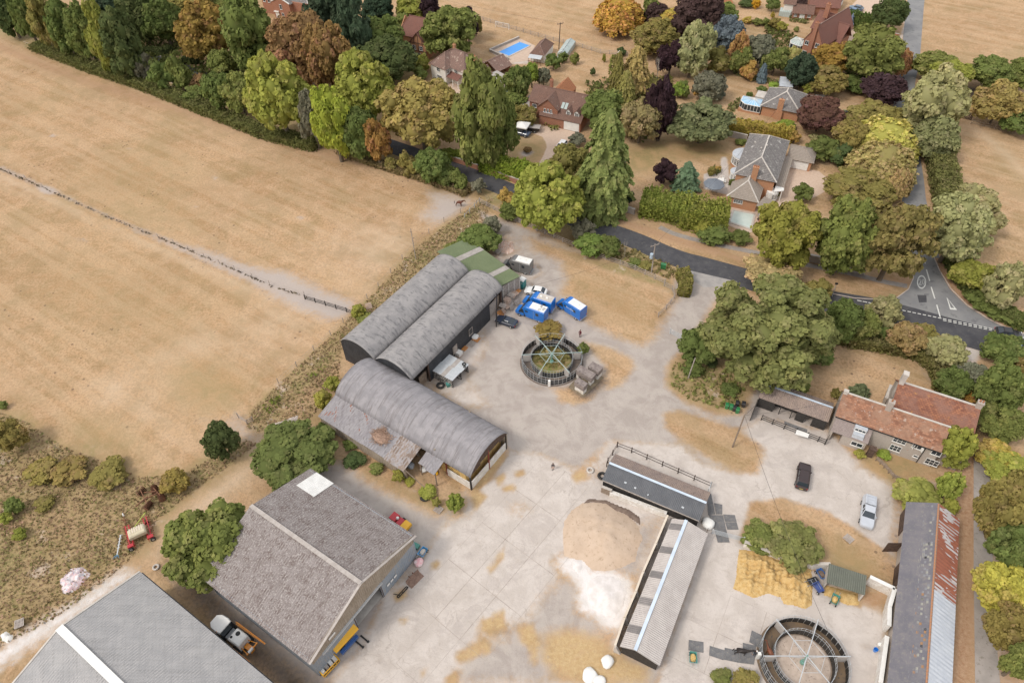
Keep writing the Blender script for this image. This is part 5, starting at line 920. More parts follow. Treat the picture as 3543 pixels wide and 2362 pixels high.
cp=MB();cp.bar((0,.35,5.75),(L,.35,5.75),.16,.14);H.part(cp,'gutter',M['black'])
# ---- long stable range
H=House('stable_range',8,(1860,1320),(2205,405),2.3,'long low stable with grey ribbed roof, pale blue ridge and dark rooflights','stable');a_,b_,c_=G(8,2115,1442,2.3),G(9,200,555,2.3),G(8,1860,1320,2.3);bpy.data.objects.remove(H.root)
H.o,H.yaw,H.L,WW=frame(a_,b_,c_);H.root=thing('stable_range',H.o,H.yaw,'long low stable with grey ribbed roof, pale blue ridge and dark rooflights','stable');H.c,H.s=math.cos(H.yaw),math.sin(H.yaw);L=H.L;HB7=H;zr=3.3;rf=.58
r1=H.loc(8,1958,1338,zr);rf=min(.7,max(.4,r1.y/WW));F,Ln=hipfaces(0,L,0,WW,2.3,zr,0,0,.15,.1,rf=rf);mb=MB()
for k,f in enumerate(F):sheet(mb,f,'corr',.26,.03,thick=.06)
rr=H.part(mb,'roof',M['roof_stable']);cp=MB();cp.bar(Vector(Ln[0][0])+Vector((0,0,.05)),Vector(Ln[0][1])+Vector((0,0,.05)),.42,.08);H.part(cp,'ridge_cap',M['blue_ridge'],rr);ym=WW*rf
for(X,Y)in((2220,503),(2165,663),(2102,833),(2030,1012),(1955,1203)):
    x=H.loc(8,X,Y,2.8).x;mb=MB();f_=lambda y:2.3+(WW-y)/(WW-ym)*(zr-2.3)+.045;sheet(mb,[(x-.5,WW+.1,f_(WW+.1)),(x+.5,WW+.1,f_(WW+.1)),(x+.5,ym+.25,f_(ym+.25)),(x-.5,ym+.25,f_(ym+.25))],'corr',.26,.02,thick=.03);o=H.part(mb,'rooflight',M['rooflight_grey'])
walls(H,(.1,L-.1,.1,WW-.1),2.25,M['black_timber'],zr-.05,rf=1-rf if 0 else rf);mb=MB()
for k in range(5):x=2+k*4.1;mb.box(x,x+1.1,.02,.1,0,2.0);mb.box(x+1.5,x+2.3,.02,.1,1.2,1.9)
H.part(mb,'stable_doors',M['dark_timber'])
# ---- black stable block
H=House('black_stable_block',8,(1738,185),(0,0),2.3,'x','stable');bpy.data.objects.remove(H.root);H.o,H.yaw,H.L,WW=frame(G(8,1738,185,2.3),G(9,150,460,2.3),G(8,1825,20,2.3));H.root=thing('black_stable_block',H.o,H.yaw,'black boarded stable block, roof half dark sheeting and half brown lichen','stable');H.c,H.s=math.cos(H.yaw),math.sin(H.yaw);L=H.L;zr=3.2;HB6=H
F,Ln=hipfaces(0,L,0,WW,2.3,zr,0,0,.15,.1);mb=MB();sheet(mb,F[0],'corr',.24,.025,thick=.05);sheet(mb,F[1],'corr',.24,.025,thick=.05,m=1);rr=H.part(mb,'roof',[M['roof_dark'],M['roof_lichen']]);cp=MB();cp.bar(Vector(Ln[0][0])+Vector((0,0,.05)),Vector(Ln[0][1])+Vector((0,0,.05)),.34,.07);H.part(cp,'ridge_cap',M['blue_ridge'],rr)
walls(H,(.1,L-.1,.1,WW-.1),2.25,M['black_timber'],zr-.05);cp=MB();cp.bar((0,-.2,2.18),(L,-.2,2.18),.12,.1);H.part(cp,'gutter',M['grey_timber'])
for x in(.1,4.1,8.4,12.4):mb=MB();mb.bar((x,-.02,0),(x,-.02,2.2),.08,.08);H.part(mb,'downpipe',M['black'])
for x,y,w in((3.0,.7,.35),(4.6,.55,.3),(6.7,.35,.18),(11.7,.6,.35)):mb=MB();z=2.3+y/(WW/2)*.9+.06;mb.box(x,x+w,y-.12,y+.15,z-.02,z+.03);H.part(mb,'roof_patch',M['galv'])
# ---- slate and rust barn
H=House('slate_barn',9,(1430,1480),(1556,335),3,'long flint barn, slates on one slope and rusty or silver tin on the other','barn');bpy.data.objects.remove(H.root)
H.o,H.yaw,H.L,WW=frame(G(9,1425,1600,3),G(9,1556,335,3));HB8=H;H.c,H.s=math.cos(H.yaw),math.sin(H.yaw);H.root=thing('slate_barn',H.o,H.yaw,'long flint barn, slates on one slope and rusty or silver tin on the other','barn');L=H.L
zr=4.9;pr=H.loc(9,1735,935,zr);yr=pr.y;pe=H.loc(9,1890,900,2.9);ye=pe.y-.1;ze2=2.9      # ridge and right eave measured
SL=MB();L0=L;rg=random.Random(5)
sgn0=1 if yr>0 else-1;sheet(SL,[(-1.5,.0,2.82),(L0,.0,2.82),(L0,yr,zr),(-1.5,yr,zr)],'tile',.24,.02,thick=.08,jit=.004);o=H.part(SL,'slate_roof',M['slate'])
# single slates of odd tone, proud of the rest
sm=MB();sm.box(-.17,.17,-.13,.13,0,.012);odd=[mat('slate_pale',(.26,.255,.23),(.33,.32,.28)),mat('slate_blue',(.2,.2,.215),(.24,.24,.255)),mat('slate_rust',(.33,.19,.1),(.28,.17,.1))];OM=[sm.mesh('slate',m_)for m_ in odd];sl_ang=math.atan2(zr-2.85,abs(yr)-.2)
for k in range(200):
    x=rg.triangular(0,L0-.5,L0*(.72 if k%3 else .3));y=rg.uniform(.0,1);kk=(2 if(k%9==0 and x<L0*.6)else(0 if k%2 else 1));row=round(y*(abs(yr)-.7)/.24)*.24+.35
    sgn=1 if yr>0 else-1;yy=row if yr>0 else-(abs(yr)*0+row);z=2.85+(row-.2)/(abs(yr)-.2)*(zr-2.85)+.035;q=part('slate',OM[kk],o,(round(x/.34)*.34+(.17 if round(row/.24)%2 else 0),yy,z),(sl_ang*sgn,0,0))
xs_=H.loc('S',540,790,4.9).x;mb=MB()
for xa,xb,mi in((-1.5,xs_,1),(xs_,L0,0)):sheet(mb,[(xa,yr,zr),(xb,yr,zr),(xb,ye,ze2),(xa,ye,ze2)],'corr',.55,.02,thick=.05,m=mi)
H.part(mb,'tin_roof',[M['roof_rusty'],M['roof_zinc']]);rt_=MB();n=int((L0+1.5)/.42)
rm=MB();rm.loft([[(0,-.13,0),(0,0,.1),(0,.13,0)],[(.4,-.13,0),(.4,0,.1),(.4,.13,0)]]);RM=rm.mesh('ridge_tile',mat('ridge_orange',(.42,.2,.1),(.32,.18,.12),1.5,c3=(.3,.27,.24)))
for k in range(n):part('ridge_tile',RM,H.root,(-1.4+k*.42,yr,zr+.02))
sg=1 if yr>0 else-1;mb=MB();mb.box(-1.4,L0-.1,min(.35*sg,.6*sg),max(.35*sg,.6*sg),0,2.85);mb.box(-1.4,L0-.1,min(ye-.5*sg,ye-.25*sg),max(ye-.5*sg,ye-.25*sg),0,2.8)
for xa in(-1.4,L0-.4):mb.loft([[(xa,.35*sg,0),(xa,ye-.25*sg,0),(xa,ye-.25*sg,2.8),(xa,yr,zr-.1),(xa,.35*sg,2.85)],[(xa+.3,.35*sg,0),(xa+.3,ye-.25*sg,0),(xa+.3,ye-.25*sg,2.8),(xa+.3,yr,zr-.1),(xa+.3,.35*sg,2.85)]])
H.part(mb,'wall',M['flint'])
for X,Y,w in((245,270,3.6),(200,690,2.4),(175,740,1.8)):x=H.loc('S',X,Y,0).x;mb=MB();[mb.box(x-w/2+k*w/8,x-w/2+(k+.92)*w/8,min(.2*sg,.33*sg),max(.2*sg,.33*sg),.05,2.5)for k in range(8)];H.part(mb,'barn_door',M['dark_timber'])
x=H.loc('S',245,490,0).x;mb=MB();p0=Vector((x,.3*sg,0));d=Vector((-.45,-1*sg,0)).normalized();q=Vector((-d.y,d.x,0))*.04
mb.hexa([p0-q,p0+q,p0+d*2.0+q,p0+d*2.0-q],[v+Vector((0,0,2.4))for v in(p0-q,p0+q,p0+d*2.0+q,p0+d*2.0-q)]);H.part(mb,'open_door',M['dark_timber'])
mb=MB();sheet(mb,[(-6,.2*sg,2.6),(-1.5,.2*sg,2.6),(-1.5,yr,4.2),(-6,yr,4.2)],'corr',.4,.02,thick=.05);H.part(mb,'low_roof',M['roof_rusty']);mb=MB();mb.box(-6,-1.5,min(.35*sg,yr),max(.35*sg,yr),0,2.5);H.part(mb,'low_wall',M['flint'])
# ---- farmhouse
H=House('farmhouse','F',(870,480),(1800,800),4.2,'flint and brick farmhouse with two mottled red tiled roofs','house');HF=H;L=H.L+.4;fz=4.2;zr=6.7;yr=H.loc('F',950,278,zr).y
mb=MB();sheet(mb,[(-.1,-.25,fz-.1),(L,-.25,fz-.1),(L,yr,zr),(-.1,yr,zr)],'tile',.2,.022,thick=.1,jit=.006);y2=yr+1.2;z2=5.6
x2=H.loc('F',1385,405,5.8).x;sheet(mb,[(-.1,yr,zr),(x2,yr,zr),(x2,yr*2,fz),(-.1,yr*2,fz)],'tile',.2,.022,thick=.1);sheet(mb,[(x2,yr,zr),(L,yr,zr),(L,y2,z2),(x2,y2,z2)],'tile',.2,.022,thick=.1);H.part(mb,'front_roof',M['tile_farm'])
qa=H.loc('F',1440,180,7.2);qb=H.loc('F',2130,400,7.2);ry=(qa.y+qb.y)/2;xr1=max(qb.x,H.loc('F',2120,600,5.6).x)+.1;mb=MB();sheet(mb,[(x2-.2,y2,z2),(xr1,y2,z2),(xr1,ry,7.2),(x2-.2,ry,7.2)],'tile',.2,.022,thick=.1,jit=.006);sheet(mb,[(x2-.2,ry,7.2),(xr1,ry,7.2),(xr1,ry+3.4,4.2),(x2-.2,ry+3.4,4.2)],'tile',.2,.022,thick=.1);H.part(mb,'back_roof',M['tile_farm_dark'])
mb=MB();mb.bar((x2,ry,7.28),(xr1,ry,7.28),.3,.14);mb.bar((0,yr,zr+.06),(L,yr,zr+.06),.28,.12);H.part(mb,'ridge_cap',M['concrete'])
mb=MB();mb.box(0,L-.1,0,yr*2-.2,0,4.1);mb.box(x2,xr1-.2,1,ry+3.2,0,4.2)
for xa,y_0,ym_,y_1,zt in((0,0,yr,yr*2-.2,zr),(x2,y2-1,ry,ry+3.2,7.2),(xr1-.5,y2-1,ry,ry+3.2,7.2)):mb.loft([[(xa,y_0,4),(xa,y_1,4),(xa,ym_,zt-.15)],[(xa+.3,y_0,4),(xa+.3,y_1,4),(xa+.3,ym_,zt-.15)]])
H.part(mb,'wall',M['flint'])
pc=H.loc('F',1210,600,4.0);lx1=pc.x;mb=MB();sheet(mb,[(.1,-1.9,2.35),(lx1,-1.9,2.35),(lx1,-.02,3.95),(.1,-.02,3.95)],'tile',.2,.022,thick=.1);H.part(mb,'lean_to_roof',M['tile_stone']);mb=MB();mb.box(1.9,lx1-.1,-1.7,0,0,2.3);mb.box(.1,.3,-1.7,0,0,2.3);mb.loft([[(lx1-.25,-1.7,2.25),(lx1-.25,0,2.25),(lx1-.25,0,3.8)],[(lx1-.1,-1.7,2.25),(lx1-.1,0,2.25),(lx1-.1,0,3.8)]]);mb.box(.3,.45,-1.8,-1.6,0,2.3);H.part(mb,'lean_to_wall',M['flint'])
def wp(X,Y,z,w,h,nx=3,ny=2,y=-.06,t='F'):w,h=w*1.2,h*1.15;p=H.loc(t,X,Y,z);return window(H,p.x,y,z-h/2,-90,w,h,nx,ny)
wp(1445,720,3.4,1.5,.95);wp(1405,790,1.5,1.3,1.1);wp(1590,850,1.3,.6,.45,1,1);wp(1735,912,1.2,1.5,1.1);wp(1775,830,3.4,1.1,.8,2,1);wp(1605,765,3.4,1.1,.8,2,1);o=wp(1060,735,1.3,1.4,.8,2,1,y=-1.76);p=H.loc('F',1100,580,3.6)
mb=MB();mb.box(p.x-.9,p.x+.9,-.9,.1,3.2,4.05);o=H.part(mb,'dormer',M['lead']);window(H,p.x,-.95,3.3,-90,1.6,.6,3,1,parent=o);mb=MB();mb.box(p.x-.75,p.x+.75,-1.75,-.9,2.62,3.25)
sheet(mb,[(p.x-.8,-1.8,2.55),(p.x+.8,-1.8,2.55),(p.x+.8,-.9,3.3),(p.x-.8,-.9,3.3)],'flat');H.part(mb,'dormer_apron',M['lead'])
for X,w in((1580,0),(1640,1)):p=H.loc('F',X,780,3.3);mb=MB();a=math.radians(60 if w else 120);mb.bar((p.x,-.1,3.4),(p.x+.5*math.cos(a),-.1-.45,3.4),.05,.85);H.part(mb,'open_casement',M['white'])
p=H.loc('F',1685,780,3.9);mb=MB();mb.tube((p.x,-.08,0),(p.x,-.08,4.0),.06,.06,6);H.part(mb,'downpipe',M['black']);mb=MB();mb.bar((0,-.3,4.0),(L,-.3,4.0),.14,.1);H.part(mb,'gutter',M['black'])
p=H.loc('F',1200,760,1.2);mb=MB();mb.box(p.x-.45,p.x+.45,-2.3,-1.7,0,2.2);mb.bar((p.x-.5,-2.4,2.25),(p.x+.5,-2.4,2.25),.5,.08);H.part(mb,'porch',M['dark_timber'])
def chimney(H,t,X,Y,z,w,d,z0,z1,m='brick_red',pots=1,x=None,y=None):
    p=H.loc(t,X,Y,z);x=p.x if x is None else x;y=p.y if y is None else y;mb=MB();mb.box(x-w/2,x+w/2,y-d/2,y+d/2,z0,z1-.2);mb.box(x-w/2-.06,x+w/2+.06,y-d/2-.06,y+d/2+.06,z1-.2,z1);o=H.part(mb,'chimney',M[m])
    for k in range(pots):mb=MB();xx=x+(k-(pots-1)/2)*.4;mb.tube((xx,y,z1),(xx,y,z1+.4),.13,.1,10);H.part(mb,'chimney_pot',M['tile_orange'],o)
    return o
chimney(H,'F',1378,360,8.2,.8,.7,4,8.2,'flint',1);chimney(H,'F',1498,130,9.2,.7,.9,4,9.3,'concrete',0,y=ry,x=x2+.2);chimney(H,'F',2175,350,8.2,.8,.7,4,8.3,'flint',2,x=xr1-.4,y=ry);chimney(H,'F',975,265,7.0,.6,.5,5,7.15,'concrete',0,x=.2,y=yr)
# ---- open-fronted shed beside it
H=House('open_fronted_shed','F',(175,320),(795,540),2.4,'black open-fronted shed under a brown ribbed roof with silver ridge','shed');L=H.L;HSH=H;mb=MB();yr=2.2;F,Ln=hipfaces(0,L,0,4.0,2.4,3.3,0,0,.15,.1,rf=.55)
for f in F:sheet(mb,f,'corr',.28,.03,thick=.05)
rr=H.part(mb,'roof',M['roof_lichen']);cp=MB();cp.bar(Vector(Ln[0][0])+Vector((0,0,.05)),Vector(Ln[0][1])+Vector((0,0,.05)),.3,.07);H.part(cp,'ridge_cap',M['blue_ridge'],rr);mb=MB();mb.box(0,L,3.8,3.95,0,2.4);mb.box(0,.12,0,3.8,0,2.4);mb.box(L-.12,L,0,3.8,0,2.4)
for k in range(6):mb.box(k*L/6,k*L/6+.12,0,.12,0,2.4)
for a,b in((.1,2.6),(6.1,7.5),(8.6,L)):mb.box(a,b,.02,.1,0,2.3)
H.part(mb,'wall',M['black_timber']);mb=MB();mb.box(2.0,6.2,1.5,1.6,0,2.2);H.part(mb,'partition',M['black_timber'])
mb=MB();mb.box(-.12,-.02,-3.4,0,0,1.8);H.part(mb,'side_board',M['black_timber'])
# ---- small green shelter
H=House('green_tin_shelter',9,(1015,885),(1275,970),2.2,'small shelter with heavy dark grey-green ribbed roof beside the straw heap','shelter');L=H.L;q=H.loc(9,1017,752,2.4).y;mb=MB();sheet(mb,[(0,0,2.1),(L,0,2.1),(L,q,2.4),(0,q,2.4)],'corr',.26,.04,thick=.05);H.part(mb,'roof',M['roof_moss']);mb=MB();mb.box(.05,L-.05,q-.2,q-.05,0,2.3);mb.box(.05,.2,.3,q-.2,0,2.0);mb.box(L-.25,L-.05,.1,q-.2,0,2.0);H.part(mb,'wall',M['concrete'])
# ---------------------------------------------------------------- houses beyond the lane
def hmk(name,t,a,b,z,label,cat='house'):return House(name,t,a,b,z,label,cat)
# large grey-roofed house (origin: front corner, x along the front, y back)
H=hmk('grey_roofed_house','C',(395,715),(1000,840),5,'large brick house with grey lichened hipped roof, bay drums and white garage door');L=H.L
walls(H,(.3,L-.3,.3,17.4),4.9,M['brick_orange']);roof(H,(0,L,0,17.6),4.9,7.6,4.0,4.1,axis='y',mats=M['tile_grey'],ridge=M['concrete'],pitch=.36,ov=.15)
walls(H,(.2,6.2,-5.3,.2),2.75,M['brick_orange']);roof(H,(0,6.4,-5.6,0),2.8,5.0,3.8,0,axis='y',mats=M['tile_beige'],ridge=M['concrete'],pitch=.36,ov=.15,name='front_roof')
walls(H,(10,14.8,14.8,20.3),2.5,M['brick_orange']);roof(H,(9.4,15,14.5,20.5),2.55,4.2,0,2.6,mats=M['tile_beige'],ridge=M['tile_beige'],pitch=.36,ov=.2,name='garage_roof',skip=())
mb=MB();mb.box(10.5,14.2,14.72,14.8,.1,2.3);[mb.box(10.5,14.2,14.69,14.72,.5*k,.5*k+.04)for k in range(1,5)];H.part(mb,'garage_door',M['white'])
mb=MB();sheet(mb,[(L+.1,2,2.9),(L+1.9,2,2.5),(L+1.9,14.6,2.5),(L+.1,14.6,2.9)],'tile',.4,.03);H.part(mb,'walkway_roof',M['tile_beige']);mb=MB();mb.box(L,L+1.5,3.5,14.8,0,2.4);H.part(mb,'walkway_wall',M['brick_orange'])
mb=MB();sheet(mb,[(L+.1,-.4,2.7),(L+2,1.0,2.6),(L+1.9,2,2.6),(L+.1,2,2.8)],'flat',thick=.15);mb.box(L+1.6,L+1.75,.2,.35,0,2.6);H.part(mb,'porch_canopy',M['white'])
def drum(H,x,y,r,h,n=11): 
    mb=MB();mb.lathe([(r,0),(r,.7)],(x,y,0),28);o=H.part(mb,'bay_base',M['brick_orange']);mb=MB();mb.lathe([(r+.03,.7),(r+.03,h-.05),(r+.2,h)],(x,y,0),28);b=H.part(mb,'bay_wall',M['white']);mb=MB();mb.lathe([(r+.15,h),(r+.15,h+.06),(.2,h+.45)],(x,y,0),28);H.part(mb,'bay_roof',M['lead'])
    for k in range(n):
        a=110+k*180/(n-1);window(H,x+(r+.05)*math.cos(R_(a)),y+(r+.05)*math.sin(R_(a)),.95,a,r*.3,h-1.25,2,4,parent=b)
drum(H,.2,11.8,2.5,2.9);drum(H,.2,4.8,1.5,2.6,7);chimney(H,'C',710,700,7.2,1.2,.7,0,7.4,'brick_orange',3,x=4.0,y=.15)
window(H,2.4,-5.32,1.3,-90,1.9,.9,4,3);mb=MB();mb.lathe([(1.2,0),(1.2,2.3)],(L-.2,.6,0),20);b=H.part(mb,'bow_wall',M['white']);[window(H,L-.2+1.24*math.cos(R_(a)),.6+1.24*math.sin(R_(a)),.8,a,.5,1.3,2,3,parent=b)for a in(-70,-40,-10,20)]
mb=MB();sheet(mb,[(6.2,-6.5,2.5),(8.3,-6.6,2.5),(9.6,-3.4,2.5),(7.4,-3.6,3.6)],'tile',.36,.03);H.part(mb,'link_roof',M['tile_beige']);walls(H,(7.6,12,-9.6,-6.2),2.5,M['brick_orange'],name='pool_room_wall');roof(H,(7.3,12.3,-10,-6),2.5,3.9,2.2,2.2,mats=M['tile_beige'],ridge=M['tile_beige'],pitch=.36,ov=.1,name='pool_room_roof')
for x,y in((4.6,9.2),(4.3,11.5),(1.8,12),(3.6,8)):mb=MB();z=4.95+min(x,8.5-x)*.65;mb.box(x-.15,x+.15,y-.12,y+.12,z,z+.22);H.part(mb,'roof_vent',M['concrete'])
# bungalow with conservatory
H=hmk('brick_bungalow','B',(620,1220),(1070,1310),2.8,'brick bungalow with dark grey hipped roof, chimney and white conservatory');L=H.L
walls(H,(.3,L-.3,.3,9.7),2.7,M['brick_orange']);roof(H,(0,L,0,10),2.75,5.3,4.4,3.6,axis='y',mats=M['tile_grey'],ridge=M['concrete'],pitch=.36,ov=.25,capw=.3);o=chimney(H,'B',840,1230,3,1.3,.6,0,5.2,'brick_orange',1,x=4.5,y=.05)
mb=MB();mb.box(3.6,5.4,-.35,0,0,2.2);H.part(mb,'chimney_breast',M['brick_orange']);mb=MB();mb.bar((L+.1,.5,2.7),(L+.1,9.5,2.7),.2,.12);H.part(mb,'fascia',M['white'])
def conserv(H,x,y,w,d,h,roofm,nm='conservatory'):
    mb=MB();mb.box(x,x+w,y,y+d,0,.6);b=H.part(mb,nm+'_base',M['brick_orange']);P=[(x,y),(x+w*.75,y),(x+w,y+d*.3),(x+w,y+d),(x,y+d)]if 0 else[(x+w,y),(x+w*.25,y),(x,y+d*.35),(x,y+d),(x+w,y+d)]
    g=MB();c=((x+w*.55),y+d*.5,h+.9);n=len(P)
    for i in range(n):a,e=P[i],P[(i+1)%n];g.face([(a[0],a[1],.6),(e[0],e[1],.6),(e[0],e[1],h),(a[0],a[1],h)])
    H.part(g,nm+'_glass',M['window_glass'],b);g=MB()
    for i in range(n):a,e=P[i],P[(i+1)%n];g.face([(a[0],a[1],h),(e[0],e[1],h),c])
    H.part(g,nm+'_roof',roofm,b);f=MB()
    for i in range(n):
        a,e=Vector((*P[i],0)),Vector((*P[(i+1)%n],0));k=max(1,int((e-a).length/.75))
        for j in range(k+1):p=a+(e-a)*j/k;f.bar(p+Vector((0,0,.6)),p+Vector((0,0,h)),.08);f.bar(p+Vector((0,0,h+.03)),Vector(c)+Vector((0,0,.05)),.07)
        f.bar(a+Vector((0,0,h)),e+Vector((0,0,h)),.14);f.bar(a+Vector((0,0,.62)),e+Vector((0,0,.62)),.12)
    H.part(f,nm+'_frame',M['white'],b)
mat('blue_glass',(.28,.5,.72),(.36,.6,.82),.5,.25);mat('pale_glass',(.35,.42,.4),(.45,.52,.5),.5,.2);conserv(H,-5.4,.0,5.4,4.0,2.2,M['blue_glass'])
IV=tufts  # ivy on the brick front
mb=MB();mb.box(-2.6,-.1,5,8.5,0,2.2);H.part(mb,'porch_block',M['concrete'])
# half-timbered house
H=hmk('half_timbered_house','A',(222,370),(412,410),5,'brick house with black half-timbered gable and dark red roofs');L=H.L;walls(H,(.15,L-.15,.1,9),4.6,M['brick_orange'],7.6,axis='y',gx=(True,False));roof(H,(0,L,0,9),4.6,7.7,0,0,axis='y',mats=M['tile_redbrown'],ridge=M['tile_redbrown'],eo=.3)
walls(H,(-6.2,L-.2,3.9,12),4.6,M['brick_orange'],8.3,gx=(True,True));roof(H,(-6.4,L+.1,3.8,12.2),4.6,8.4,2.0,0,mats=M['tile_redbrown'],ridge=M['tile_redbrown'],name='main_roof');mb=MB()
for x in(.1,1.4,2.75,4.1,L-.25):mb.box(x,x+.16,.02,.1,.1,4.6+min(x,L-x)*1.05)
for z in(.2,2.3,4.5):mb.box(.12,L-.12,.03,.09,z,z+.16)
mb.bar((0,.0,4.6),(L/2,.0,7.5),.2,.14);mb.bar((L,.0,4.6),(L/2,.0,7.5),.2,.14);H.part(mb,'timber_frame',M['dark_timber']);[window(H,x,.05,z,-90,w,h,2,2,'white')for x,z,w,h in((1.4,2.7,1.1,1.2),(3.7,2.7,1.1,1.2),(1.2,.7,.8,1.1),(2.8,.7,1.2,1.1),(4.6,.7,.6,1.1))]
mb=MB();mb.box(-2.5,.1,2.2,4,0,2.3);H.part(mb,'side_porch',M['dark_timber'])
# white house with garage
H=hmk('white_rendered_house','A',(455,610),(635,685),5,'white rendered house with mottled brown hipped roofs, two chimneys and porch');L=H.L
walls(H,(.2,L-.2,.2,9),4.5,M['render_white']);walls(H,(3,11.0,2.2,9.5),4.5,M['render_white']);roof(H,(0,L,0,9.5),4.5,7.2,3.2,3.0,axis='y',mats=M['tile_pinkish'],ridge=M['tile_pinkish'],ov=.2);roof(H,(.5,11.3,2,9.6),4.5,7.6,3.6,3.6,mats=M['tile_pinkish'],ridge=M['tile_pinkish'],ov=.2,name='main_roof')
chimney(H,'A',745,440,8,.7,.6,5,8.6,'brick_orange',1);chimney(H,'A',1008,570,7,.7,.6,0,7.6,'brick_orange',1,x=11.6,y=6);[window(H,*a)for a in((3.2,.14,3.0,-90,1.2,1.1,2,2),(3.4,.14,.6,-90,1.8,1.4,4,2),(6.05,1.0,3,0,.8,1.1,2,2),(8.0,2.12,3.0,-90,1.3,1.1,2,2),(11.1,5,3.1,0,.8,1.0,2,2))]
mb=MB();sheet(mb,[(5.9,.3,2.3),(10.2,.3,2.3),(10.2,2.2,3.2),(5.9,2.2,3.2)],'tile',.33,.03);H.part(mb,'porch_roof',M['tile_redbrown']);mb=MB();[mb.box(x,x+.16,.45,.6,0,2.3)for x in(8,10)];H.part(mb,'porch_post',M['white'])
walls(H,(11.2,15,3.5,9),2.4,M['render_white'],4.4,axis='y');roof(H,(11.2,15,3.5,9),2.4,4.6,0,0,axis='y',mats=M['tile_pinkish'],ridge=M['tile_pinkish'],name='side_roof')
H=hmk('carport','A',(1240,725),(1405,645),2.4,'open carport under mottled brown tiled roof between the pale houses','carport');L=H.L;roof(H,(0,L,0,6.5),2.4,4.2,0,0,axis='x',mats=M['tile_pinkish'],ridge=M['tile_pinkish']);mb=MB();mb.box(.1,L-.1,6.1,6.3,0,2.4);mb.box(L-.3,L-.1,.1,6.1,0,2.4);H.part(mb,'wall',M['brick_orange']);mb=MB();mb.box(.1,.25,.1,.25,0,2.4);H.part(mb,'post',M['white'])
H=hmk('flat_roofed_garage','A',(1240,860),(1390,800),2.5,'flat dark-roofed garage behind the very tall green tree','garage');mb=MB();mb.box(-1,H.L,0,5.5,2.3,2.5);H.part(mb,'roof',M['slab_grey']);mb=MB();mb.box(-.8,H.L-.2,.2,5.3,0,2.3);H.part(mb,'wall',M['render_white'])
# pool house, greenhouse
H=hmk('pool_house','A',(1625,520),(1790,545),2.3,'small white pool house with brown hipped tile roof and lean-to','outbuilding');L=H.L;walls(H,(.1,L-.1,.1,8),2.2,M['render_white']);roof(H,(0,L,0,8.2),2.25,4.1,2.2,1.5,axis='y',mats=M['tile_brown'],ridge=M['tile_pinkish'],ov=.1);mb=MB();sheet(mb,[(0,-1.8,1.8),(3.8,-1.8,1.8),(3.8,0,2.2),(0,0,2.2)],'flat');H.part(mb,'verandah_roof',M['galv']);mb=MB()
for k in range(5):mb.bar((.1+k*.9,-1.7,0),(.1+k*.9,-1.7,1.8),.08)
mb.bar((0,-1.7,.9),(3.7,-1.7,.9),.06);H.part(mb,'verandah_frame',M['dark_timber'])
H=hmk('silver_greenhouse','A',(1940,515),(2050,530),1.6,'silver glass greenhouse with white tunnel beside the tall pole','greenhouse');mb=MB();mb.loft([[(0,y,0),(2.8,y,0),(2.8,y,1.5),(1.4,y,2.2),(0,y,1.5)]for y in(0,3,6,9)]);H.part(mb,'glass',M['pale_glass']);mb=MB()
for k in range(7):y=k*1.5;mb.bar((0,y,1.5),(1.4,y,2.25),.08);mb.bar((1.4,y,2.25),(2.8,y,1.5),.08);mb.bar((2.8,y,0),(2.8,y,1.5),.06)
mb.bar((1.4,0,2.27),(1.4,9,2.27),.1);H.part(mb,'frame',M['galv'])
# dormer house
H=hmk('dormer_house','A',(1740,1240),(2195,1340),2.5,'long brown-roofed brick house with two white arched dormers and white garage door');L=H.L+.4;mb=MB();sheet(mb,[(-.3,0,2.5),(L,0,2.5),(L,6.1,7),(-.3,6.1,7)],'tile',.33,.03);sheet(mb,[(-4.3,2.2,4.4),(-.3,2.2,4.12),(-.3,6.1,7),(-4.3,6.1,7)],'tile',.33,.03);sheet(mb,[(-4.3,6.1,7),(L,6.1,7),(L,10.5,3.8),(-4.3,10.5,3.8)],'tile',.33,.03);H.part(mb,'roof',M['tile_brown'])
mb=MB();mb.box(-4.1,L-.2,2.7,10.2,0,4.0);mb.box(-.3,L-.2,.3,2.7,0,2.5)
for xa in(-4.1,L-.5):mb.loft([[(xa,2.7,3.9),(xa,10.2,3.9),(xa,6.1,6.8)],[(xa+.3,2.7,3.9),(xa+.3,10.2,3.9),(xa+.3,6.1,6.8)]])
H.part(mb,'wall',M['brick_red']);mb=MB();mb.bar((-4.3,6.1,7.05),(L,6.1,7.05),.25,.1);H.part(mb,'ridge_cap',M['tile_brown']); 
mb=MB();mb.box(-.9,4.3,.9,3,2,4.6);mb.loft([[(-.9,.9,4.5),(4.3,.9,4.5),(1.7,.9,6.6)],[(-.9,1.2,4.5),(4.3,1.2,4.5),(1.7,1.2,6.6)]]);H.part(mb,'gable_wall',M['brick_red']);mb=MB();sheet(mb,[(-1.2,.6,4.3),(1.7,.6,6.8),(1.7,5.9,6.8),(-1.2,2.3,4.3)],'tile',.33,.03);sheet(mb,[(1.7,.6,6.8),(4.6,.6,4.3),(4.6,2.6,4.3),(1.7,5.9,6.8)],'tile',.33,.03);H.part(mb,'gable_roof',M['tile_brown'])
[window(H,x,.85,3.1,-90,.5,1.0,1,2)for x in(.9,1.75,2.6)];window(H,-2.7,2.6,2.8,-90,1.2,.9,3,1);mb=MB();mb.box(L-4.5,L-.5,.2,.32,.1,2.3);H.part(mb,'garage_door',M['white'])
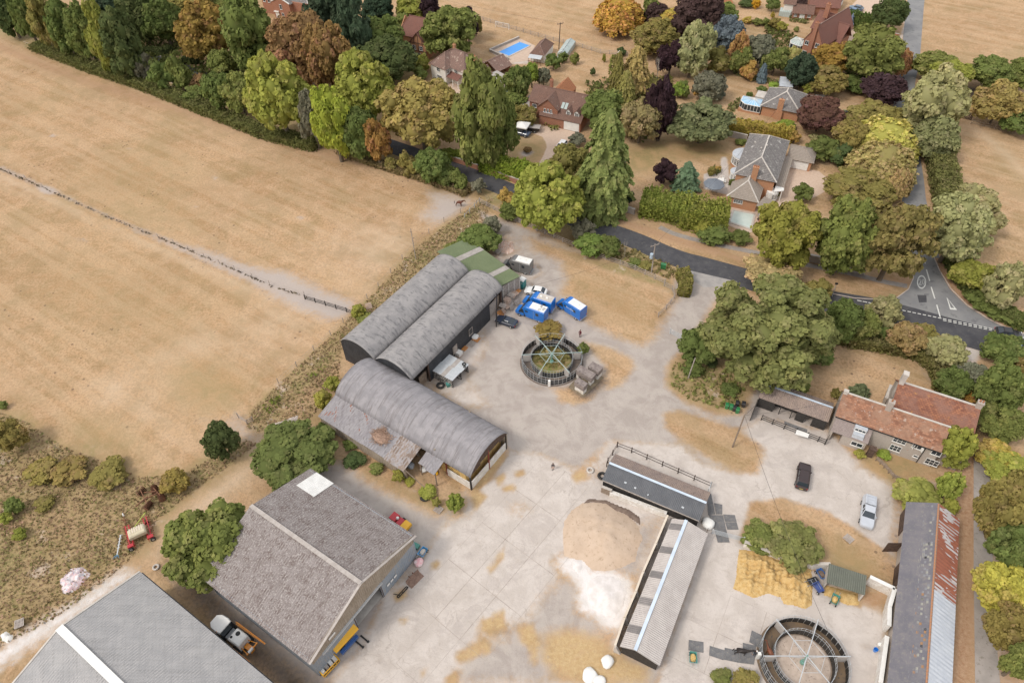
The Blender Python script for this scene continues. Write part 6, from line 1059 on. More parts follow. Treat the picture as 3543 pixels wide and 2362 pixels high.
for x in(7.0,9.2):
    y=1.4;z=3.3;mb=MB();mb.loft([[(x-.65,y,z-.3),(x+.65,y,z-.3),(x+.65,y,z+1),(x,y,z+1.7),(x-.65,y,z+1)],[(x-.65,y+2.0,z-.3),(x+.65,y+2.0,z-.3),(x+.65,y+2.0,z+1),(x,y+2.0,z+1.7),(x-.65,y+2.0,z+1)]]);d=H.part(mb,'dormer',M['white']);window(H,x,y-.04,z,-90,.85,1.1,2,2,parent=d);mb=MB();sheet(mb,[(x-.85,y-.2,z+.9),(x,y-.2,z+1.85),(x,y+2.4,z+1.85),(x-.85,y+1.4,z+.9)],'flat');sheet(mb,[(x,y-.2,z+1.85),(x+.85,y-.2,z+.9),(x+.85,y+1.4,z+.9),(x,y+2.4,z+1.85)],'flat');H.part(mb,'dormer_roof',M['tile_brown'],d)
for x in(4.9,5.8):mb=MB();z0=2.5+2.4*.738;mb.hexa([(x-.35,2.3,z0-.1),(x+.35,2.3,z0-.1),(x+.35,3.6,z0+.86),(x-.35,3.6,z0+.86)],[(x-.35,2.25,z0+.06),(x+.35,2.25,z0+.06),(x+.35,3.55,z0+1.02),(x-.35,3.55,z0+1.02)]);H.part(mb,'skylight',M['pale_glass'])
mb=MB();z0=2.5+1.1*.738;mb.hexa([(.5,.8,z0-.5),(3.0,.8,z0-.5),(3,1.5,z0+.1),(.5,1.5,z0+.1)],[(.5,.75,z0-.15),(3.0,.75,z0-.15),(3,1.45,z0+.36),(.5,1.45,z0+.36)]);H.part(mb,'lead_apron',M['lead'])
walls(H,(-.3,4.1,9,13.4),4.5,M['tile_orange'],6.7,axis='y',name='rear_wall');mb=MB();sheet(mb,[(-.5,9,4.5),(-.5,13.3,4.5),(1.9,13.3,6.9),(1.9,6.3,6.9)],'tile',.33,.03);sheet(mb,[(4.3,13.3,4.5),(4.3,9,4.5),(1.9,6.3,6.9),(1.9,13.3,6.9)],'tile',.33,.03);H.part(mb,'rear_roof',M['tile_orange']);chimney(H,'A',1875,840,7.5,.7,.7,5,7.8,'brick_red',2)
mb=MB();mb.box(-7,-4.4,3,9,0,2.2);H.part(mb,'side_shed',M['slab_grey'])
# tall red brick house
H=hmk('tall_red_house','B',(1115,450),(1330,520),5,'tall red brick house with steep red roofs, broad chimney and conservatory');L=H.L;walls(H,(.1,L-.1,.1,17),4.9,M['brick_red'],9.2,axis='y');roof(H,(0,L,0,17.2),4.9,9.4,0,0,axis='y',mats=M['tile_redbrown'],ridge=M['tile_pinkish'],eo=.1)
chimney(H,'B',1275,290,9.5,1.1,.7,0,10.2,'brick_red',2,x=2.6,y=-.2);chimney(H,'B',1400,80,10,1.3,.8,7,10.8,'brick_red',2);walls(H,(3,7.0,7.6,13),3.9,M['brick_red']);roof(H,(1.5,7.2,7.4,13.4),4.0,7.6,0,0,mats=M['tile_redbrown'],ridge=M['tile_redbrown'],name='wing_roof');[window(H,x,0,z,-90,1.15,1.15,2,1)for x,z in((1.1,3.6),(4.2,3.7),(1.1,.8),(4.2,.9))]
walls(H,(-3.5,1,11,17),4.0,M['brick_red']);roof(H,(-3.6,3,10.8,17.2),4.1,7.8,0,0,mats=M['tile_redbrown'],ridge=M['tile_redbrown'],name='back_wing_roof');conserv(H,-5.0,1.0,4.2,4.8,2.2,M['pale_glass'])
# garden office
H=hmk('brick_garden_office','B',(985,140),(1225,160),2.2,'small red brick outbuilding with white double door and two windows','outbuilding');L=H.L;walls(H,(.1,L-.1,.2,4),2.2,M['brick_red'],3.6);roof(H,(0,L,0,4.2),2.2,3.8,0,0,mats=M['tile_brown'],ridge=M['tile_brown']);mb=MB();mb.box(2.2,3.7,.08,.2,0,2.0);H.part(mb,'door',M['white']);[window(H,x,.14,.9,-90,.9,1.0,3,3)for x in(1.0,5.0)]
H=hmk('glass_greenhouse','B',(830,130),(960,150),1.5,'weathered greenhouse beside the brick outbuilding','greenhouse');mb=MB();mb.loft([[(x,0,0),(x,2.4,0),(x,2.4,1.5),(x,1.2,2.2),(x,0,1.5)]for x in(0,3.4)]);H.part(mb,'glass',M['pale_glass']);mb=MB();[mb.bar((k*.57,0,1.5),(k*.57,1.2,2.22),.06)for k in range(7)];[mb.bar((k*.57,0,0),(k*.57,0,1.5),.06)for k in range(7)];H.part(mb,'frame',M['grey_timber'])
H=hmk('grey_tool_shed','B',(835,1000),(955,1010),1.9,'pale grey flat-topped greenhouse shed behind the bungalow','shed');mb=MB();mb.box(0,3.2,0,2.2,0,1.9);H.part(mb,'wall',M['grey_timber']);mb=MB();sheet(mb,[(-.1,-.1,1.9),(3.3,-.1,1.9),(3.3,2.4,2.2),(-.1,2.4,2.2)],'flat');mb.box(.2,2.4,2.6,5.5,0,1.9);H.part(mb,'roof',M['lead'])
# houses cut by the top edge of the picture
H=House('red_manor_house',1,(1905,40),(1990,110),5,'red brick house with pediments, sash windows and grey tiled roof','house');A_=G(1,1855,100,0);bpy.data.objects.remove(H.root);H.o,H.yaw,H.L,_=frame(G(1,1870,125,0),G(1,1985,145,0));H.root=thing('red_manor_house',H.o,H.yaw,'red brick house with pediments, sash windows and grey tiled roof','house');H.c,H.s=math.cos(H.yaw),math.sin(H.yaw);L=H.L
walls(H,(0,L,0,6),5.3,M['brick_red'],6.8,axis='y');roof(H,(-.2,L+.2,.1,9),5.3,7.0,0,0,axis='y',mats=M['tile_grey'],ridge=M['concrete']);walls(H,(-6,.2,2.5,11),5.6,M['brick_red']);roof(H,(-6.2,12,2.3,11.5),5.6,8.6,3,3,mats=M['tile_grey'],ridge=M['concrete'],name='main_roof');walls(H,(L,12,1.5,11),5.4,M['brick_red'])
[window(H,x,y,z,-90,.9,1.5,1,2)for x,y,z in((3.2,-.05,3.2),(3.4,-.05,.6),(-1.2,2.45,3.6),(-3.2,2.45,3.6),(-5,2.45,3.6),(-1.6,2.45,.9))];mb=MB();mb.box(.6,1.9,-.1,0,0,2.2);H.part(mb,'door',M['white']);mb=MB();mb.bar((-.2,-.05,5.3),(L/2,-.05,7.0),.3,.25);mb.bar((L+.2,-.05,5.3),(L/2,-.05,7.0),.3,.25);mb.box(.4,2.1,-.6,0,2.3,2.5);H.part(mb,'pediment_trim',M['white'])
for t,a,b,lab,rf_,wl,dp,e,z in((3,(250,30),(370,20),'orange brick gate house at the head of the gardens','tile_orange','brick_orange',7,2.6,4.6),(3,(905,40),(1100,50),'low red tiled cottage range behind the tall red house','tile_redbrown','brick_red',6,2.8,5.2),(3,(1090,30),(1140,-30),'dark roofed annex beside the block-paved court','tile_brown','render_white',5,2.8,5),(3,(730,20),(775,25),'cream rendered gable end half hidden by garden trees','tile_brown','render_white',6,4,6)):
    H=House('cottage',t,a,b,e,lab,'house');L=max(H.L,3);walls(H,(0,L,.1,dp),e,M[wl],z-.2);roof(H,(-.2,L+.2,0,dp),e,z,0,0,mats=M[rf_],ridge=M[rf_])
# ---------------------------------------------------------------- roads, markings, walls
ASPH=mat('asphalt',(.06,.06,.068),(.085,.084,.09),.5,.9,.2,c3=(.11,.108,.106));ASPH2=mat('asphalt_worn',(.2,.2,.205),(.25,.248,.245),.25,.92,.2,c3=(.16,.16,.165));PAINTW=mat('road_paint',(.72,.72,.68),(.6,.6,.57),3,.8,c3=(.5,.5,.48));KERB=mat('kerb_stone',(.48,.4,.35),(.56,.48,.42),2)
def ribbon(name,pts,w,z,m,kerb=True):
    P=[Vector(p)for p in pts];Q=[]
    for i in range(len(P)-1):
        p0,p1,p2,p3=P[max(i-1,0)],P[i],P[i+1],P[min(i+2,len(P)-1)]
        for k in range(6):t=k/6;Q.append(.5*((2*p1)+(p2-p0)*t+(2*p0-5*p1+4*p2-p3)*t*t+(3*p1-p0-3*p2+p3)*t**3))
    Q.append(P[-1]);W_=[w(i/(len(Q)-1))if callable(w)else w for i in range(len(Q))];A,B=[],[]
    for i,q in enumerate(Q):d=(Q[min(i+1,len(Q)-1)]-Q[max(i-1,0)]).normalized();n=Vector((-d.y,d.x,0));A.append(q+n*W_[i]/2);B.append(q-n*W_[i]/2)
    mb=MB()
    for i in range(len(Q)-1):mb.face([(B[i].x,B[i].y,z),(B[i+1].x,B[i+1].y,z),(A[i+1].x,A[i+1].y,z),(A[i].x,A[i].y,z)])
    mb.build(name,m,kind='structure');return A,B
MRC=[G(0,*p)for p in((120,35),(359,135),(560,215),(750,285),(915,342),(1067,396),(1182,443),(1280,487),(1374,522),(1460,553),(1555,593),(1698,635),(1847,680),(1996,708),(2062,724),(2199,762),(2283,786),(2450,835))]
A,B=ribbon('road',MRC,lambda t:5.2 if t<.6 else 5.6+min(1,(t-.6)/.2)*.9,.02,ASPH);SRC=[G(0,*p)for p in((2112,-40),(2104,0),(2097,68),(2090,135),(2077,203),(2080,300),(2094,406),(2098,450),(2109,508),(2119,560),(2128,590))]
C_,D_=ribbon('side_road',SRC,5.0,.014,ASPH2)
def flat(name,t,pts,z,m,kind='structure',parent=None):
    mb=MB();P=GL(t,pts);a=sum(P[i].x*P[(i+1)%len(P)].y-P[(i+1)%len(P)].x*P[i].y for i in range(len(P)));P=P if a>0 else P[::-1];mb.face([(p.x,p.y,z)for p in P]);return mb.build(name,m,parent,kind=kind)
flat('junction',6,[(1600,170),(1610,300),(1600,420),(1565,490),(1490,545),(1480,640),(1900,740),(2400,860),(2400,810),(2250,765),(2100,690),(1960,600),(1850,490),(1780,370),(1725,240),(1700,170)],.018,ASPH2)
mk=[]
def mark(pts,t=6):mk.append(pts);return flat('road_marking',t,pts,.032,PAINTW)
for a,b in(((1676,285),(1682,318)),((1690,358),(1712,436)),((1722,476),(1747,556)),((1760,597),(1783,680))):mark([(a[0]-4,a[1]),(a[0]+4,a[1]),(b[0]+4,b[1]),(b[0]-4,b[1])])
def ringmark(cx,cy,rx,ry,w):
    mb=MB();n=28
    for k in range(n):
        q=[G(6,cx+(rx-w*s)*math.cos(2*PI*j/n),cy+(ry-w*1.3*s)*math.sin(2*PI*j/n))for s,j in((0,k),(0,k+1),(1,k+1),(1,k))];mb.face([(p.x,p.y,.032)for p in q[::-1]])
    return mb.build('speed_roundel',PAINTW,kind='structure')
ringmark(1657,443,31,46,7)
def stroke(pts,w=4.5):
    mb=MB()
    for a,b in zip(pts,pts[1:]):
        a=Vector(a);b=Vector(b);d=(b-a).normalized();n=Vector((-d.y,d.x))*w/2;a=a-d*w*.4;b=b+d*w*.4;q=[G(6,*p)for p in(a+n,b+n,b-n,a-n)];mb.face([(p.x,p.y,.034)for p in q[::-1]])
    return mb
m1=stroke([(1638,432),(1641,426),(1648,424),(1653,430),(1652,438),(1641,460),(1656,460)]);m1.build('roundel_digit',PAINTW,kind='structure');m1=stroke([(1662,432),(1666,425),(1671,426),(1675,436),(1676,452),(1672,459),(1667,458),(1663,448),(1662,432)]);m1.build('roundel_digit',PAINTW,kind='structure')
for s in([(1826,545),(1834,556),(1856,618),(1850,628)],[(1850,628),(1856,618),(1880,620),(1898,632)],[(1898,632),(1880,620),(1834,556),(1826,545)]):mark(s)
for k in range(25):
    x=1492+k*34.5;y=624+(x-1490)*.207
    mark([(x,y),(x+23,y+4.6),(x+23,y+9.6),(x,y+5)])
    if x>1770:mark([(x,y+11),(x+23,y+15.6),(x+23,y+20),(x,y+15.5)])
for k in range(3):x=1220+k*38;y=564+(x-1220)*.2;mark([(x,y),(x+30,y+5.5),(x+30,y+11),(x,y+5)])
KP=MB();kp=GL(6,[(1720,225),(1780,365),(1855,487),(1963,597),(2103,687),(2253,762),(2400,808)])
for a,b in zip(kp,kp[1:]):KP.bar(a+Vector((0,0,.05)),b+Vector((0,0,.05)),.16,.12)
KP.build('kerb',KERB,kind='structure');KP=MB();kp=GL(6,[(1602,300),(1600,420),(1568,492),(1490,548),(1340,560),(1200,552),(1000,512),(860,480)])
for a,b in zip(kp,kp[1:]):KP.bar(a+Vector((0,0,.05)),b+Vector((0,0,.05)),.16,.12)
KP.build('kerb',KERB,kind='structure')
PV=mat('path_tarmac',(.27,.24,.22),(.33,.3,.27),1,.95,c3=(.4,.3,.22));ribbon('path',[G(6,*p)for p in((-120,70),(0,122),(250,185),(540,245),(700,290),(900,330),(1200,390),(1400,440),(1560,470))],1.3,.03,PV)
flat('patch',6,[(1628,530),(1690,532),(1692,580),(1640,582)],.03,ASPH);flat('drive_apron',6,[(0,345),(410,440),(300,470),(180,480),(90,420)],.022,mat('apron',(.3,.285,.275),(.38,.355,.335),.8))
flat('lane_mouth',1,[(1000,360),(1150,400),(1200,330),(1180,310),(1080,350)],.024,PV);flat('shaded_lane',9,[(2010,-100),(2110,0),(2140,400),(2140,1000),(2190,1568),(2020,1568),(2010,800)],.02,mat('lane_tarmac',(.3,.27,.245),(.37,.33,.3),.6,c3=(.24,.21,.18)))
def stonewall(t,pts,h,w,m,label,name='garden_wall',cap=None):
    P=GL(t,pts);r=thing(name,P[0],0,label,'wall');mb=MB();cp=MB()
    for a,b in zip(P,P[1:]):a=a-P[0];b=b-P[0];mb.bar(a+Vector((0,0,h/2)),b+Vector((0,0,h/2)),w,h);cp.bar(a+Vector((0,0,h+.04)),b+Vector((0,0,h+.04)),w+.1,.08)
    bld(mb,'wall_body',m,r);bld(cp,'coping',cap or M['concrete'],r);return r
stonewall(6,[(890,300),(960,315),(1100,345),(1270,390)],1.6,.4,M['flint'],'old flint wall under the crossroads chestnuts');stonewall(2,[(1790,1400),(1860,1425),(1950,1455)],1.4,.4,M['flint'],'short pale stone wall beside the conifer hedge')
stonewall(2,[(660,1075),(800,1120),(1000,1190),(1180,1255)],1.3,.3,M['brick_red'],'red brick wall of the front gardens on the lane');stonewall(3,[(340,925),(470,955)],1.5,.3,M['flint'],'pale garden wall below the yellowing hedge');stonewall(3,[(1230,205),(1340,225),(1500,250)],.8,.3,M['brick_red'],'low brick wall with gate pier before the cream court')
stonewall(9,[(1275,890),(1440,970),(1405,1090),(1400,1220)],1.9,.4,M['whitewash'],'whitewashed yard wall beside the slate barn',cap=M['white']);stonewall(9,[(1390,1285),(1345,1600)],1.7,.4,M['whitewash'],'lower whitewashed yard wall at the horse walker',cap=M['white'])
stonewall(9,[(445,640),(600,700),(900,790),(1020,790)],1.3,.35,M['whitewash'],'whitewashed wall behind the straw heap',cap=M['concrete']);stonewall(6,[(1430,1180),(1395,1270)],1.5,.4,M['flint'],'old wall running from the farmhouse into its garden')
stonewall('M',[(0,870),(150,930)],1.4,.3,M['timber'],'old boarded end of the yard wall behind the tyre',name='board_wall');stonewall('M',[(130,925),(560,1090),(975,1250)],1.0,.45,M['whitewash'],'long whitewashed block wall below the black stable',cap=M['whitewash'])
# concrete panel wall of the sand yard: panel by panel with buttresses
P=GL(8,[(2165,470),(2085,660),(2000,850),(1950,985),(1875,1160),(1810,1350)]);r=thing('panel_wall',P[0],0,'pale concrete panel wall with buttresses holding the sand heap yard','wall');BU=MB();BU.loft([[(-.15,0,0),(.15,0,0),(.15,.9,0),(-.15,.9,0)],[(-.15,0,1.7),(.15,0,1.7),(.15,.2,1.7),(-.15,.2,1.7)]]);BUM=BU.mesh('buttress',M['concrete']);cream=mat('cream_panel',(.6,.52,.42),(.68,.6,.5),1.2,.9,.2)
for a,b in zip(P,P[1:]):
    mb=MB();a2,b2=a-P[0],b-P[0];d=(b2-a2).normalized();mb.bar(a2+d*.03+Vector((0,0,.9)),b2-d*.03+Vector((0,0,.9)),.28,1.8);bld(mb,'wall_panel',cream,r);part('buttress',BUM,r,b2,(0,0,math.atan2(d.y,d.x)))
# concrete slabs of the yard, joint by joint
def slabs(t,corner,ea,eb,poly,w,l,z=.012):
    o=G(t,*corner);a=(G(t,*ea)-o).normalized();b=Vector((-a.y,a.x,0));b=b if(G(t,*eb)-o).dot(b)>0 else-b;pl=g2(t,poly);rg=random.Random(3);root=thing('concrete_apron',o,0,'pale concrete yard laid in big slabs with dirty joints','paving');root['kind']='structure';del root['category'];jx=MB();loc=np.array([[(p[0]-o.x)*a.x+(p[1]-o.y)*a.y,(p[0]-o.x)*b.x+(p[1]-o.y)*b.y]for p in pl]);lo=loc.min(0);hi=loc.max(0)
    for i in range(int(math.floor(lo[0]/l)),int(math.ceil(hi[0]/l))):
        for j in range(int(math.floor(lo[1]/w)),int(math.ceil(hi[1]/w))):
            cs=[(i*l+.03+(l-.06)*u,j*w+.03+(w-.06)*v)for u,v in((0,0),(1,0),(1,1),(0,1),(.5,.5))];W_=np.array([[o.x+a.x*c[0]+b.x*c[1],o.y+a.y*c[0]+b.y*c[1]]for c in cs])
            if(sdist(W_,pl)>0).sum()<4:continue
            nx,ny=7,7;vs=[];fs=[];zz=z+rg.uniform(0,.006);jx.face([(o.x+a.x*p_+b.x*q_,o.y+a.y*p_+b.y*q_,z-.006)for p_,q_ in(((i*l),j*w),((i+1)*l,j*w),((i+1)*l,(j+1)*w),(i*l,(j+1)*w))][::(1 if(a.x*b.y-a.y*b.x)>0 else-1)])
            for v in range(ny):
                for u in range(nx):c=(i*l+.03+(l-.06)*u/(nx-1),j*w+.03+(w-.06)*v/(ny-1));vs.append((o.x+a.x*c[0]+b.x*c[1],o.y+a.y*c[0]+b.y*c[1],zz))
            for v in range(ny-1):
                for u in range(nx-1):q=v*nx+u;f=(q,q+1,q+nx+1,q+nx);fs.append(f if(a.x*b.y-a.y*b.x)>0 else f[::-1])
            me=bpy.data.meshes.new('slab');me.from_pydata(vs,[],fs);set_masks(me);me.materials.append(GM);me.transform(Matrix.Translation(-o));ob=bpy.data.objects.new('slab',me);COL.objects.link(ob);ob.parent=root
    jo=jx.build('joints',JM,root);jo.data.transform(Matrix.Translation(-o))
# the slabs read masks in world space before they are moved to the apron's origin
JM=mat('joint_dirt',(.27,.22,.19),(.42,.36,.31),.8);SLP=[(8,[(1000,150),(1480,60),(1500,420),(1430,640),(1440,900),(1540,1130),(1330,1210),(980,1568),(150,1568),(330,1180),(620,790),(880,380)])]
slabs(8,(600,1130),(1370,260),(1300,1480),[(1000,150),(1480,60),(1500,420),(1430,640),(1440,900),(1560,1150),(1330,1230),(980,1568),(150,1568),(330,1180),(620,790),(880,380)],4.3,7.2)
slabs(9,(30,1110),(240,560),(1300,1500),[(250,560),(440,650),(400,900),(560,1000),(900,1050),(1380,1110),(1330,1500),(1200,1568),(-200,1568),(40,1100)],4.8,5.6)
SM=[mat('rubber_mat',(.13,.13,.135),(.18,.178,.18),2,.9,c3=(.27,.24,.2))]
def mats_(t,quads,labs,z=.04):
    for q,lb in zip(quads,labs):
        P=GL(t,q);mb=MB();a=sum(P[i].x*P[(i+1)%4].y-P[(i+1)%4].x*P[i].y for i in range(4));P=P if a>0 else P[::-1];c=sum(P,Vector())/4;mb.prism([(p.x-c.x,p.y-c.y)for p in P],0,.025);o=mb.build('rubber_mat',SM[0]);o.location=(c.x,c.y,z);tag(o,lb,'mat','rubber mats on the stable yard')
mats_(9,[[(78,1275),(178,1290),(178,1362),(76,1345)],[(220,1315),(320,1345),(312,1412),(216,1380)],[(322,1328),(420,1350),(418,1430),(314,1408)],[(422,1352),(530,1372),(520,1442),(420,1430)],[(445,1295),(535,1315),(525,1370),(445,1350)],[(505,1210),(575,1245),(555,1330),(488,1290)],
          [(200,285),(230,285),(258,425),(210,430)],[(250,348),(305,360),(305,425),(262,425)],[(215,430),(310,430),(330,520),(250,520)],[(312,425),(390,430),(402,475),(325,475)],[(325,478),(402,478),(416,528),(340,528)],[(250,522),(330,520),(355,615),(275,615)]],
      ['square rubber mat above the small green barrow','rubber mat farthest from the walker gate in the row','rubber mat under the black horse tail end','rubber mat under the black horse head end','rubber mat beside the black horse shoulder','rubber mat leaning toward the walker rim','long narrow rubber mat at the black stable corner','rubber mat with straw wisps by the stable corner','large rubber mat with orange straw in the passage','upper of the two dark mats beside the passage','lower of the two dark mats beside the passage','rubber mat under the metal gate'])
mats_('F',[[(400,540),(505,580),(500,605),(402,565)],[(505,580),(610,615),(605,642),(500,610)]],['grey rubber mat in the shed yard, nearer the bins','grey rubber mat in the shed yard, by the white sheet'])
# ---------------------------------------------------------------- fences and gates
RAILC={}
def fence(t,pts,h,rails,sp,m,label,name='post_and_rail_fence',cat='fence',pw=.13,rw=.1,group=None,wire=0):
    P=GL(t,pts);r=thing(name,P[0],0,label,cat,group);key=(h,pw,m.name)
    if key not in RAILC:mb=MB();mb.box(-pw/2,pw/2,-pw/2,pw/2,0,h+.1);RAILC[key]=mb.mesh('post',m)
    last=None
    for a,b in zip(P,P[1:]):
        L=(b-a).length;n=max(1,round(L/sp));ang=math.atan2(b.y-a.y,b.x-a.x);lk=(round(L/n,2),wire,rw,m.name)
        if lk not in RAILC:mb=MB();(mb.box(0,L/n,-.02,.02,-rw/2,rw/2)if not wire else mb.box(0,L/n,-.012,.012,-.012,.012));RAILC[lk]=mb.mesh('rail',m)
        for k in range(n+(1 if b is P[-1]else 0)):part('post',RAILC[key],r,a+(b-a)*k/n-P[0],(RNG.normal(0,.02),RNG.normal(0,.02),ang))
        for k in range(n):
            for j in range(rails):part('wire' if wire else 'rail',RAILC[lk],r,a+(b-a)*k/n-P[0]+Vector((0,0,h*(j+.75)/rails)),(0,0,ang))
    return r
BT,GT,TT=M['black_timber'],M['grey_timber'],M['timber']
fence('M',[(240,205),(455,285),(1640,810)],1.3,2,2.6,mat('brown_rail',(.06,.042,.035),(.09,.065,.052),3),'dark brown rail fence in front of the black stable pens');fence('M',[(240,205),(100,440),(80,495)],1.3,2,2.0,M['brown_rail'],'short dark rail fence at the tyre end of the stable pens');fence('M',[(1640,810),(1600,900)],1.3,2,1.6,M['galv'],'galvanised end rail closing the stable pens')
fence('F',[(190,530),(290,570),(500,650),(700,725),(765,752)],1.3,3,1.9,BT,'black rail fence enclosing the shed yard');fence('F',[(765,752),(830,620)],1.3,3,1.6,BT,'short black rail fence between shed yard and farmhouse')
fence(5,[(1270,8),(1480,92),(1660,172),(1800,227),(1950,292),(2150,362),(2352,455)],1.2,3,2.6,GT,'long grey post and rail fence between yard grass and main road bank');fence(6,[(-90,470),(-35,500),(-20,555),(-75,625),(-130,680)],1.2,3,2.0,GT,'grey rail fence curving down to the drive gate')
fence(4,[(2070,462),(2352,548),(2440,590)],1.1,3,2.2,BT,'dark rail fence across the bare field corner');fence(2,[(900,1375),(1100,1478),(1290,1568)],1.2,3,2.4,GT,'grey rail fence beside the brown horse corner along the lane');fence(6,[(-50,790),(20,830),(40,850)],1.2,4,2.2,M['galv'],'pale metal gate across the farm drive',name='drive_gate',cat='gate')
fence(2,[(880,128),(1020,170),(1100,195),(1400,280),(1540,310),(1720,365),(1900,380)],1.2,3,2.8,GT,'pale rail fence along the hay field behind the pool');fence(3,[(1990,842),(2150,875),(2352,930),(2500,960)],1.1,2,2.8,TT,'long rail fence at the far pasture corner');fence(3,[(1925,800),(1990,815)],1.6,1,.3,M['dark_timber'],'dark close-boarded gate panel at the end of the far rail fence',name='board_gate',cat='gate',pw=.24)
fence(4,[(1620,1265),(1680,1310),(1720,1290)],1.2,3,1.8,GT,'grey field gate beside the small dark tree',name='field_gate',cat='gate');fence(2,[(800,1480),(900,1375)],1.2,1,2.4,M['galv'],'thin fence at the bare corner behind the brown horse',name='corner_fence');fence(9,[(235,555),(445,610)],1.2,5,4.2,M['galv'],'silver field gate between stable corner and straw heap wall',name='metal_gate',cat='gate',rw=.05)
fence(9,[(1345,60),(1400,110),(1460,180),(1540,220)],.9,1,1.0,TT,'curved woven hurdle fence before the farmhouse',name='hurdle_fence',rw=.7);fence(1,[(1150,325),(1210,305)],1.2,4,2,M['dark_timber'],'dark wooden gate beside the clipped hedge',name='drive_gate',cat='gate')
fence(0,[(-10,385),(60,412),(100,432),(180,470),(250,502),(330,535),(400,560),(470,592),(540,620),(620,655),(700,680)],1.15,2,5.5,GT,'thin wire fence with leaning posts along the worn field track',name='wire_fence',pw=.09,wire=1);fence(0,[(870,660),(950,565),(1020,510),(1095,470)],1.2,2,4,GT,'wire stock fence along the field edge by the barns',name='wire_fence',pw=.1,wire=1)
fence(0,[(640,880),(760,770),(870,660)],1.2,2,4,GT,'wire stock fence through the weeds beside the long arched barn',name='wire_fence',pw=.1,wire=1)
# ---------------------------------------------------------------- vehicles
def paintm(name,c,rough=.3):return mat(name,c,tuple(x*.9 for x in c),.8,rough,spec=.5,coat=.4)
RUB=mat('rubber',(.03,.03,.03),(.05,.048,.045),2,.9);HUB=M['steel'];REDL=paintm('red_lamp',(.5,.02,.02));AMB=paintm('amber',(.7,.25,.02));LAMP=paintm('lamp',(.8,.8,.78))
def wheel(root,x,y,r,w=.22):
    mb=MB();mb.tube((x,y-w/2,r),(x,y+w/2,r),r,r,14);o=mb.build('wheel',RUB,root);s=1 if y>0 else-1;mb=MB();mb.tube((x,y+s*(w/2-.02),r),(x,y+s*(w/2+.015),r),r*.6,r*.5,10);mb.build('rim',HUB,o)
def sec(x,hw,z0,z1,c=.12):return[(x,-hw,z0+c),(x,-hw+c*.5,z0),(x,hw-c*.5,z0),(x,hw,z0+c),(x,hw,z1-c),(x,hw-c,z1),(x,-hw+c,z1),(x,-hw,z1-c)]
def car(a,b,t,label,paint,kind='hatch',L=4.3,W=1.78,cat='car',group=None,k=1.0):
    """a: rear, b: front on the photograph (ground)"""
    A,B=G(t,*a),G(t,*b);c=(A+B)/2;d=B-A;L*=k;W*=k;r=thing('parked_car',c,math.atan2(d.y,d.x),label,cat,group);h=L/2
    S_={'hatch':[(-1,.8,.45,.85),(-.93,.95,.25,.98),(-.6,1,.2,1.0),(.3,1,.2,.96),(.7,.97,.22,.86),(.93,.9,.25,.72),(1,.75,.35,.6)],'suv':[(-1,.85,.4,1.05),(-.95,.96,.3,1.12),(-.6,1,.28,1.14),(.35,1,.28,1.08),(.8,.97,.3,1.02),(.97,.88,.35,.9),(1,.8,.4,.75)]}
    S_=S_['suv' if kind in('suv','pickup','4x4')else 'hatch'];mb=MB();mb.loft([sec(x*h,hw*W/2,z0,z1)for x,hw,z0,z1 in S_]);body=mb.build('body',paint,r,smooth=False)
    zb,zt,base,top={'hatch':(.9,1.42,(-.88,.38),(-.5,.12)),'coupe':(.86,1.3,(-.9,.35),(-.35,.08)),'suv':(1.05,1.66,(-.93,.4),(-.78,.16)),'4x4':(1.05,1.95,(-.95,.3),(-.93,.12)),'pickup':(1.08,1.72,(-.28,.45),(-.2,.2))}[kind]
    def cabring(z,x0,x1,w):return[(x0*h,-w,z),(x1*h,-w*.92,z),(x1*h,w*.92,z),(x0*h,w,z)]
    mb=MB();w0=W/2*.92;w1=W/2*.74;mb.loft([cabring(zb,*base,w0),cabring(zt,*top,w1)]);mb.build('windows',M['window_glass'],r);mb=MB();mb.loft([cabring(zt-.01,top[0]-.02,top[1]+.02,w1+.02),cabring(zt+.04,top[0]+.03,top[1]-.03,w1-.05)])
    for s in(-1,1):
        for xb,xt in((base[0],top[0]),(base[1],top[1]),((base[0]+base[1])/2,(top[0]+top[1])/2)):mb.bar((xb*h,s*w0,zb),(xt*h,s*w1,zt),.07,.05)
    mb.build('roof',paint,r)
    if kind=='pickup':mb=MB();mb.loft([[(-.97*h,-w0,1.1),(-.3*h,-w0,1.1),(-.3*h,w0,1.1),(-.97*h,w0,1.1)],[(-.93*h,-w1,1.65),(-.3*h,-w1,1.7),(-.3*h,w1,1.7),(-.93*h,w1,1.65)]]);[mb.bar((-.9*h,y,1.72),(-.32*h,y,1.75),.05)for y in(-.5,.5)];[mb.bar((x*h,-.5,1.74),(x*h,.5,1.74),.06)for x in(-.8,-.6,-.4)];mb.build('hard_top',paint,r)
    rr=.33*k if kind!='4x4' else .38
    for x in(-.6,.62):
        for s in(-1,1):wheel(r,x*h,s*(W/2-.08),rr)
    for s in(-1,1):
        mb=MB();mb.box(-h*1.0,-h*.955,s*W*.36-.14,s*W*.36+.14,S_[0][3]-.22,S_[0][3]-.02);mb.build('tail_light',REDL,r);mb=MB();mb.box(h*.94,h*.99,s*W*.34-.15,s*W*.34+.15,.55,.7);mb.build('headlight',LAMP,r);mb=MB();mb.box(.28*h,.33*h,s*(W/2+.02)-.09,s*(W/2+.02)+.09,zb-.02,zb+.13);mb.build('mirror',paint,r)
    mb=MB();mb.box(-h*1.004,-h*.99,-.26,.26,.58,.7);mb.build('number_plate',paintm('plate',(.75,.6,.12))if 'plate' not in MATS else MATS['plate'],r);return r
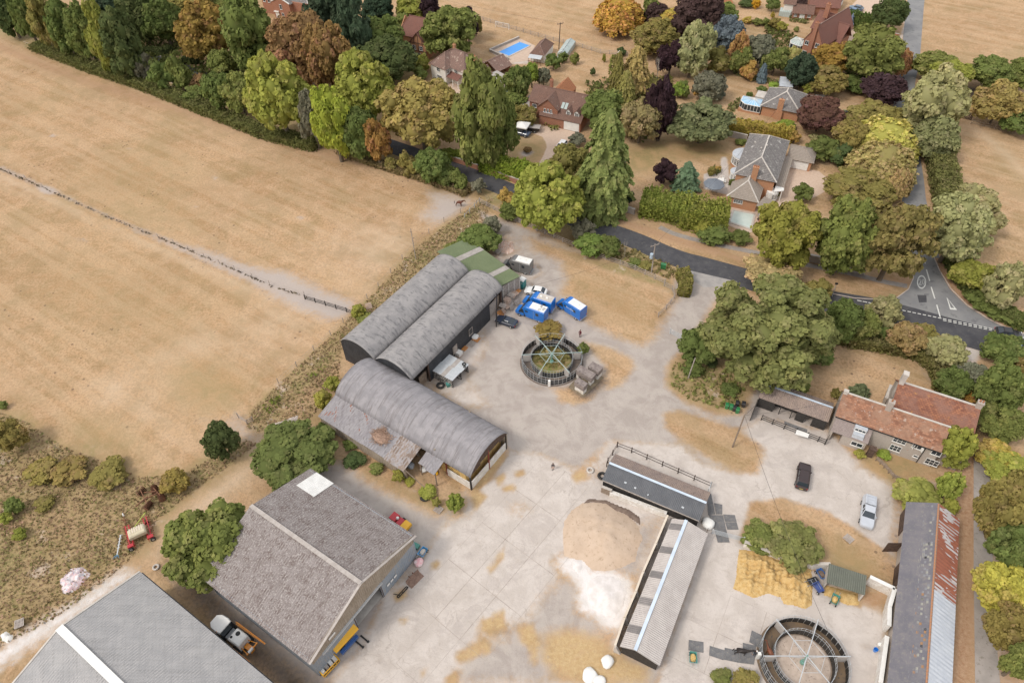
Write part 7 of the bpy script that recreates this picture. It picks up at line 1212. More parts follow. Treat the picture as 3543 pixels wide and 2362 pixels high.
BK,WH_,NV,SV,GYB=paintm('paint_black',(.02,.018,.02)),paintm('paint_white',(.75,.75,.74)),paintm('paint_navy',(.02,.03,.055)),paintm('paint_silver',(.5,.53,.58),.25),paintm('paint_blue_grey',(.1,.14,.19))
car((835,258),(858,108),9,'dark maroon-black car parked on the pale farmhouse yard',paintm('paint_plum',(.035,.02,.02)),'suv',4.7,1.9);car((1295,330),(1272,528),9,'silver pickup with ribbed hard top on the farmhouse yard',SV,'pickup',5.2,1.9,'pickup');car((1330,740),(1228,705),5,'dark navy coupe beside the tall black post',NV,'coupe',4.2,1.8)
car((1538,530),(1418,508),5,'white car behind the blue horseboxes',WH_,'hatch',4.3,1.8);car((2175,795),(2300,815),6,'black car driving along the main road at the junction',BK,'hatch',4.4,1.8);car((2352,905),(2440,930),6,'pale blue car at the picture edge under the tree',paintm('paint_paleblue',(.35,.45,.6)),'hatch',4.2,1.75);car((1475,985),(1430,1040),2,'white car parked on the sandy drive',WH_,'suv',4.3,1.8)
car((1145,905),(1225,925),2,'dark blue boxy off-roader parked under the white gazebo',paintm('paint_darkblue',(.05,.07,.12)),'4x4',4.5,1.9);car((480,395),(455,438),2,'dark blue-green car before the half-timbered house',paintm('paint_teal',(.02,.05,.07)),'hatch',4.2,1.75);car((1095,195),(1150,208),3,'white car on the cream gravel court',WH_,'hatch',4.4,1.8);car((1215,95),(1150,78),3,'blue-grey car behind the clipped hedge',paintm('paint_steelblue',(.1,.18,.3)),'hatch',4.5,1.8)
car((1240,75),(1180,62),3,'grey-blue car on the block-paved court, farther from the hedge',GYB,'hatch',4.4,1.8);car((1500,80),(1530,72),1,'dark car at the top of the belt beside the manor house',GYB,'hatch',4.2,1.8);car((1090,640),(1100,672),2,'blue car glimpsed beside the flat-roofed garage',paintm('paint_midblue',(.04,.1,.2)),'hatch',4.2,1.75)
def horsebox(rear,front,t,label,paint,roofm,text=None,vent=1):
    A,B=G(t,*rear),G(t,*front);c=(A+B)/2;d=B-A;r=thing('horsebox',c,math.atan2(d.y,d.x),label,'horsebox',None);W=2.0;h=3.0;y=W/2
    mb=MB();mb.loft([sec(x,hw,z0,z1,.1)for x,hw,z0,z1 in((1.1,.98,.4,1.6),(1.6,.98,.4,1.55),(2.3,.95,.4,1.3),(2.85,.88,.42,1.1),(3.02,.78,.5,.9))]);mb.build('cab',paint,r)
    mb=MB();mb.loft([[(1.0,-.95,1.5),(1.0,.95,1.5),(2.25,.9,1.28),(2.25,-.9,1.28)],[(1.0,-.9,2.15),(1.0,.9,2.15),(1.35,.82,2.15),(1.35,-.82,2.15)]]);mb.build('windscreen',M['window_glass'],r)
    for s in(-1,1):mb=MB();mb.box(1.1,1.85,s*.985-.01,s*.985+.01,1.2,1.75);mb.build('cab_window',M['window_glass'],r);mb=MB();mb.box(1.9,2.0,s*1.1-.1,s*1.1+.1,1.25,1.6);mb.build('mirror',BK,r)
    mb=MB();mb.loft([[(x,-y,.45),(x,y,.45),(x,y,zt-.12),(x,y-.12,zt),(x,-y+.12,zt),(x,-y,zt-.12)]for x,zt in((-3,2.85),(.6,2.9))]+[[(1.0,-.98,1.2),(1.0,.98,1.2),(1.0,.98,2.55),(1.0,.86,2.7),(1.0,-.86,2.7),(1.0,-.98,2.55)],[(1.5,-.85,1.9),(1.5,.85,1.9),(1.5,.82,2.1),(1.45,.7,2.2),(1.45,-.7,2.2),(1.5,-.82,2.1)]]);mb.build('box_body',paint,r)
    mb=MB();mb.box(-2.9,.1,-y+.18,y-.18,2.84,2.9);ro=mb.build('roof_panel',roofm,r);mb=MB()
    for k in range(2):mb=MB();mb.box(-1.9+k*1.2,-1.5+k*1.2,-.2,.2,2.9,3.0);mb.build('roof_vent',M['white'],ro)
    for s in(-1,1):
        for x,z,w,hh in((.25,1.7,.55,.4),(-1.9,1.6,.6,.65)):mb=MB();mb.box(x,x+w,s*y-.015,s*y+.015,z,z+hh);mb.build('side_window',M['window_glass'],r)
        mb=MB();mb.box(-2.9,-.9,s*y-.012,s*y+.012,.5,.56);mb.box(-.9,-.86,s*y-.012,s*y+.012,.5,2.5);mb.build('trim',M['steel'],r);wheel(r,2.05,s*.88,.34);wheel(r,-2.0,s*.88,.34);mb=MB();mb.box(-3.02,-2.98,s*.85-.08,s*.85+.08,.7,1.0);mb.build('tail_light',REDL,r);mb=MB();mb.box(2.88,2.95,s*.62-.14,s*.62+.14,.8,.98);mb.build('headlight',LAMP,r)
    mb=MB();mb.box(-3.2,-3.0,-.9,.9,.42,.5);mb.build('rear_step',M['steel'],r);mb=MB();mb.box(-3.015,-2.99,-.85,.85,.6,2.5);mb.build('ramp_door',paint,r)
    return r
def meshed(o):
    bpy.context.view_layer.update();me=bpy.data.meshes.new_from_object(o.evaluated_get(bpy.context.evaluated_depsgraph_get()));q=bpy.data.objects.new('lettering',me);COL.objects.link(q);q.parent=o.parent;q.location=o.location;q.rotation_euler=o.rotation_euler;bpy.data.objects.remove(o);q.name='lettering';return q
def letters(txt,size,parent,loc,rot,m,extr=.004):
    cu=bpy.data.curves.new('lettering','FONT');cu.body=txt;cu.size=size;cu.extrude=extr;cu.align_x='CENTER';cu.align_y='CENTER';cu.materials.append(m);o=bpy.data.objects.new('lettering',cu);COL.objects.link(o);o.parent=parent;o.location=loc;o.rotation_euler=rot;return meshed(o)
BLUE=paintm('horsebox_blue',(.012,.16,.55));DGY=paintm('horsebox_grey',(.16,.16,.16)); 
hb1=horsebox((860,1527),(425,1372),'V','blue horsebox with black lettering on its white roof',BLUE,M['white']);hb2=horsebox((950,1362),(560,1232),'V','blue horsebox with dusty roof between the white car and the lettered one',BLUE,M['concrete']);hb3=horsebox((1452,1495),(1082,1265),'V','blue horsebox standing apart nearest the yard grass',BLUE,M['white']);hb4=horsebox((640,760),(200,640),'V','dark grey horsebox with white roof behind the green lean-to',DGY,M['white'])
letters('OX49\n55J',.62,hb1,(-2.15,0,2.915),(0,0,-PI/2),M['black']);letters('Bloomfields',.38,hb3,(-.55,1.015,1.85),(PI/2,0,PI),M['white']);letters('Bloomfields',.38,hb3,(-.55,-1.015,1.85),(PI/2,0,0),M['white'])
# gazebo and trailer, hopper, wagon
P=G(2,1192,905);r=thing('gazebo',P,R_(-22),'white pop-up gazebo roof over the off-roader','gazebo');mb=MB();h=1.6
for i in range(4):a=(-1 if i in(0,3)else 1,-1 if i<2 else 1);b_=(-1 if(i+1)%4 in(0,3)else 1,-1 if(i+1)%4<2 else 1);mb.face([(a[0]*h,a[1]*h,2.4),(b_[0]*h,b_[1]*h,2.4),(0,0,3.15)]);mb.face([(a[0]*h,a[1]*h,2.15),(b_[0]*h,b_[1]*h,2.15),(b_[0]*h,b_[1]*h,2.4),(a[0]*h,a[1]*h,2.4)])
mb.build('canopy',M['white'],r);[MB_.build('leg',M['steel'],r)for MB_ in[(lambda m_:(m_.bar((x*h,y*h,0),(x*h,y*h,2.3),.05),m_)[1])(MB())for x in(-1,1)for y in(-1,1)]]
r=thing('flat_trailer',G(2,1265,890),R_(-15),'black covered trailer beside the gazebo','trailer');mb=MB();mb.box(-1.7,1.7,-.9,.9,.7,1.3);mb.build('body',BK,r);mb=MB();mb.box(-1.75,1.75,-.95,.95,1.3,1.38);mb.build('cover',M['slab_grey'],r);wheel(r,-.3,.9,.33);wheel(r,-.3,-.9,.33);wheel(r,.5,.9,.33);wheel(r,.5,-.9,.33)
o_=G(8,-70,1350);p_=G(8,45,1225);YEL=paintm('hopper_yellow',(.8,.42,.01),.5);r=thing('grain_trailer',(o_+p_)/2,math.atan2(p_.y-o_.y,p_.x-o_.x),'trailer with bright yellow ridged cover against the gabled barn','trailer');mb=MB();mb.loft([[(x,-.95,1.7),(x,.95,1.7),(x,.85,2.0),(x,0,2.25),(x,-.85,2.0)]for x in(-1.9,1.9)]);mb.build('cover',YEL,r);mb=MB();mb.loft([[(-1.85,-.92,1.7),(1.85,-.92,1.7),(1.85,.92,1.7),(-1.85,.92,1.7)],[(-1.5,-.5,.7),(1.5,-.5,.7),(1.5,.5,.7),(-1.5,.5,.7)]]);mb.build('hopper',M['slab_grey'],r);mb=MB();mb.box(-1.4,1.4,-1.2,-.8,.4,.9);mb.build('blower',paintm('blower_blue',(.03,.1,.3)),r);wheel(r,-.8,.7,.45);wheel(r,-.8,-.7,.45)
def crate_load(t,a,b,label):
    A,B=G(t,*a),G(t,*b);d=B-A;r=thing('yellow_frame_wagon',(A+B)/2,math.atan2(d.y,d.x),label,'wagon');L=d.length/2;mb=MB()
    for z in(.3,1.0):
        for y in(-.65,.65):mb.bar((-L,y,z),(L,y,z),.09)
        for x in(-L,L):mb.bar((x,-.65,z),(x,.65,z),.09)
    for k in range(6):x=-L+2*L*k/5;[mb.bar((x,y,.3),(x,y,1.0),.07)for y in(-.65,.65)]
    mb.build('frame',YEL,r);mb=MB();mb.box(-L,L,-.6,.6,.2,.3);mb.build('deck',M['dark_timber'],r)
    for k in range(4):mb=MB();x=-L*.75+k*L*.5;mb.box(x-.22,x+.22,-.3,.25,.3,.85);mb.build('container',M['white']if k!=1 else M['slab_grey'],r)
crate_load(7,(2180,1510),(2285,1400),'yellow framed wagon holding white containers by the barn corner')
# sprayer
o_,p_=G(7,1760,1390),G(7,1490,1190);ORG=paintm('sprayer_orange',(.72,.26,.012),.4);r=thing('crop_sprayer',(o_+p_)/2,math.atan2(p_.y-o_.y,p_.x-o_.x),'self-propelled crop sprayer with white cab, white tank and folded orange booms','sprayer');L=3.1
mb=MB();mb.loft([sec(x,hw,1.0,zt,.2)for x,hw,zt in((1.3,.95,2.9),(1.6,1.0,3.0),(2.7,.95,2.95),(3.2,.6,2.5))]);mb.build('cab',M['window_glass'],r);mb=MB();mb.loft([[(x,-hw,2.98),(x,hw,2.98),(x,hw*.9,3.15),(x,-hw*.9,3.15)]for x,hw in((1.2,.95),(1.8,1.08),(2.8,1.0),(3.3,.6))]);mb.build('cab_roof',M['white'],r);mb=MB();mb.loft([sec(x,.85,1.1,zt,.15)for x,zt in((-1.7,2.5),(-1.5,2.65),(.0,2.65),(.2,2.5))]);tk=mb.build('tank',M['white'],r)
for x,y,q in((-.1,.4,.17),(-.5,-.35,.3)):mb=MB();mb.lathe([(q,2.64),(q,2.7),(q*.5,2.72)],(x,y,0),14);mb.build('tank_lid',M['black'],tk)
mb=MB();mb.box(.3,1.2,-.7,.7,1.2,1.5);mb.build('platform',M['steel'],r);mb=MB();mb.box(-3.0,-1.8,-.3,.35,1.0,1.6);[mb.bar((-3.1,y,2.0),(-1.6,y*.7,1.6),.1)for y in(-.8,.8)];mb.bar((-3.1,-.9,2.0),(-3.1,.9,2.0),.14);mb.build('rear_frame',ORG,r);mb=MB();mb.box(-3.3,-3.05,-.1,.6,2.0,2.35);mb.build('rear_box',M['white'],r)
for s in(-1,1):
    mb=MB();e0=Vector((1.0,s*1.15,2.0));e1=Vector((-4.0,s*1.25,1.8));d=e1-e0
    for off in((0,0,0),(0,s*.28,.0),(0,s*.14,.45)):mb.bar(e0+Vector(off),e1+Vector(off)*.5,.05)
    for k in range(16):p=e0+d*k/16;q=e0+d*(k+1)/16;mb.bar(p,q+Vector((0,s*.26,0))*(1-k/32),.035);mb.bar(p+Vector((0,s*.26,0))*(1-k/32),q+Vector((0,s*.13,.4))*(1-k/32),.035);mb.bar(p+Vector((0,s*.13,.4))*(1-k/32),q,.03)
    mb.build('boom',ORG,r)
    for x in(2.1,-1.0):wheel(r,x,s*.95,.75,.4)
mb=MB();mb.lathe([(.06,3.1),(.06,3.25),(.02,3.28)],(1.7,.95,0),8);mb.build('beacon',AMB,r)
# drill, rusty harrow, topper
FR=paintm('drill_red',(.45,.02,.03),.5);r=thing('seed_drill',G(7,955,575),R_(30),'red seed drill with cream hopper lying in the scrub','seed drill');mb=MB();mb.loft([sec(x,.75,.9,z,.15)for x,z in((-1.15,1.6),(-1.0,1.75),(1.0,1.75),(1.15,1.6))]);hp=mb.build('hopper',mat('cream_lid',(.6,.54,.4),(.52,.46,.33),1),r)
for k in range(6):mb=MB();mb.box(-.85+k*.32,-.72+k*.32,-.2,.7,1.75,1.8);mb.build('rib',M['cream_panel'],hp)
mb=MB();mb.bar((-.9,.7,1.0),(1.6,3.0,.9),.08);mb.build('draw_bar',paintm('lime',(.5,.6,.1)),r)
for s in(-1,1):
    mb=MB()
    for j in range(2):mb.bar((s*(1.0+j*.45),-1.6,.6),(s*(1.0+j*.45),2.4,.7),.12)
    for k in range(10):y=-1.5+k*.42;mb.bar((s*.8,y,.7),(s*1.75,y+.15,.5),.05);mb.bar((s*1.7,y+.15,.5),(s*1.8,y+.3,0),.05);mb.bar((s*1.0,y,.6),(s*.9,y,0),.05)
    mb.build('tine_frame',FR,r);wheel(r,s*1.5,-1.6,.35,.3);wheel(r,s*1.3,1.6,.28,.2);mb=MB();mb.box(s*1.35-.4,s*1.35+.4,-1.6,-1.1,.75,.95);mb.build('wheel_guard',FR,r)
RUST=mat('rust',(.22,.1,.055),(.14,.075,.05),4,.9,.4);r=thing('disc_harrow',G(7,1020,325),R_(-28),'rusty disc harrow with tilted disc gangs in the weeds','harrow')
for x,y,a in((-1.9,.3,85),(-.3,1.4,-35),(1.6,.9,-30),(.9,-1.0,95)):
    mb=MB();d=Vector((math.cos(R_(a)),math.sin(R_(a)),0))
    for k in range(7):p=Vector((x,y,.55))+d*(k-3)*.2;mb.tube(p,p+d*.03,.5,.44,12)
    mb.tube(Vector((x,y,.55))-d*.7,Vector((x,y,.55))+d*.7,.06,.06,6);mb.build('disc_gang',RUST,r)
mb=MB();[mb.bar(a,b,.14)for a,b in(((-1.9,.3,1),(.9,-1,1)),((-.3,1.4,1),(1.6,.9,1)),((-1,.2,1),(.6,1.2,1)),((0,-.6,1),(.9,1,1)),((-.6,-2.0,.6),(0,0,1)))];mb.build('frame',RUST,r)
r=thing('old_drawbar',G(7,812,650),R_(100),'long rusted blue-grey implement bar on the ground','farm implement');mb=MB();mb.bar((-1.3,0,.3),(1.8,0,.4),.14);[mb.bar((1.8-k*.5,-.25,.4),(1.8-k*.5,.25,.3),.06)for k in range(5)];mb.build('bar',M['galv'],r);mb=MB();[mb.bar((-1.2,0,.3),(-1.9,y,.5),.09)for y in(-.4,0,.4)];mb.bar((-1.6,-.4,.6),(-1.4,.4,.2),.1);mb.build('hitch',paintm('hitch_blue',(.08,.18,.26)),r)
r=thing('wheeled_jack',G(7,850,470),R_(-60),'rusty stand with small white wheels beside the red drill','farm implement');mb=MB();[mb.bar(a,b,.1)for a,b in(((-.9,0,.3),(.9,.1,.5)),((-.2,-.4,.3),(.3,.5,.4)))];mb.build('frame',RUST,r);mb=MB();mb.torus((-1.0,0,.25),.25,.08,'y');mb.build('tyre',M['white'],r)
r=thing('seed_cart',G(8,365,490),R_(-38),'maroon and yellow farm implement behind the gabled barn','farm implement');mb=MB();mb.box(-1.6,-.5,-.6,.6,.4,1.1);mb.box(-.3,.5,-.55,.55,.4,.9);mb.build('deck',FR,r);mb=MB();mb.box(.6,1.7,-.65,.65,.4,1.0);mb.build('engine_cover',YEL,r);mb=MB();mb.lathe([(.2,.9),(.24,1.1),(.15,1.25)],(-.5,.1,0),10);mb.build('float',M['white'],r);wheel(r,.2,.7,.4);wheel(r,.2,-.7,.4)
r=thing('loader_bucket',G(8,465,870),R_(48),'rusty loader bucket lying on the concrete','loader bucket');mb=MB();mb.loft([[(x,-.5,.0),(x,.5,0),(x,.62,.7),(x,.55,.72),(x,.42,.1),(x,-.45,.08)]for x in(-1.15,1.15)],caps=True);mb.build('bucket_shell',mat('bucket_brown',(.2,.13,.1),(.27,.18,.14),3),r);mb=MB();mb.box(-.4,-.3,.5,.9,.2,.6);mb.box(.3,.4,.5,.9,.2,.6);mb.build('bracket',RUST,r)
r=thing('fork_frame',G(8,385,960),R_(50),'black pallet fork frame on the concrete','fork frame');mb=MB();mb.bar((-.9,0,.3),(.9,0,.3),.12);mb.bar((-.9,.35,.1),(.9,.35,.1),.1);[mb.bar((x,0,.3),(x,.35,.05),.1)for x in(-.9,.9,0)];mb.bar((-.5,.2,.1),(-.9,1.0,.05),.07);mb.build('frame',M['black'],r)
for k,(x,y)in enumerate(((120,1268),(85,1305))):r=thing('steel_ramp',G(8,x,y),R_(-38),['dark steel ramp beside the yellow trailer, nearer the doorway','dark steel ramp beside the yellow trailer, nearer the wagon'][k],'ramp','steel ramps by the yellow trailer');mb=MB();mb.box(-.7,.7,-.1,.1,.02,.12);mb.build('plate',M['black'],r);mb=MB();mb.box(.6,.8,-.15,.15,.1,.3);mb.build('foot',M['black'],r)
# ---------------------------------------------------------------- horse walkers
def walker(t,hub,label,soil,gate_deg,phase,arms_m,ym):
    c=G(t,*hub,2.3);R0=5.15;r1=3.6;r=thing('horse_walker',(c.x,c.y,0),phase,label,'horse walker');n=44
    mb=MB();mb.lathe([(R0+.35,0),(R0+.3,.06),(r1-.3,.06),(r1-.3,0)],n=48);mb.build('track',ym,r);mb=MB();mb.lathe([(r1-.1,.05),(r1-.3,.16),(.1,.12)],n=40);mb.build('inner_bed',soil,r)
    for nm,R,h in(('outer',R0,1.9),('inner',r1,1.75)):
        g=MB();gap=40 if nm=='inner' else n
        for k in range(n):
            a0,a1=2*PI*k/n,2*PI*(k+1)/n;p=[(R*math.cos(a),R*math.sin(a))for a in(a0+.01,a1-.01)];q=[(x*(1-.05/R),y*(1-.05/R))for x,y in p];g.hexa([(*p[0],.06),(*p[1],.06),(*q[1],.06),(*q[0],.06)],[(*p[0],1.2),(*p[1],1.2),(*q[1],1.2),(*q[0],1.2)])
        g.build(nm+'_panels',M['black_timber'],r,kind='stuff');f=MB()
        for z in(.1,.65,1.2,h):f.torus((0,0,z),R+.03,.02,n=44,k=5)
        f.build(nm+'_rails',M['galv'],r);pm=MB();pm.bar((0,0,0),(0,0,h),.038);pme=pm.mesh('post',M['galv'])
        for k in range(n):a=2*PI*k/n;part('post',pme,r,((R+.05)*math.cos(a),(R+.05)*math.sin(a),.03))
    am=MB();am.bar((.1,0,2.3),(R0+.1,0,2.25),.09,.09);am.bar((.15,0,1.6),(2.6,0,2.25),.05);ame=am.mesh('arm',arms_m);dv=MB();dv.box(r1+.15,R0-.15,-.05,.05,.55,2.0);dve=dv.mesh('divider',M['slab_grey']);bm=MB();bm.bar((2.2,0,2.2),(2.2*math.cos(PI/3),2.2*math.sin(PI/3),2.2),.04);bme=bm.mesh('brace',arms_m)
    for k in range(6):o=part('arm',ame,r,rot=(0,0,k*PI/3));part('divider',dve,o);part('brace',bme,r,rot=(0,0,k*PI/3))
    mb=MB();mb.tube((0,0,.1),(0,0,2.45),.14,.1,10);mb.tube((0,0,.1),(0,0,.5),.35,.3,10);mb.build('hub',paintm('hub_green',(.16,.33,.27))if 'hub_green' not in MATS else MATS['hub_green'],r);a=R_(gate_deg)-phase
    mb=MB();mb.box((R0+.3)*math.cos(a)-.2,(R0+.3)*math.cos(a)+.2,(R0+.3)*math.sin(a)-.2,(R0+.3)*math.sin(a)+.2,.1,1.5);mb.build('control_box',M['white'],r);return r
SOIL=mat('walker_grass',(.16,.17,.05),(.28,.2,.1),1.2,.95,.5,c3=(.12,.16,.035));SOIL2=mat('walker_chalk',(.5,.41,.34),(.42,.34,.28),1.2,.95,.5,c3=(.24,.19,.16));TRK=mat('walker_track',(.15,.125,.11),(.2,.165,.14),1,.9,.2,c3=(.26,.17,.11));TRK2=mat('walker_track_wet',(.2,.14,.085),(.15,.11,.08),.8,.7,.2,c3=(.09,.08,.075))
walker('W',(938,600),'round horse walker overgrown with grass in its centre, beside the water tanks',SOIL,-98,R_(1),paintm('arm_green',(.4,.5,.48),.5),TRK);walker('X',(1270,1140),'round horse walker with chalky bare centre and a horse inside',SOIL2,172,R_(-2),M['galv'],TRK2)
cW=G('W',938,600,2.3);o=tufts('walker_weeds','W',[[(540,640),(620,540),(800,470),(1000,460),(1200,520),(1310,640),(1300,780),(1150,900),(930,930),(720,890),(580,780)]],16,(.22,.2,.07),.5)
# concrete water tanks
mat('tank_concrete',(.2,.165,.155),(.28,.24,.22),1.5,.9,.3,c3=(.1,.08,.075));fl=flat('tank_plinth','W',[(1270,1295),(1450,1085),(1560,1120),(1850,1000),(1990,1095),(1570,1500)],.1,mat('wet_plinth',(.16,.13,.09),(.24,.19,.13),1.5))
for q,lb in((((1392,1172),(1580,1292),(1468,1088)),'smallest low concrete tank on the white block'),(((1432,940),(1740,1115),(1532,850)),'longest concrete tank in the middle of the three'),(((1670,868),(1880,985),(1760,765)),'concrete tank on white legs, farthest from the lane of straw')):
    zt=2.1;o_,yaw,L,w=frame(G('W',*q[0],zt),G('W',*q[1],zt),G('W',*q[2],zt));r=thing('water_tank',o_,yaw,lb,'water tank','concrete tanks beside the horse walker');mb=MB();mb.box(0,L,0,w,1.05,zt);mb.build('tank_body',M['tank_concrete'],r);mb=MB();mb.box(-.04,L+.04,-.04,w+.04,zt,zt+.05);mb.build('lid',M['tank_concrete'],r);mb=MB()
    for x in((0,L-.6)if L>2.4 else(.1,L-.5)):mb.box(x,x+.45,.1,w-.1,0,1.05)
    if L<2.6 and q[0][0]<1400:mb.box(.5,L-.5,.12,w-.12,0,1.05)
    mb.build('leg',M['whitewash'],r)
# ---------------------------------------------------------------- small sheds, pallets, bins, heaps
for a,b,c,lb in(((1165,1443),(1392,1562),(1262,1350),'blotched livestock box with grey roof and dark strip, nearer the arched barn'),((1275,1352),(1490,1468),(1357,1265),'blotched livestock box with two tyres on its grey roof')):
    z=2.0;o_,yaw,L,w=frame(G('Z',*a,z),G('Z',*b,z),G('Z',*c,z));r=thing('field_shelter',o_,yaw,lb,'field shelter','two roofed pens beside the black barn');mb=MB();mb.box(0,L,.0,.08,0,1.95);mb.box(0,.08,.08,w,0,1.95);mb.box(.08,L,w-.08,w,0,1.95);bl=mat('blotched',(.05,.05,.05),(.6,.58,.55),5,.8,lo=.5,hi=.56)if 'blotched' not in MATS else MATS['blotched'];mb.build('wall',bl,r)
    mb=MB();sheet(mb,[(-.1,-.1,2.0),(L*.42,-.1,2.0),(L*.42,w+.1,2.05),(-.1,w+.1,2.05)],'corr',.3,.015,m=0,thick=.04);sheet(mb,[(L*.42,-.1,2.0),(L*.62,-.1,2.0),(L*.62,w+.1,2.05),(L*.42,w+.1,2.05)],'flat',m=1,thick=.04);sheet(mb,[(L*.62,-.1,2.0),(L+.1,-.1,2.0),(L+.1,w+.1,2.05),(L*.62,w+.1,2.05)],'corr',.3,.015,m=0,thick=.04);mb.build('roof',[M['galv'],M['slab_grey']],r);mb=MB();mb.box(L-.1,L,0,.1,0,1.95);mb.build('post',M['black'],r)
def tyre(t,X,Y,z,R,label,up_=True,m=RUB):
    mb=MB();mb.torus((0,0,R*.3),R*.72,R*.28,n=18);o=mb.build('tyre',m);o.location=G(t,X,Y,z)+Vector((0,0,0));return tag(o,label,'tyre')
tyre(5,832,1148,0,.75,'large tractor tyre lying by the livestock box');tyre('Z',1530,1378,2.05,.38,'bigger tyre on the livestock box roof');tyre('Z',1536,1408,2.05,.24,'smaller tyre on the livestock box roof');tyre('M',12,645,0,.72,'big tyre leaning at the black stable end');tyre('K',1055,715,0,.7,'old tyre under the yellow-green shrub');tyre(8,1650,130,0,.6,'pale half buried tyre on the chalky corner',m=M['concrete']);tyre(7,1060,785,0,.5,'pale ring manhole on the dark track',m=M['concrete']);tyre('C',748,1398,0,.45,'coiled dark hose ring beside the covered pool')
pm=MB();[pm.box(-.5+k*.165,-.5+k*.165+.1,-.6,.6,.11,.135)for k in range(7)];[pm.box(-.5,.5,y-.05,y+.05,.0,.11)for y in(-.52,0,.52)];WOOD=[mat('pallet_wood',(.42,.3,.24),(.52,.4,.33),3),mat('pallet_grey',(.36,.31,.28),(.46,.41,.37),3),mat('pallet_orange',(.62,.27,.07),(.5,.22,.08),3)];PM=[pm.mesh('pallet',w)for w in WOOD]
def pallet(t,X,Y,z,yaw,m,label,tilt=(0,0),group='loose pallets'):o=bpy.data.objects.new('pallet',PM[m]);COL.objects.link(o);o.location=G(t,X,Y,z);o.location.z=z;o.rotation_euler=(R_(tilt[0]),R_(tilt[1]),R_(yaw));tag(o,label,'pallet',group)
for i,(X,Y,z,m,tx)in enumerate(((1945,790,.25,2,(20,0)),(1985,755,.6,0,(60,10)),(1975,700,1.3,1,(12,4)),(2035,645,1.3,0,(8,0)),(2030,625,1.6,0,(4,3)),(2080,715,.6,1,(65,5)),(2090,580,1.5,0,(3,-4)),(2075,575,1.7,1,(0,5)),(2140,660,.6,1,(62,0)),(2120,555,.9,0,(6,3)),(2145,525,.7,2,(5,0)),(2020,700,.9,0,(25,0)),(2060,660,.8,1,(15,8)))):
    pallet('Z',X,Y,z,35+(i*37)%40,m,['orange pallet at the foot of the heap by the black post','pallet standing on edge above the orange one','greyish pallet tipped on the heap middle','brown pallet near the heap top','brown pallet topping the heap middle','grey pallet standing in front of the heap','brown pallet on the heap toward the toilet','grey pallet topping the heap toward the toilet','grey pallet on edge at the white car side','brown pallet low at the heap end','orange-brown pallet at the toilet end of the heap','pallet sagging at the heap foot','grey pallet wedged inside the heap'][i],tx,'heaped pallets beside the block wall')
for X,Y,z,m,lb in((1670,1090,.1,2,'orange pallet under the white sack by the black wall'),(1612,1145,.05,1,'dark grey pallet by the black wall'),(1525,1192,.05,2,'orange-brown pallet by the black wall'),(1465,1275,.05,0,'pallet under the white wrapped load')):pallet('Z',X,Y,z,55,m,lb,group='pallets along the black barn wall')
mb=MB();mb.box(-.5,.5,-.6,.6,0,.75);o=mb.build('wrapped_load',M['white']);o.location=G('Z',1465,1260,.2);o.rotation_euler=(0,0,R_(55));tag(o,'white wrapped pallet load by the black wall','wrapped load'); 
for i in range(5):pallet('V',95,420-0*i,.05+.16*i,25+i*6,1,['lowest','second','third','fourth','topmost'][i]+' pallet of the stack before the rubble heap',group='pallet stack by the rubble heap')
for i in range(4):pallet(7,130,1165,.05+.16*i,15+4*i,1,['lowest','second','third','topmost'][i]+' pallet of the pale stack in the scrub',group='pale pallet stack in the scrub')
pallet(8,620,395,.05,55,1,'grey pallet beside the round bright shrub');pallet('Z',420,700,.3,20,0,'brown pallet thrown in the weeds by the field fence',(25,0));pallet(9,1160,592,.05,35,1,'grey wooden crate base on the grass island')
def mound(name,t,pts,h,m,label,cat,lump=.25,sc=1.0,step=.28,kind=None,prof=1.5,sag=None):
    pl=g2(t,pts);lo,hi=pl.min(0)-.3,pl.max(0)+.3;xs,ys=np.arange(lo[0],hi[0],step),np.arange(lo[1],hi[1],step);gx,gy=np.meshgrid(xs,ys);P=np.stack([gx.ravel(),gy.ravel()],1);d=np.clip(sdist(P,pl),-.3,None);mx=d.max();u=np.clip(d/mx,0,1);z=h*(1-(1-u)**prof)
    a,b=P[:,0]*sc,P[:,1]*sc;nz=np.sin(a*.9+1.3*np.sin(b*.7))*np.sin(b*.8+np.sin(a*.5))+.5*np.sin(a*2.1+b*1.3)*np.sin(b*2.3-a)+.25*np.sin(a*5+2*np.sin(b*3))*np.sin(b*5.3);z=z*(1+lump*nz)+np.where(d<0,-.1,.0);z=np.where(d<-.05,-.12,z)
    c=pl.mean(0);nx=len(xs);F=[(j*nx+i,j*nx+i+1,(j+1)*nx+i+1,(j+1)*nx+i)for j in range(len(ys)-1)for i in range(nx-1)if(d[[j*nx+i,j*nx+i+1,(j+1)*nx+i+1,(j+1)*nx+i]]>-.29).any()]
    me=bpy.data.meshes.new(name);me.from_pydata([(p[0]-c[0],p[1]-c[1],q)for p,q in zip(P,z)],[],F);me.materials.append(m);me.polygons.foreach_set('use_smooth',[True]*len(me.polygons));o=bpy.data.objects.new(name,me);COL.objects.link(o);o.location=(c[0],c[1],.02);return tag(o,label,cat,kind=kind)
SAND=mat('sand',(.49,.375,.28),(.54,.42,.32),.8,.95,.35,c3=(.4,.3,.215));CHK=mat('chalk',(.72,.68,.66),(.62,.58,.55),1.2,.95,.5)
mound('sand_heap',8,[(1590,350),(1680,340),(1760,350),(1830,400),(1900,425),(1970,490),(2008,590),(1975,660),(1960,740),(1880,780),(1760,812),(1660,800),(1600,740),(1470,710),(1462,600),(1470,480),(1520,400)],1.6,SAND,'big smooth heap of tan sand with two crests in the yard','sand heap',.16,.75,prof=1.25)
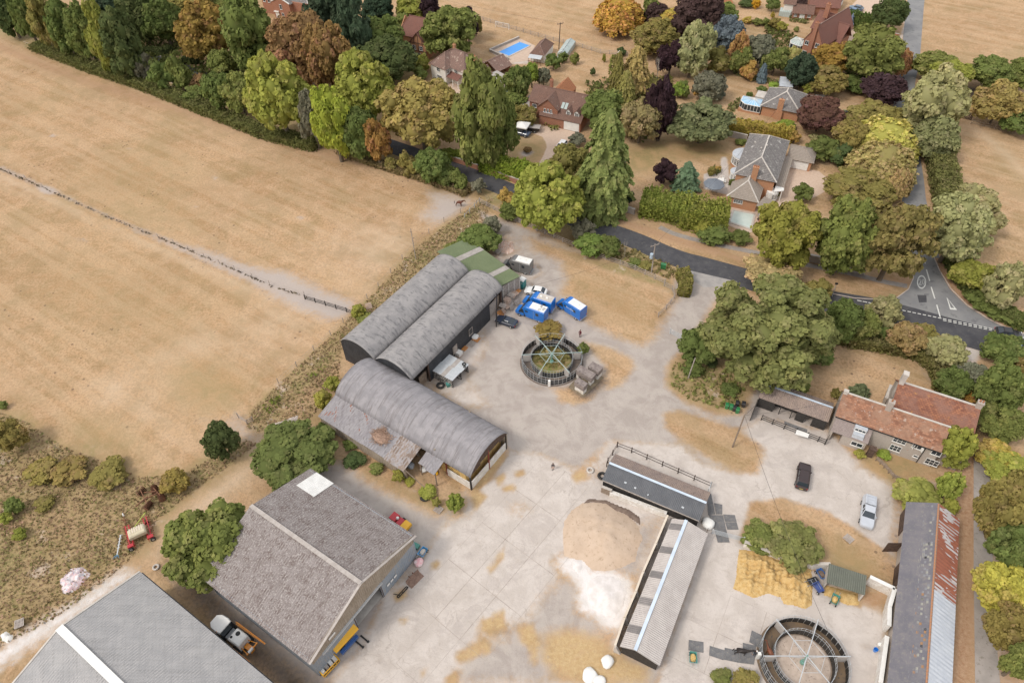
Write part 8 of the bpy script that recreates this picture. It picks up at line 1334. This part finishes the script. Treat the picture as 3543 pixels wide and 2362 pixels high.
mound('chalk_heap',8,[(1630,880),(1700,835),(1800,845),(1860,880),(1900,950),(1880,1040),(1820,1130),(1760,1130),(1690,1080),(1630,1020)],.35,CHK,'low white chalk heap below the sand','chalk heap',.4,1.1);mound('chalk_spill',8,[(1520,730),(1590,730),(1600,790),(1570,830),(1530,790)],.2,CHK,'small white chalk spill touching the sand heap','chalk heap',.5)
mound('wet_soil',8,[(1600,355),(1640,318),(1760,330),(1900,385),(1985,440),(1998,500),(1960,480),(1880,420),(1820,400),(1750,350),(1660,345)],.2,mat('dark_soil',(.14,.1,.08),(.2,.15,.12),2,.95,.6),'crescent of dark damp soil behind the sand heap','soil',.5,2)
SW=mat('straw_heap',(.5,.32,.12),(.6,.43,.2),2.2,.95,1.0,c3=(.3,.17,.06));mound('straw_heap',9,[(420,660),(600,680),(760,740),(910,780),(920,900),(915,1040),(870,1066),(780,1040),(725,1035),(700,990),(620,960),(520,995),(450,960),(375,930),(400,850),(405,760)],.8,SW,'wide heap of golden used straw in the stable yard','straw heap',.75,2.2,.16)
mound('straw_bedding',9,[(1015,905),(1230,965),(1235,1040),(1150,1040),(1060,990),(990,970)],.35,SW,'straw spilling from under the green shelter','straw heap',.4,2,.2);mound('rubble_heap',5,[(1195,200),(1245,165),(1320,165),(1335,230),(1290,255),(1235,240)],.8,mat('rubble',(.55,.3,.2),(.72,.62,.55),5,.95,1,c3=(.8,.75,.7)),'pink and white brick rubble heap behind the grey horsebox','rubble heap',.5,3,.18)
mound('rubbish_heap',7,[(405,870),(480,790),(560,780),(620,830),(540,920),(470,970),(420,960)],.5,mat('plastic_rubbish',(.75,.74,.74),(.6,.4,.4),2.2,.6,.6,c3=(.2,.35,.6)),'heap of white, pink and blue plastic rubbish in the scrub','rubbish heap',.7,3,.15);mound('board_heap',4,[(1810,1310),(1900,1290),(2020,1245),(2020,1310),(1960,1320),(1850,1380)],.4,mat('boards',(.6,.52,.46),(.35,.3,.27),3,.9,.5),'pale broken boards thrown in the weeds','board heap',.8,3,.2);mound('white_sheeting',7,[(0,1240),(40,1215),(100,1250),(60,1300),(10,1280)],.3,M['white'],'crumpled white sheeting at the picture edge','sheeting',.6,3,.15)
TW=mat('dead_ivy',(.4,.27,.2),(.3,.2,.15),4,.95,1)
wx=[G(5,x,y,5.2)for x,y in((430,1490),)];mb=MB();rg=random.Random(4);lp=HB3.loc(5,430,1490,3.3)
for k in range(260):a=rg.uniform(0,6.28);q=rg.uniform(0,1)**.6;x,y=lp.x+1.55*q*math.cos(a),lp.y+1.25*q*math.sin(a);zb=3.95+.27*y;mb.bar((x,y,zb),(x+rg.uniform(-.9,.9),y+rg.uniform(-.7,.7),zb+rg.uniform(.02,.35)),.05)
mb.lathe([(1.5,0),(1.1,.2),(.3,.3)],(lp.x,lp.y,3.85+.27*lp.y),18,sy=.75);o=mb.build('dead_creeper',TW);o.location=HB3.o;o.rotation_euler=(0,0,HB3.yaw);tag(o,'tangle of dead brown creeper lying on the arched barn roof','dead creeper')
def sack(t,X,Y,r_,h,label,m=None,cat='bulk bag'):
    mb=MB();rg=random.Random(int(X));n=14;mb.loft([[(r*math.cos(2*PI*k/n)*(1+.12*math.sin(6*PI*k/n+r*9)),r*math.sin(2*PI*k/n)*(1+.14*math.sin(4*PI*k/n+X)),z)for k in range(n)]for r,z in((r_*.85,0),(r_,h*.35),(r_*.95,h*.7),(r_*.7,h*.9),(r_*.2,h*.97))]);o=mb.build('bulk_bag',m or M['white'],smooth=True);o.location=G(t,X,Y);tag(o,label,cat)
sack(8,1765,1430,.8,.8,'white bulk bag at the end of the concrete panel wall');sack(8,1645,1520,.95,.55,'large white sack slumped at the bottom edge');sack(8,1710,1560,.8,.5,'white sack beside the slumped one at the bottom edge');sack(8,490,758,.65,.8,'pink and red patterned bulk bag by the blue barn wall',mat('pink_bag',(.75,.4,.42),(.8,.7,.68),2));sack('Z',1655,1070,.7,.7,'white sack on the orange pallet');sack(9,205,495,.9,.9,'white bulk bag at the stable passage corner');sack('K',1050,335,.6,.5,'white crumpled sack under the lean-to roof');sack('K',1205,380,.45,.35,'yellow sack under the lean-to roof',YEL);sack('K',870,290,.6,.8,'grey-blue tarp bundle under the lean-to roof',M['lead'])
sack(9,1370,1310,.28,.5,'white bucket stack by the low yard wall',cat='bucket')
def barrow(t,X,Y,yaw,c,label,load=None,k=1.0):
    r=thing('wheelbarrow',G(t,X,Y),R_(yaw),label,'wheelbarrow');mb=MB();m=paintm('barrow_'+c[0],c[1],.5)if 'barrow_'+c[0]not in MATS else MATS['barrow_'+c[0]];o_=[(-.75,-.5),(.65,-.42),(.65,.42),(-.75,.5)];i_=[(x*.93,y*.9)for x,y in o_];b_=[(x*.7,y*.7)for x,y in o_]
    mb.loft([[(*p,.25)for p in b_],[(*p,.75)for p in o_],[(*p,.75)for p in i_],[(p[0]*.95,p[1]*.95,.35)for p in b_]]);mb.build('tray',m,r);mb=MB();[mb.bar((.2,y,.4),(-1.3,y*1.1,.7),.05)for y in(-.3,.3)];mb.build('handles',M['steel'],r);wheel(r,.5,.38,.22,.1);wheel(r,.5,-.38,.22,.1)
    if load:mb=MB();mb.lathe([(.42,.5),(.3,.78),(.05,.85)],(-.05,0,0),10,sx=1.3);mb.build('load',load,r)
barrow(9,1060,1015,-125,('green',(.06,.25,.2)),'green wheelbarrow with a pink rake in front of the straw bedding',STRAW);barrow(9,968,838,110,('blue',(.06,.16,.42)),'blue wheelbarrow full of muck beside the green shelter',M['dark_soil']);barrow(9,950,935,-70,('navy',(.06,.1,.3)),'long dark blue barrow with a white sack');barrow(9,915,890,20,('black',(.03,.03,.035)),'black barrow with teal handle against the straw heap');barrow(9,103,1403,80,('teal',(.08,.28,.25)),'small green barrow of feed below the rubber mats',STRAW);barrow(8,520,690,60,('sky',(.08,.32,.6)),'bright blue wheelbarrow beside the gabled barn',M['concrete'])
r=thing('feed_trough',G(8,462,640),R_(-30),'dark teal trough behind the bright blue barrow','trough');mb=MB();mb.box(-.7,.7,-.35,.35,0,.5);mb.build('body',MATS['barrow_green'],r);r=thing('feed_trough',G(5,888,1145),R_(20),'dark green feed bin by the tractor tyre','feed bin');mb=MB();mb.box(-.4,.4,-.3,.3,0,.6);mb.build('body',MATS['barrow_green'],r);mb=MB();mb.box(-.45,.45,-.35,.35,.6,.66);mb.build('lid',MATS['barrow_teal'],r)
bn=MB();bn.loft([[(-.24,-.27,0),(.24,-.27,0),(.24,.27,0),(-.24,.27,0)],[(-.29,-.34,.95),(.29,-.34,.95),(.29,.36,.95),(-.29,.36,.95)]]);ld=MB();ld.loft([[(-.31,-.38,.95),(.31,-.38,.95),(.31,.4,.95),(-.31,.4,.95)],[(-.26,-.3,1.05),(.26,-.3,1.05),(.26,.3,1.02),(-.26,.3,1.02)]]);GB=paintm('bin_green',(.03,.2,.07),.5);BB=paintm('bin_black',(.03,.03,.035),.5);bms={k:(bn.mesh('bin_body',k),ld.mesh('lid',k))for k in(GB,BB)}
for t,X,Y,m,lb in((6,333,1295,GB,'green wheelie bin at the outer end of the bin row'),(6,362,1302,GB,'second green wheelie bin in the row'),(6,385,1312,BB,'black wheelie bin between the green ones'),(6,405,1325,GB,'green wheelie bin with full open lid'),(6,402,1280,BB,'grey-black bin behind the row'),(6,445,1285,BB,'dark open bin apart from the row'),(3,1125,775,GB,'green wheelie bin at the bungalow drive'),(3,1143,778,BB,'dark wheelie bin at the bungalow drive'),(6,1758,0+0,BB,None)):
    if lb:r=thing('wheelie_bin',G(t,X,Y),R_(-20),lb,'bin','wheelie bins');part('bin_body',bms[m][0],r);part('lid',bms[m][1],r)
r=thing('portable_toilet',G('V',492,985),R_(-35),'teal portable toilet with white roof beside the block wall','portable toilet');mb=MB();mb.box(-.58,.58,-.58,.58,.1,2.05);mb.build('cabin',paintm('toilet_teal',(.02,.22,.22),.5),r);mb=MB();mb.loft([[(-.62,-.62,2.05),(.62,-.62,2.05),(.62,.62,2.05),(-.62,.62,2.05)],[(-.4,-.5,2.3),(.4,-.5,2.3),(.4,.5,2.3),(-.4,.5,2.3)]]);mb.build('roof',M['white'],r);mb=MB();mb.box(-.4,.4,-.61,-.58,.2,1.9);mb.build('door',MATS['toilet_teal'],r);mb=MB();mb.box(.3,.4,-.63,-.6,1.4,1.7);mb.build('sign',M['white'],r)
# white sheet on the fence, trough bath, bucket, pools
r=MB();p=[G('F',x,y,1.25)for x,y in((515,615),(628,655),(615,690),(500,655))];r.hexa([q-Vector((0,0,.04))-p[0]for q in p],[q-p[0]for q in p]);o=r.build('white_sheet',M['white']);o.location=p[0];tag(o,'white sheet hung over the black rail fence','sheet')
mb=MB();mb.lathe([(.22,0),(.28,.5),(.24,.5),(.2,.1)],n=12);o=mb.build('bucket',paintm('bucket_blue',(.02,.2,.65)));o.location=G(9,1340,1348);tag(o,'bright blue bucket on the wet concrete','bucket')
def pool(t,q,label,m,z=.12):
    P=GL(t,q);c=sum(P,Vector())/4;r=thing('swimming_pool',c,0,label,'swimming pool');mb=MB();mb.prism([(p.x-c.x,p.y-c.y)for p in P][::-1]if(P[1]-P[0]).cross(P[2]-P[1]).z<0 else[(p.x-c.x,p.y-c.y)for p in P],.02,z);mb.build('cover',m,r);mb=MB()
    for a,b in zip(P,P[1:]+P[:1]):mb.bar(a-c+Vector((0,0,.08)),b-c+Vector((0,0,.08)),.45,.16)
    mb.build('coping',M['concrete'],r);return r
flat('pool_terrace','A',[(1150,500),(1500,345),(1680,430),(1640,600),(1360,640)],.03,mat('terrace',(.5,.38,.3),(.56,.44,.35),1));pool('A',[(1250,510),(1380,560),(1630,435),(1505,390)],'bright blue covered swimming pool on the pale terrace',paintm('pool_blue',(.02,.3,.85),.35));stonewall('A',[(1380,560+40),(1155,500),(1498,350)],.7,.25,M['slab_grey'],'dark low windbreak wall round the blue pool')
pool('C',[(370,1265),(685,1325),(625,1540),(310,1440)],'pale grey-green covered pool behind the conifer hedge',mat('pool_pale',(.5,.58,.54),(.55,.62,.58),1,.5));flat('pool_terrace','C',[(345,1200),(830,1260),(780,1560),(560,1600),(280,1470)],.028,MATS['terrace'])
# goal, bird house, gate furniture, tables and parasols
r=thing('football_goal',G('A',1300,235),R_(-28),'white football goal on the lawn by the hay field fence','goal');mb=MB();[mb.bar(a,b,.09)for a,b in(((-2.3,0,0),(-2.3,0,1.8)),((2.3,0,0),(2.3,0,1.8)),((-2.3,0,1.8),(2.3,0,1.8)),((-2.3,1,0),(2.3,1,0)),((-2.3,0,1.8),(-2.3,1,0)),((2.3,0,1.8),(2.3,1,0)))];mb.build('frame',M['white'],r);mb=MB();[mb.bar((x*.35-2.3,0,1.8),(x*.35-2.3,1,0),.02)for x in range(14)];[mb.bar((-2.3,y,1.8-y*1.8),(2.3,y,1.8-y*1.8),.02)for y in(.2,.4,.6,.8)];mb.build('net',M['white'],r)
r=thing('bird_house',G(2,1845,412),0,'white dovecote on a post by the slim conifers','dovecote');mb=MB();mb.bar((0,0,0),(0,0,1.8),.12);mb.build('post',M['white'],r);mb=MB();mb.lathe([(.45,1.6),(.45,2.3),(.6,2.3),(0.02,3.0)],n=6);mb.build('house',M['white'],r)
def parasol(t,X,Y,m,label,r_=1.5,z=2.2):r=thing('parasol',G(t,X,Y),.4,label,'parasol');mb=MB();mb.lathe([(r_,z),(r_,z-.12),(r_*.98,z),(.03,z+.7)],n=8);mb.build('canopy',m,r);mb=MB();mb.tube((0,0,0),(0,0,z+.6),.04,.04,6);mb.build('pole',M['steel'],r)
parasol('C',60,1010,mat('parasol_grey',(.15,.17,.2),(.19,.21,.24),1),'large dark grey garden umbrella behind the conifer hedge',2.3,2.4)
r=thing('patio_table',G('C',182,855),0,'white round table on the pale patio','table');mb=MB();mb.lathe([(.75,.7),(.75,.75)],n=16);mb.build('table_top',M['white'],r);mb=MB();mb.tube((0,0,0),(0,0,.7),.08,.06,8);mb.build('stem',M['white'],r)
cm=MB();cm.box(-.25,.25,-.25,.25,.4,.45);cmb=MB();cmb.box(-.25,.25,.2,.26,.45,.95);cl=MB();[cl.box(x-.03,x+.03,y-.03,y+.03,0,.4)for x in(-.22,.22)for y in(-.22,.22)];cc=[cm.mesh('seat',M['white']),cmb.mesh('backrest',M['white']),cl.mesh('legs',M['white'])]
for k,(X,Y,lb)in enumerate(((125,850,'on the lawn side'),(140,880,'nearest the hedge'),(205,890,'nearest the pool'),(235,865,'on the house side'),(215,815,'at the back of the table'))):r=thing('patio_chair',G('C',X,Y),R_(60+72*k),'white patio chair '+lb,'chair','chairs round the white patio table');[part(n,m_,r)for n,m_ in zip(('seat','backrest','legs'),cc)]
for X,Y,lb in((505,1215,'weathered bench against the brick pool wall'),(755,1310,'slatted bench beside the covered pool')):r=thing('garden_bench',G('C',X,Y),R_(-22 if X<600 else 60),lb,'bench');mb=MB();mb.box(-1.2,1.2,-.25,.25,.4,.46);mb.build('seat',WOOD[1],r);mb=MB();mb.box(-1.2,1.2,.2,.27,.46,.9);mb.build('backrest',WOOD[1],r);mb=MB();[mb.box(x-.05,x+.05,-.25,.25,0,.4)for x in(-1.1,1.1)];mb.build('legs',WOOD[1],r)
# ---------------------------------------------------------------- poles and wires
def pole(t,base,top,z,label,m=None,r_=.14,arm=0,box=0,name='telegraph_pole',cat='pole'):
    a=G(t,*base);b=G(t,*top,z);r=thing(name,a,0,label,cat);mb=MB();mb.tube((0,0,0),b-a,r_,r_*.75,8);mb.build('shaft',m or M['timber'],r)
    if arm:mb=MB();mb.bar(b-a+Vector((-.9,-.4,-.3)),b-a+Vector((.9,.4,-.3)),.12);[mb.tube(b-a+Vector((x,x*.44,-.25)),b-a+Vector((x,x*.44,.02)),.06,.05,6)for x in(-.8,0,.8)];mb.build('cross_arm',m or M['timber'],r)
    if box:mb=MB();mb.tube(b-a+Vector((-.4,-.2,-3.2)),b-a+Vector((-.4,-.2,-2.2)),.33,.33,10);mb.build('transformer',paintm('transformer',(.4,.5,.6)),r)
    return b
b1=pole(6,(375,1560),(457,1345),8,'leaning wooden pole on the grass island, with fanned wires');b2=pole(5,(1210,745),(1212,520),8,'tall black post beside the navy coupe',BK,.12);b3=pole(5,(2262,380),(2287,185),7.2,'pole with blue transformer beside the main road',M['grey_timber'],.14,1,1);b4=pole(2,(1438,335),(1448,155),7.6,'dark pole at the corner of the hay field',BK,.14,1);b5=pole(5,(665,290),(628,80),7.6,'thin grey pole in the field edge weeds',M['grey_timber'],.09)
pole(6,(75,1092),(122,958),5,'short leaning pale pole on the green bank',M['grey_timber'],.12);b6=pole(6,(1050,540),(1080,455),3.4,'street lamp with dark head by the main road',M['galv'],.06,name='street_lamp',cat='street lamp');mb=MB();mb.box(-.25,.25,-.15,.15,-.05,.2);o=mb.build('lamp_head',BK);o.parent=[x for x in bpy.data.objects if x.name.startswith('street_lamp')][0];o.location=b6-G(6,1050,540)
b7=pole(6,(490,320),(497,282),2.2,'small road sign post on the verge',M['galv'],.04,name='road_sign',cat='sign');mb=MB();mb.tube((0,0,0),(0,.05,0),.3,.3,12);o=mb.build('sign_plate',M['slab_grey']);o.parent=[x for x in bpy.data.objects if x.name.startswith('road_sign')][0];o.location=b7-G(6,490,320)
def cable(p,q,sag,label,r_=.018):mb=MB();P=[p+(q-p)*k/16-Vector((0,0,sag*4*(k/16)*(1-k/16)))for k in range(17)];P=[x-p for x in P];mb.path(P,r_,4);o=mb.build('overhead_wire',M['black']);o.location=p;tag(o,label,'wire')
cable(b2,b3,1.2,'overhead wire across the yard grass from the black post',.022);cable(b1,G(9,1030,1235,3.5),1.0,'overhead wire from the leaning pole to the chalky horse walker',.022);cable(b1,HF.o+Vector((1,1,6.6)),.4,'overhead wire from the leaning pole to the farmhouse');cable(b1,HSH.o+Vector((2,1,3)),.3,'overhead wire from the leaning pole to the open-fronted shed');cable(b4,b4+Vector((-70,45,1)),1.5,'overhead wire over the hay field');cable(b3,b3+Vector((45,60,1)),1.5,'overhead wire crossing the main road')
r=thing('roadside_cabinet',G(5,2340,350),R_(-20),'dark green cabinet on the roadside bank','cabinet');mb=MB();mb.box(-.5,.5,-.3,.3,0,1.1);mb.build('body',GB,r);mb=MB();mb.box(-.53,.53,-.33,.33,1.1,1.16);mb.build('lid',GB,r)
# ---------------------------------------------------------------- people and horses
def skin(name,pts,edges,m,parent,smooth=2,root=0):
    me=bpy.data.meshes.new(name);me.from_pydata([p[0]for p in pts],edges,[]);me.materials.append(m);o=bpy.data.objects.new(name,me);COL.objects.link(o);o.parent=parent;md=o.modifiers.new('skin','SKIN');md.use_smooth_shade=True
    for k,p in enumerate(pts):r_=p[1];me.skin_vertices[0].data[k].radius=r_ if isinstance(r_,tuple)else(r_,r_);me.skin_vertices[0].data[k].use_root=(k==root)
    s=o.modifiers.new('sub','SUBSURF');s.levels=1;s.render_levels=smooth;return o
FLESH=mat('flesh',(.5,.3,.22),(.46,.27,.2),4,.6)
def person(t,X,Y,yaw,label,top,legs,hair,cap=None,arm=None):
    r=thing('person',G(t,X,Y),R_(yaw),label,'person');A=arm or[(.26,.06,1.18),(.2,.2,1.0)]
    skin('body',[((0,0,.98),(.15,.1)),((0,0,1.2),(.15,.1)),((0,0,1.42),(.17,.1)),((0,0,1.52),.06),((.2,0,1.42),.06),(A[0],.048),(A[1],.035),((-.2,0,1.42),.06),((-A[0][0],A[0][1],A[0][2]),.048),((-A[1][0],A[1][1],A[1][2]),.035)],[(0,1),(1,2),(2,3),(2,4),(4,5),(5,6),(2,7),(7,8),(8,9)],top,r)
    skin('trousers',[((0,0,1.0),(.15,.11)),((.09,0,.9),.1),((.1,.04,.5),.065),((.1,-.02,.1),.045),((-.09,0,.9),.1),((-.1,-.06,.5),.065),((-.1,-.14,.12),.045)],[(0,1),(1,2),(2,3),(0,4),(4,5),(5,6)],legs,r)
    mb=MB();mb.lathe([(.02,-.13),(.07,-.11),(.09,0),(.095,.06),(.06,.13),(.01,.145)],(0,0,1.66),12,sx=.9,sy=1.05);mb.loft([[(-.02,.09,1.63),(.02,.09,1.63),(0,.09,1.69)],[(-.01,.125,1.635),(.01,.125,1.635),(0,.12,1.65)]]);hd=mb.build('head',FLESH,r,smooth=True);mb=MB();mb.lathe([(.1,-.03),(.108,.04),(.075,.12),(.01,.155)],(0,-.015,1.67),12);mb.build('cap' if cap else 'hair',cap or hair,r,smooth=True);mb=MB()
    [mb.loft([[(x-.05,y-.08,0),(x+.05,y-.08,0),(x+.05,y+.18,0),(x-.05,y+.18,0)],[(x-.04,y-.07,.1),(x+.04,y-.07,.1),(x+.04,y+.12,.06),(x-.04,y+.12,.06)]])for x,y in((.1,-.02),(-.1,-.14))];mb.build('shoes',BK,r)
    for s in(-1,1):
        h=Vector((s*A[1][0],A[1][1],A[1][2]));pts=[((h.x,h.y,h.z),.035),((h.x,h.y+.02,h.z-.07),(.035,.02))];ed=[(0,1)]
        for k in range(4):x=h.x-s*.03+s*.02*k;n=len(pts);pts+=[((x,h.y+.03,h.z-.11),.009),((x,h.y+.045,h.z-.155-.006*(k%3)),.008)];ed+=[(1,n),(n,n+1)]
        n=len(pts);pts+=[((h.x-s*.045,h.y+.04,h.z-.06),.01),((h.x-s*.05,h.y+.06,h.z-.1),.009)];ed+=[(0,n),(n,n+1)];skin('hand',pts,ed,FLESH,r,1)
    return r
MAR=mat('maroon_cloth',(.13,.02,.03),(.1,.015,.025),3);HAIR=mat('dark_hair',(.02,.015,.012),(.03,.02,.015),3)
person('W',1508,268,150,'person in maroon top and trousers walking past the grassed horse walker',MAR,MAR,HAIR);person(8,1397,124,170,'person in black top and pale shorts crossing the yard',BK,mat('pale_cloth',(.55,.4,.33),(.5,.36,.3),3),HAIR);person(9,520,1385,95,'person in white cap leading the black horse',BK,NV,HAIR,M['white'],[(.2,.22,1.2),(.12,.45,1.15)])
def horse(pos,yaw,m,mane,label,k=1.0,graze=False):
    r=thing('horse',pos,yaw,label,'horse');r.scale=(k,)*3;nk=[((.62,0,1.28),(.19,.22)),((.95,0,1.5 if not graze else 1.0),(.11,.17)),((1.2,0,1.75 if not graze else .7),(.08,.12)),((1.38,0,1.68 if not graze else .5),(.09,.11)),((1.62,0,1.42 if not graze else .22),(.055,.06))]
    pts=[((-.62,0,1.25),(.25,.27)),((-.2,0,1.15),(.27,.3)),((.25,0,1.16),(.25,.3))]+nk;ed=[(0,1),(1,2),(2,3),(3,4),(4,5),(5,6),(6,7)]
    for s in(-1,1):
        n=len(pts);pts+=[((.45,s*.15,.95),.13),((.47,s*.15,.55+0),.06),((.45,s*.15,.25),.042),((.5,s*.15,.03),.06)];ed+=[(2,n),(n,n+1),(n+1,n+2),(n+2,n+3)];n=len(pts);pts+=[((-.5,s*.16,.98),(.15,.17)),((-.38,s*.16,.75),.1),((-.72,s*.16,.52),.06),((-.68,s*.16,.22),.042),((-.62,s*.16,.03),.06)];ed+=[(0,n),(n,n+1),(n+1,n+2),(n+2,n+3),(n+3,n+4)]
        h=Vector(nk[3][0]);n=len(pts);pts+=[(tuple(h+Vector((-.03,s*.06,.1))),.03),(tuple(h+Vector((-.02,s*.08,.19))),.012)];ed+=[(6,n),(n,n+1)]
    skin('body',pts,ed,m,r);skin('tail',[((-.86,0,1.35),.05),((-1.0,0,1.1),.07),((-1.02,0,.6),.05)],[(0,1),(1,2)],mane,r,1);a,b=Vector(nk[1][0]),Vector(nk[3][0]);mb=MB();mb.bar(Vector(nk[0][0])+Vector((-.1,0,.2)),a+Vector((-.08,0,.17)),.05,.12);mb.bar(a+Vector((-.08,0,.17)),b+Vector((-.1,0,.12)),.05,.12);mb.build('mane',mane,r);return r
BAY=mat('bay_coat',(.16,.055,.03),(.1,.035,.022),1.5,.5);BLKH=mat('black_coat',(.018,.014,.013),(.03,.024,.022),1.5,.45)
horse(G(2,762,1400),R_(-15),BAY,BLKH,'brown horse standing on the bare field corner');horse(G(9,425,1370),R_(-12),BLKH,BLKH,'black horse being led across the rubber mats');horse(G('X',575,1150,0),R_(105),mat('chestnut_coat',(.2,.075,.04),(.15,.055,.03),1.5,.5),BLKH,'chestnut horse walking inside the chalky walker')
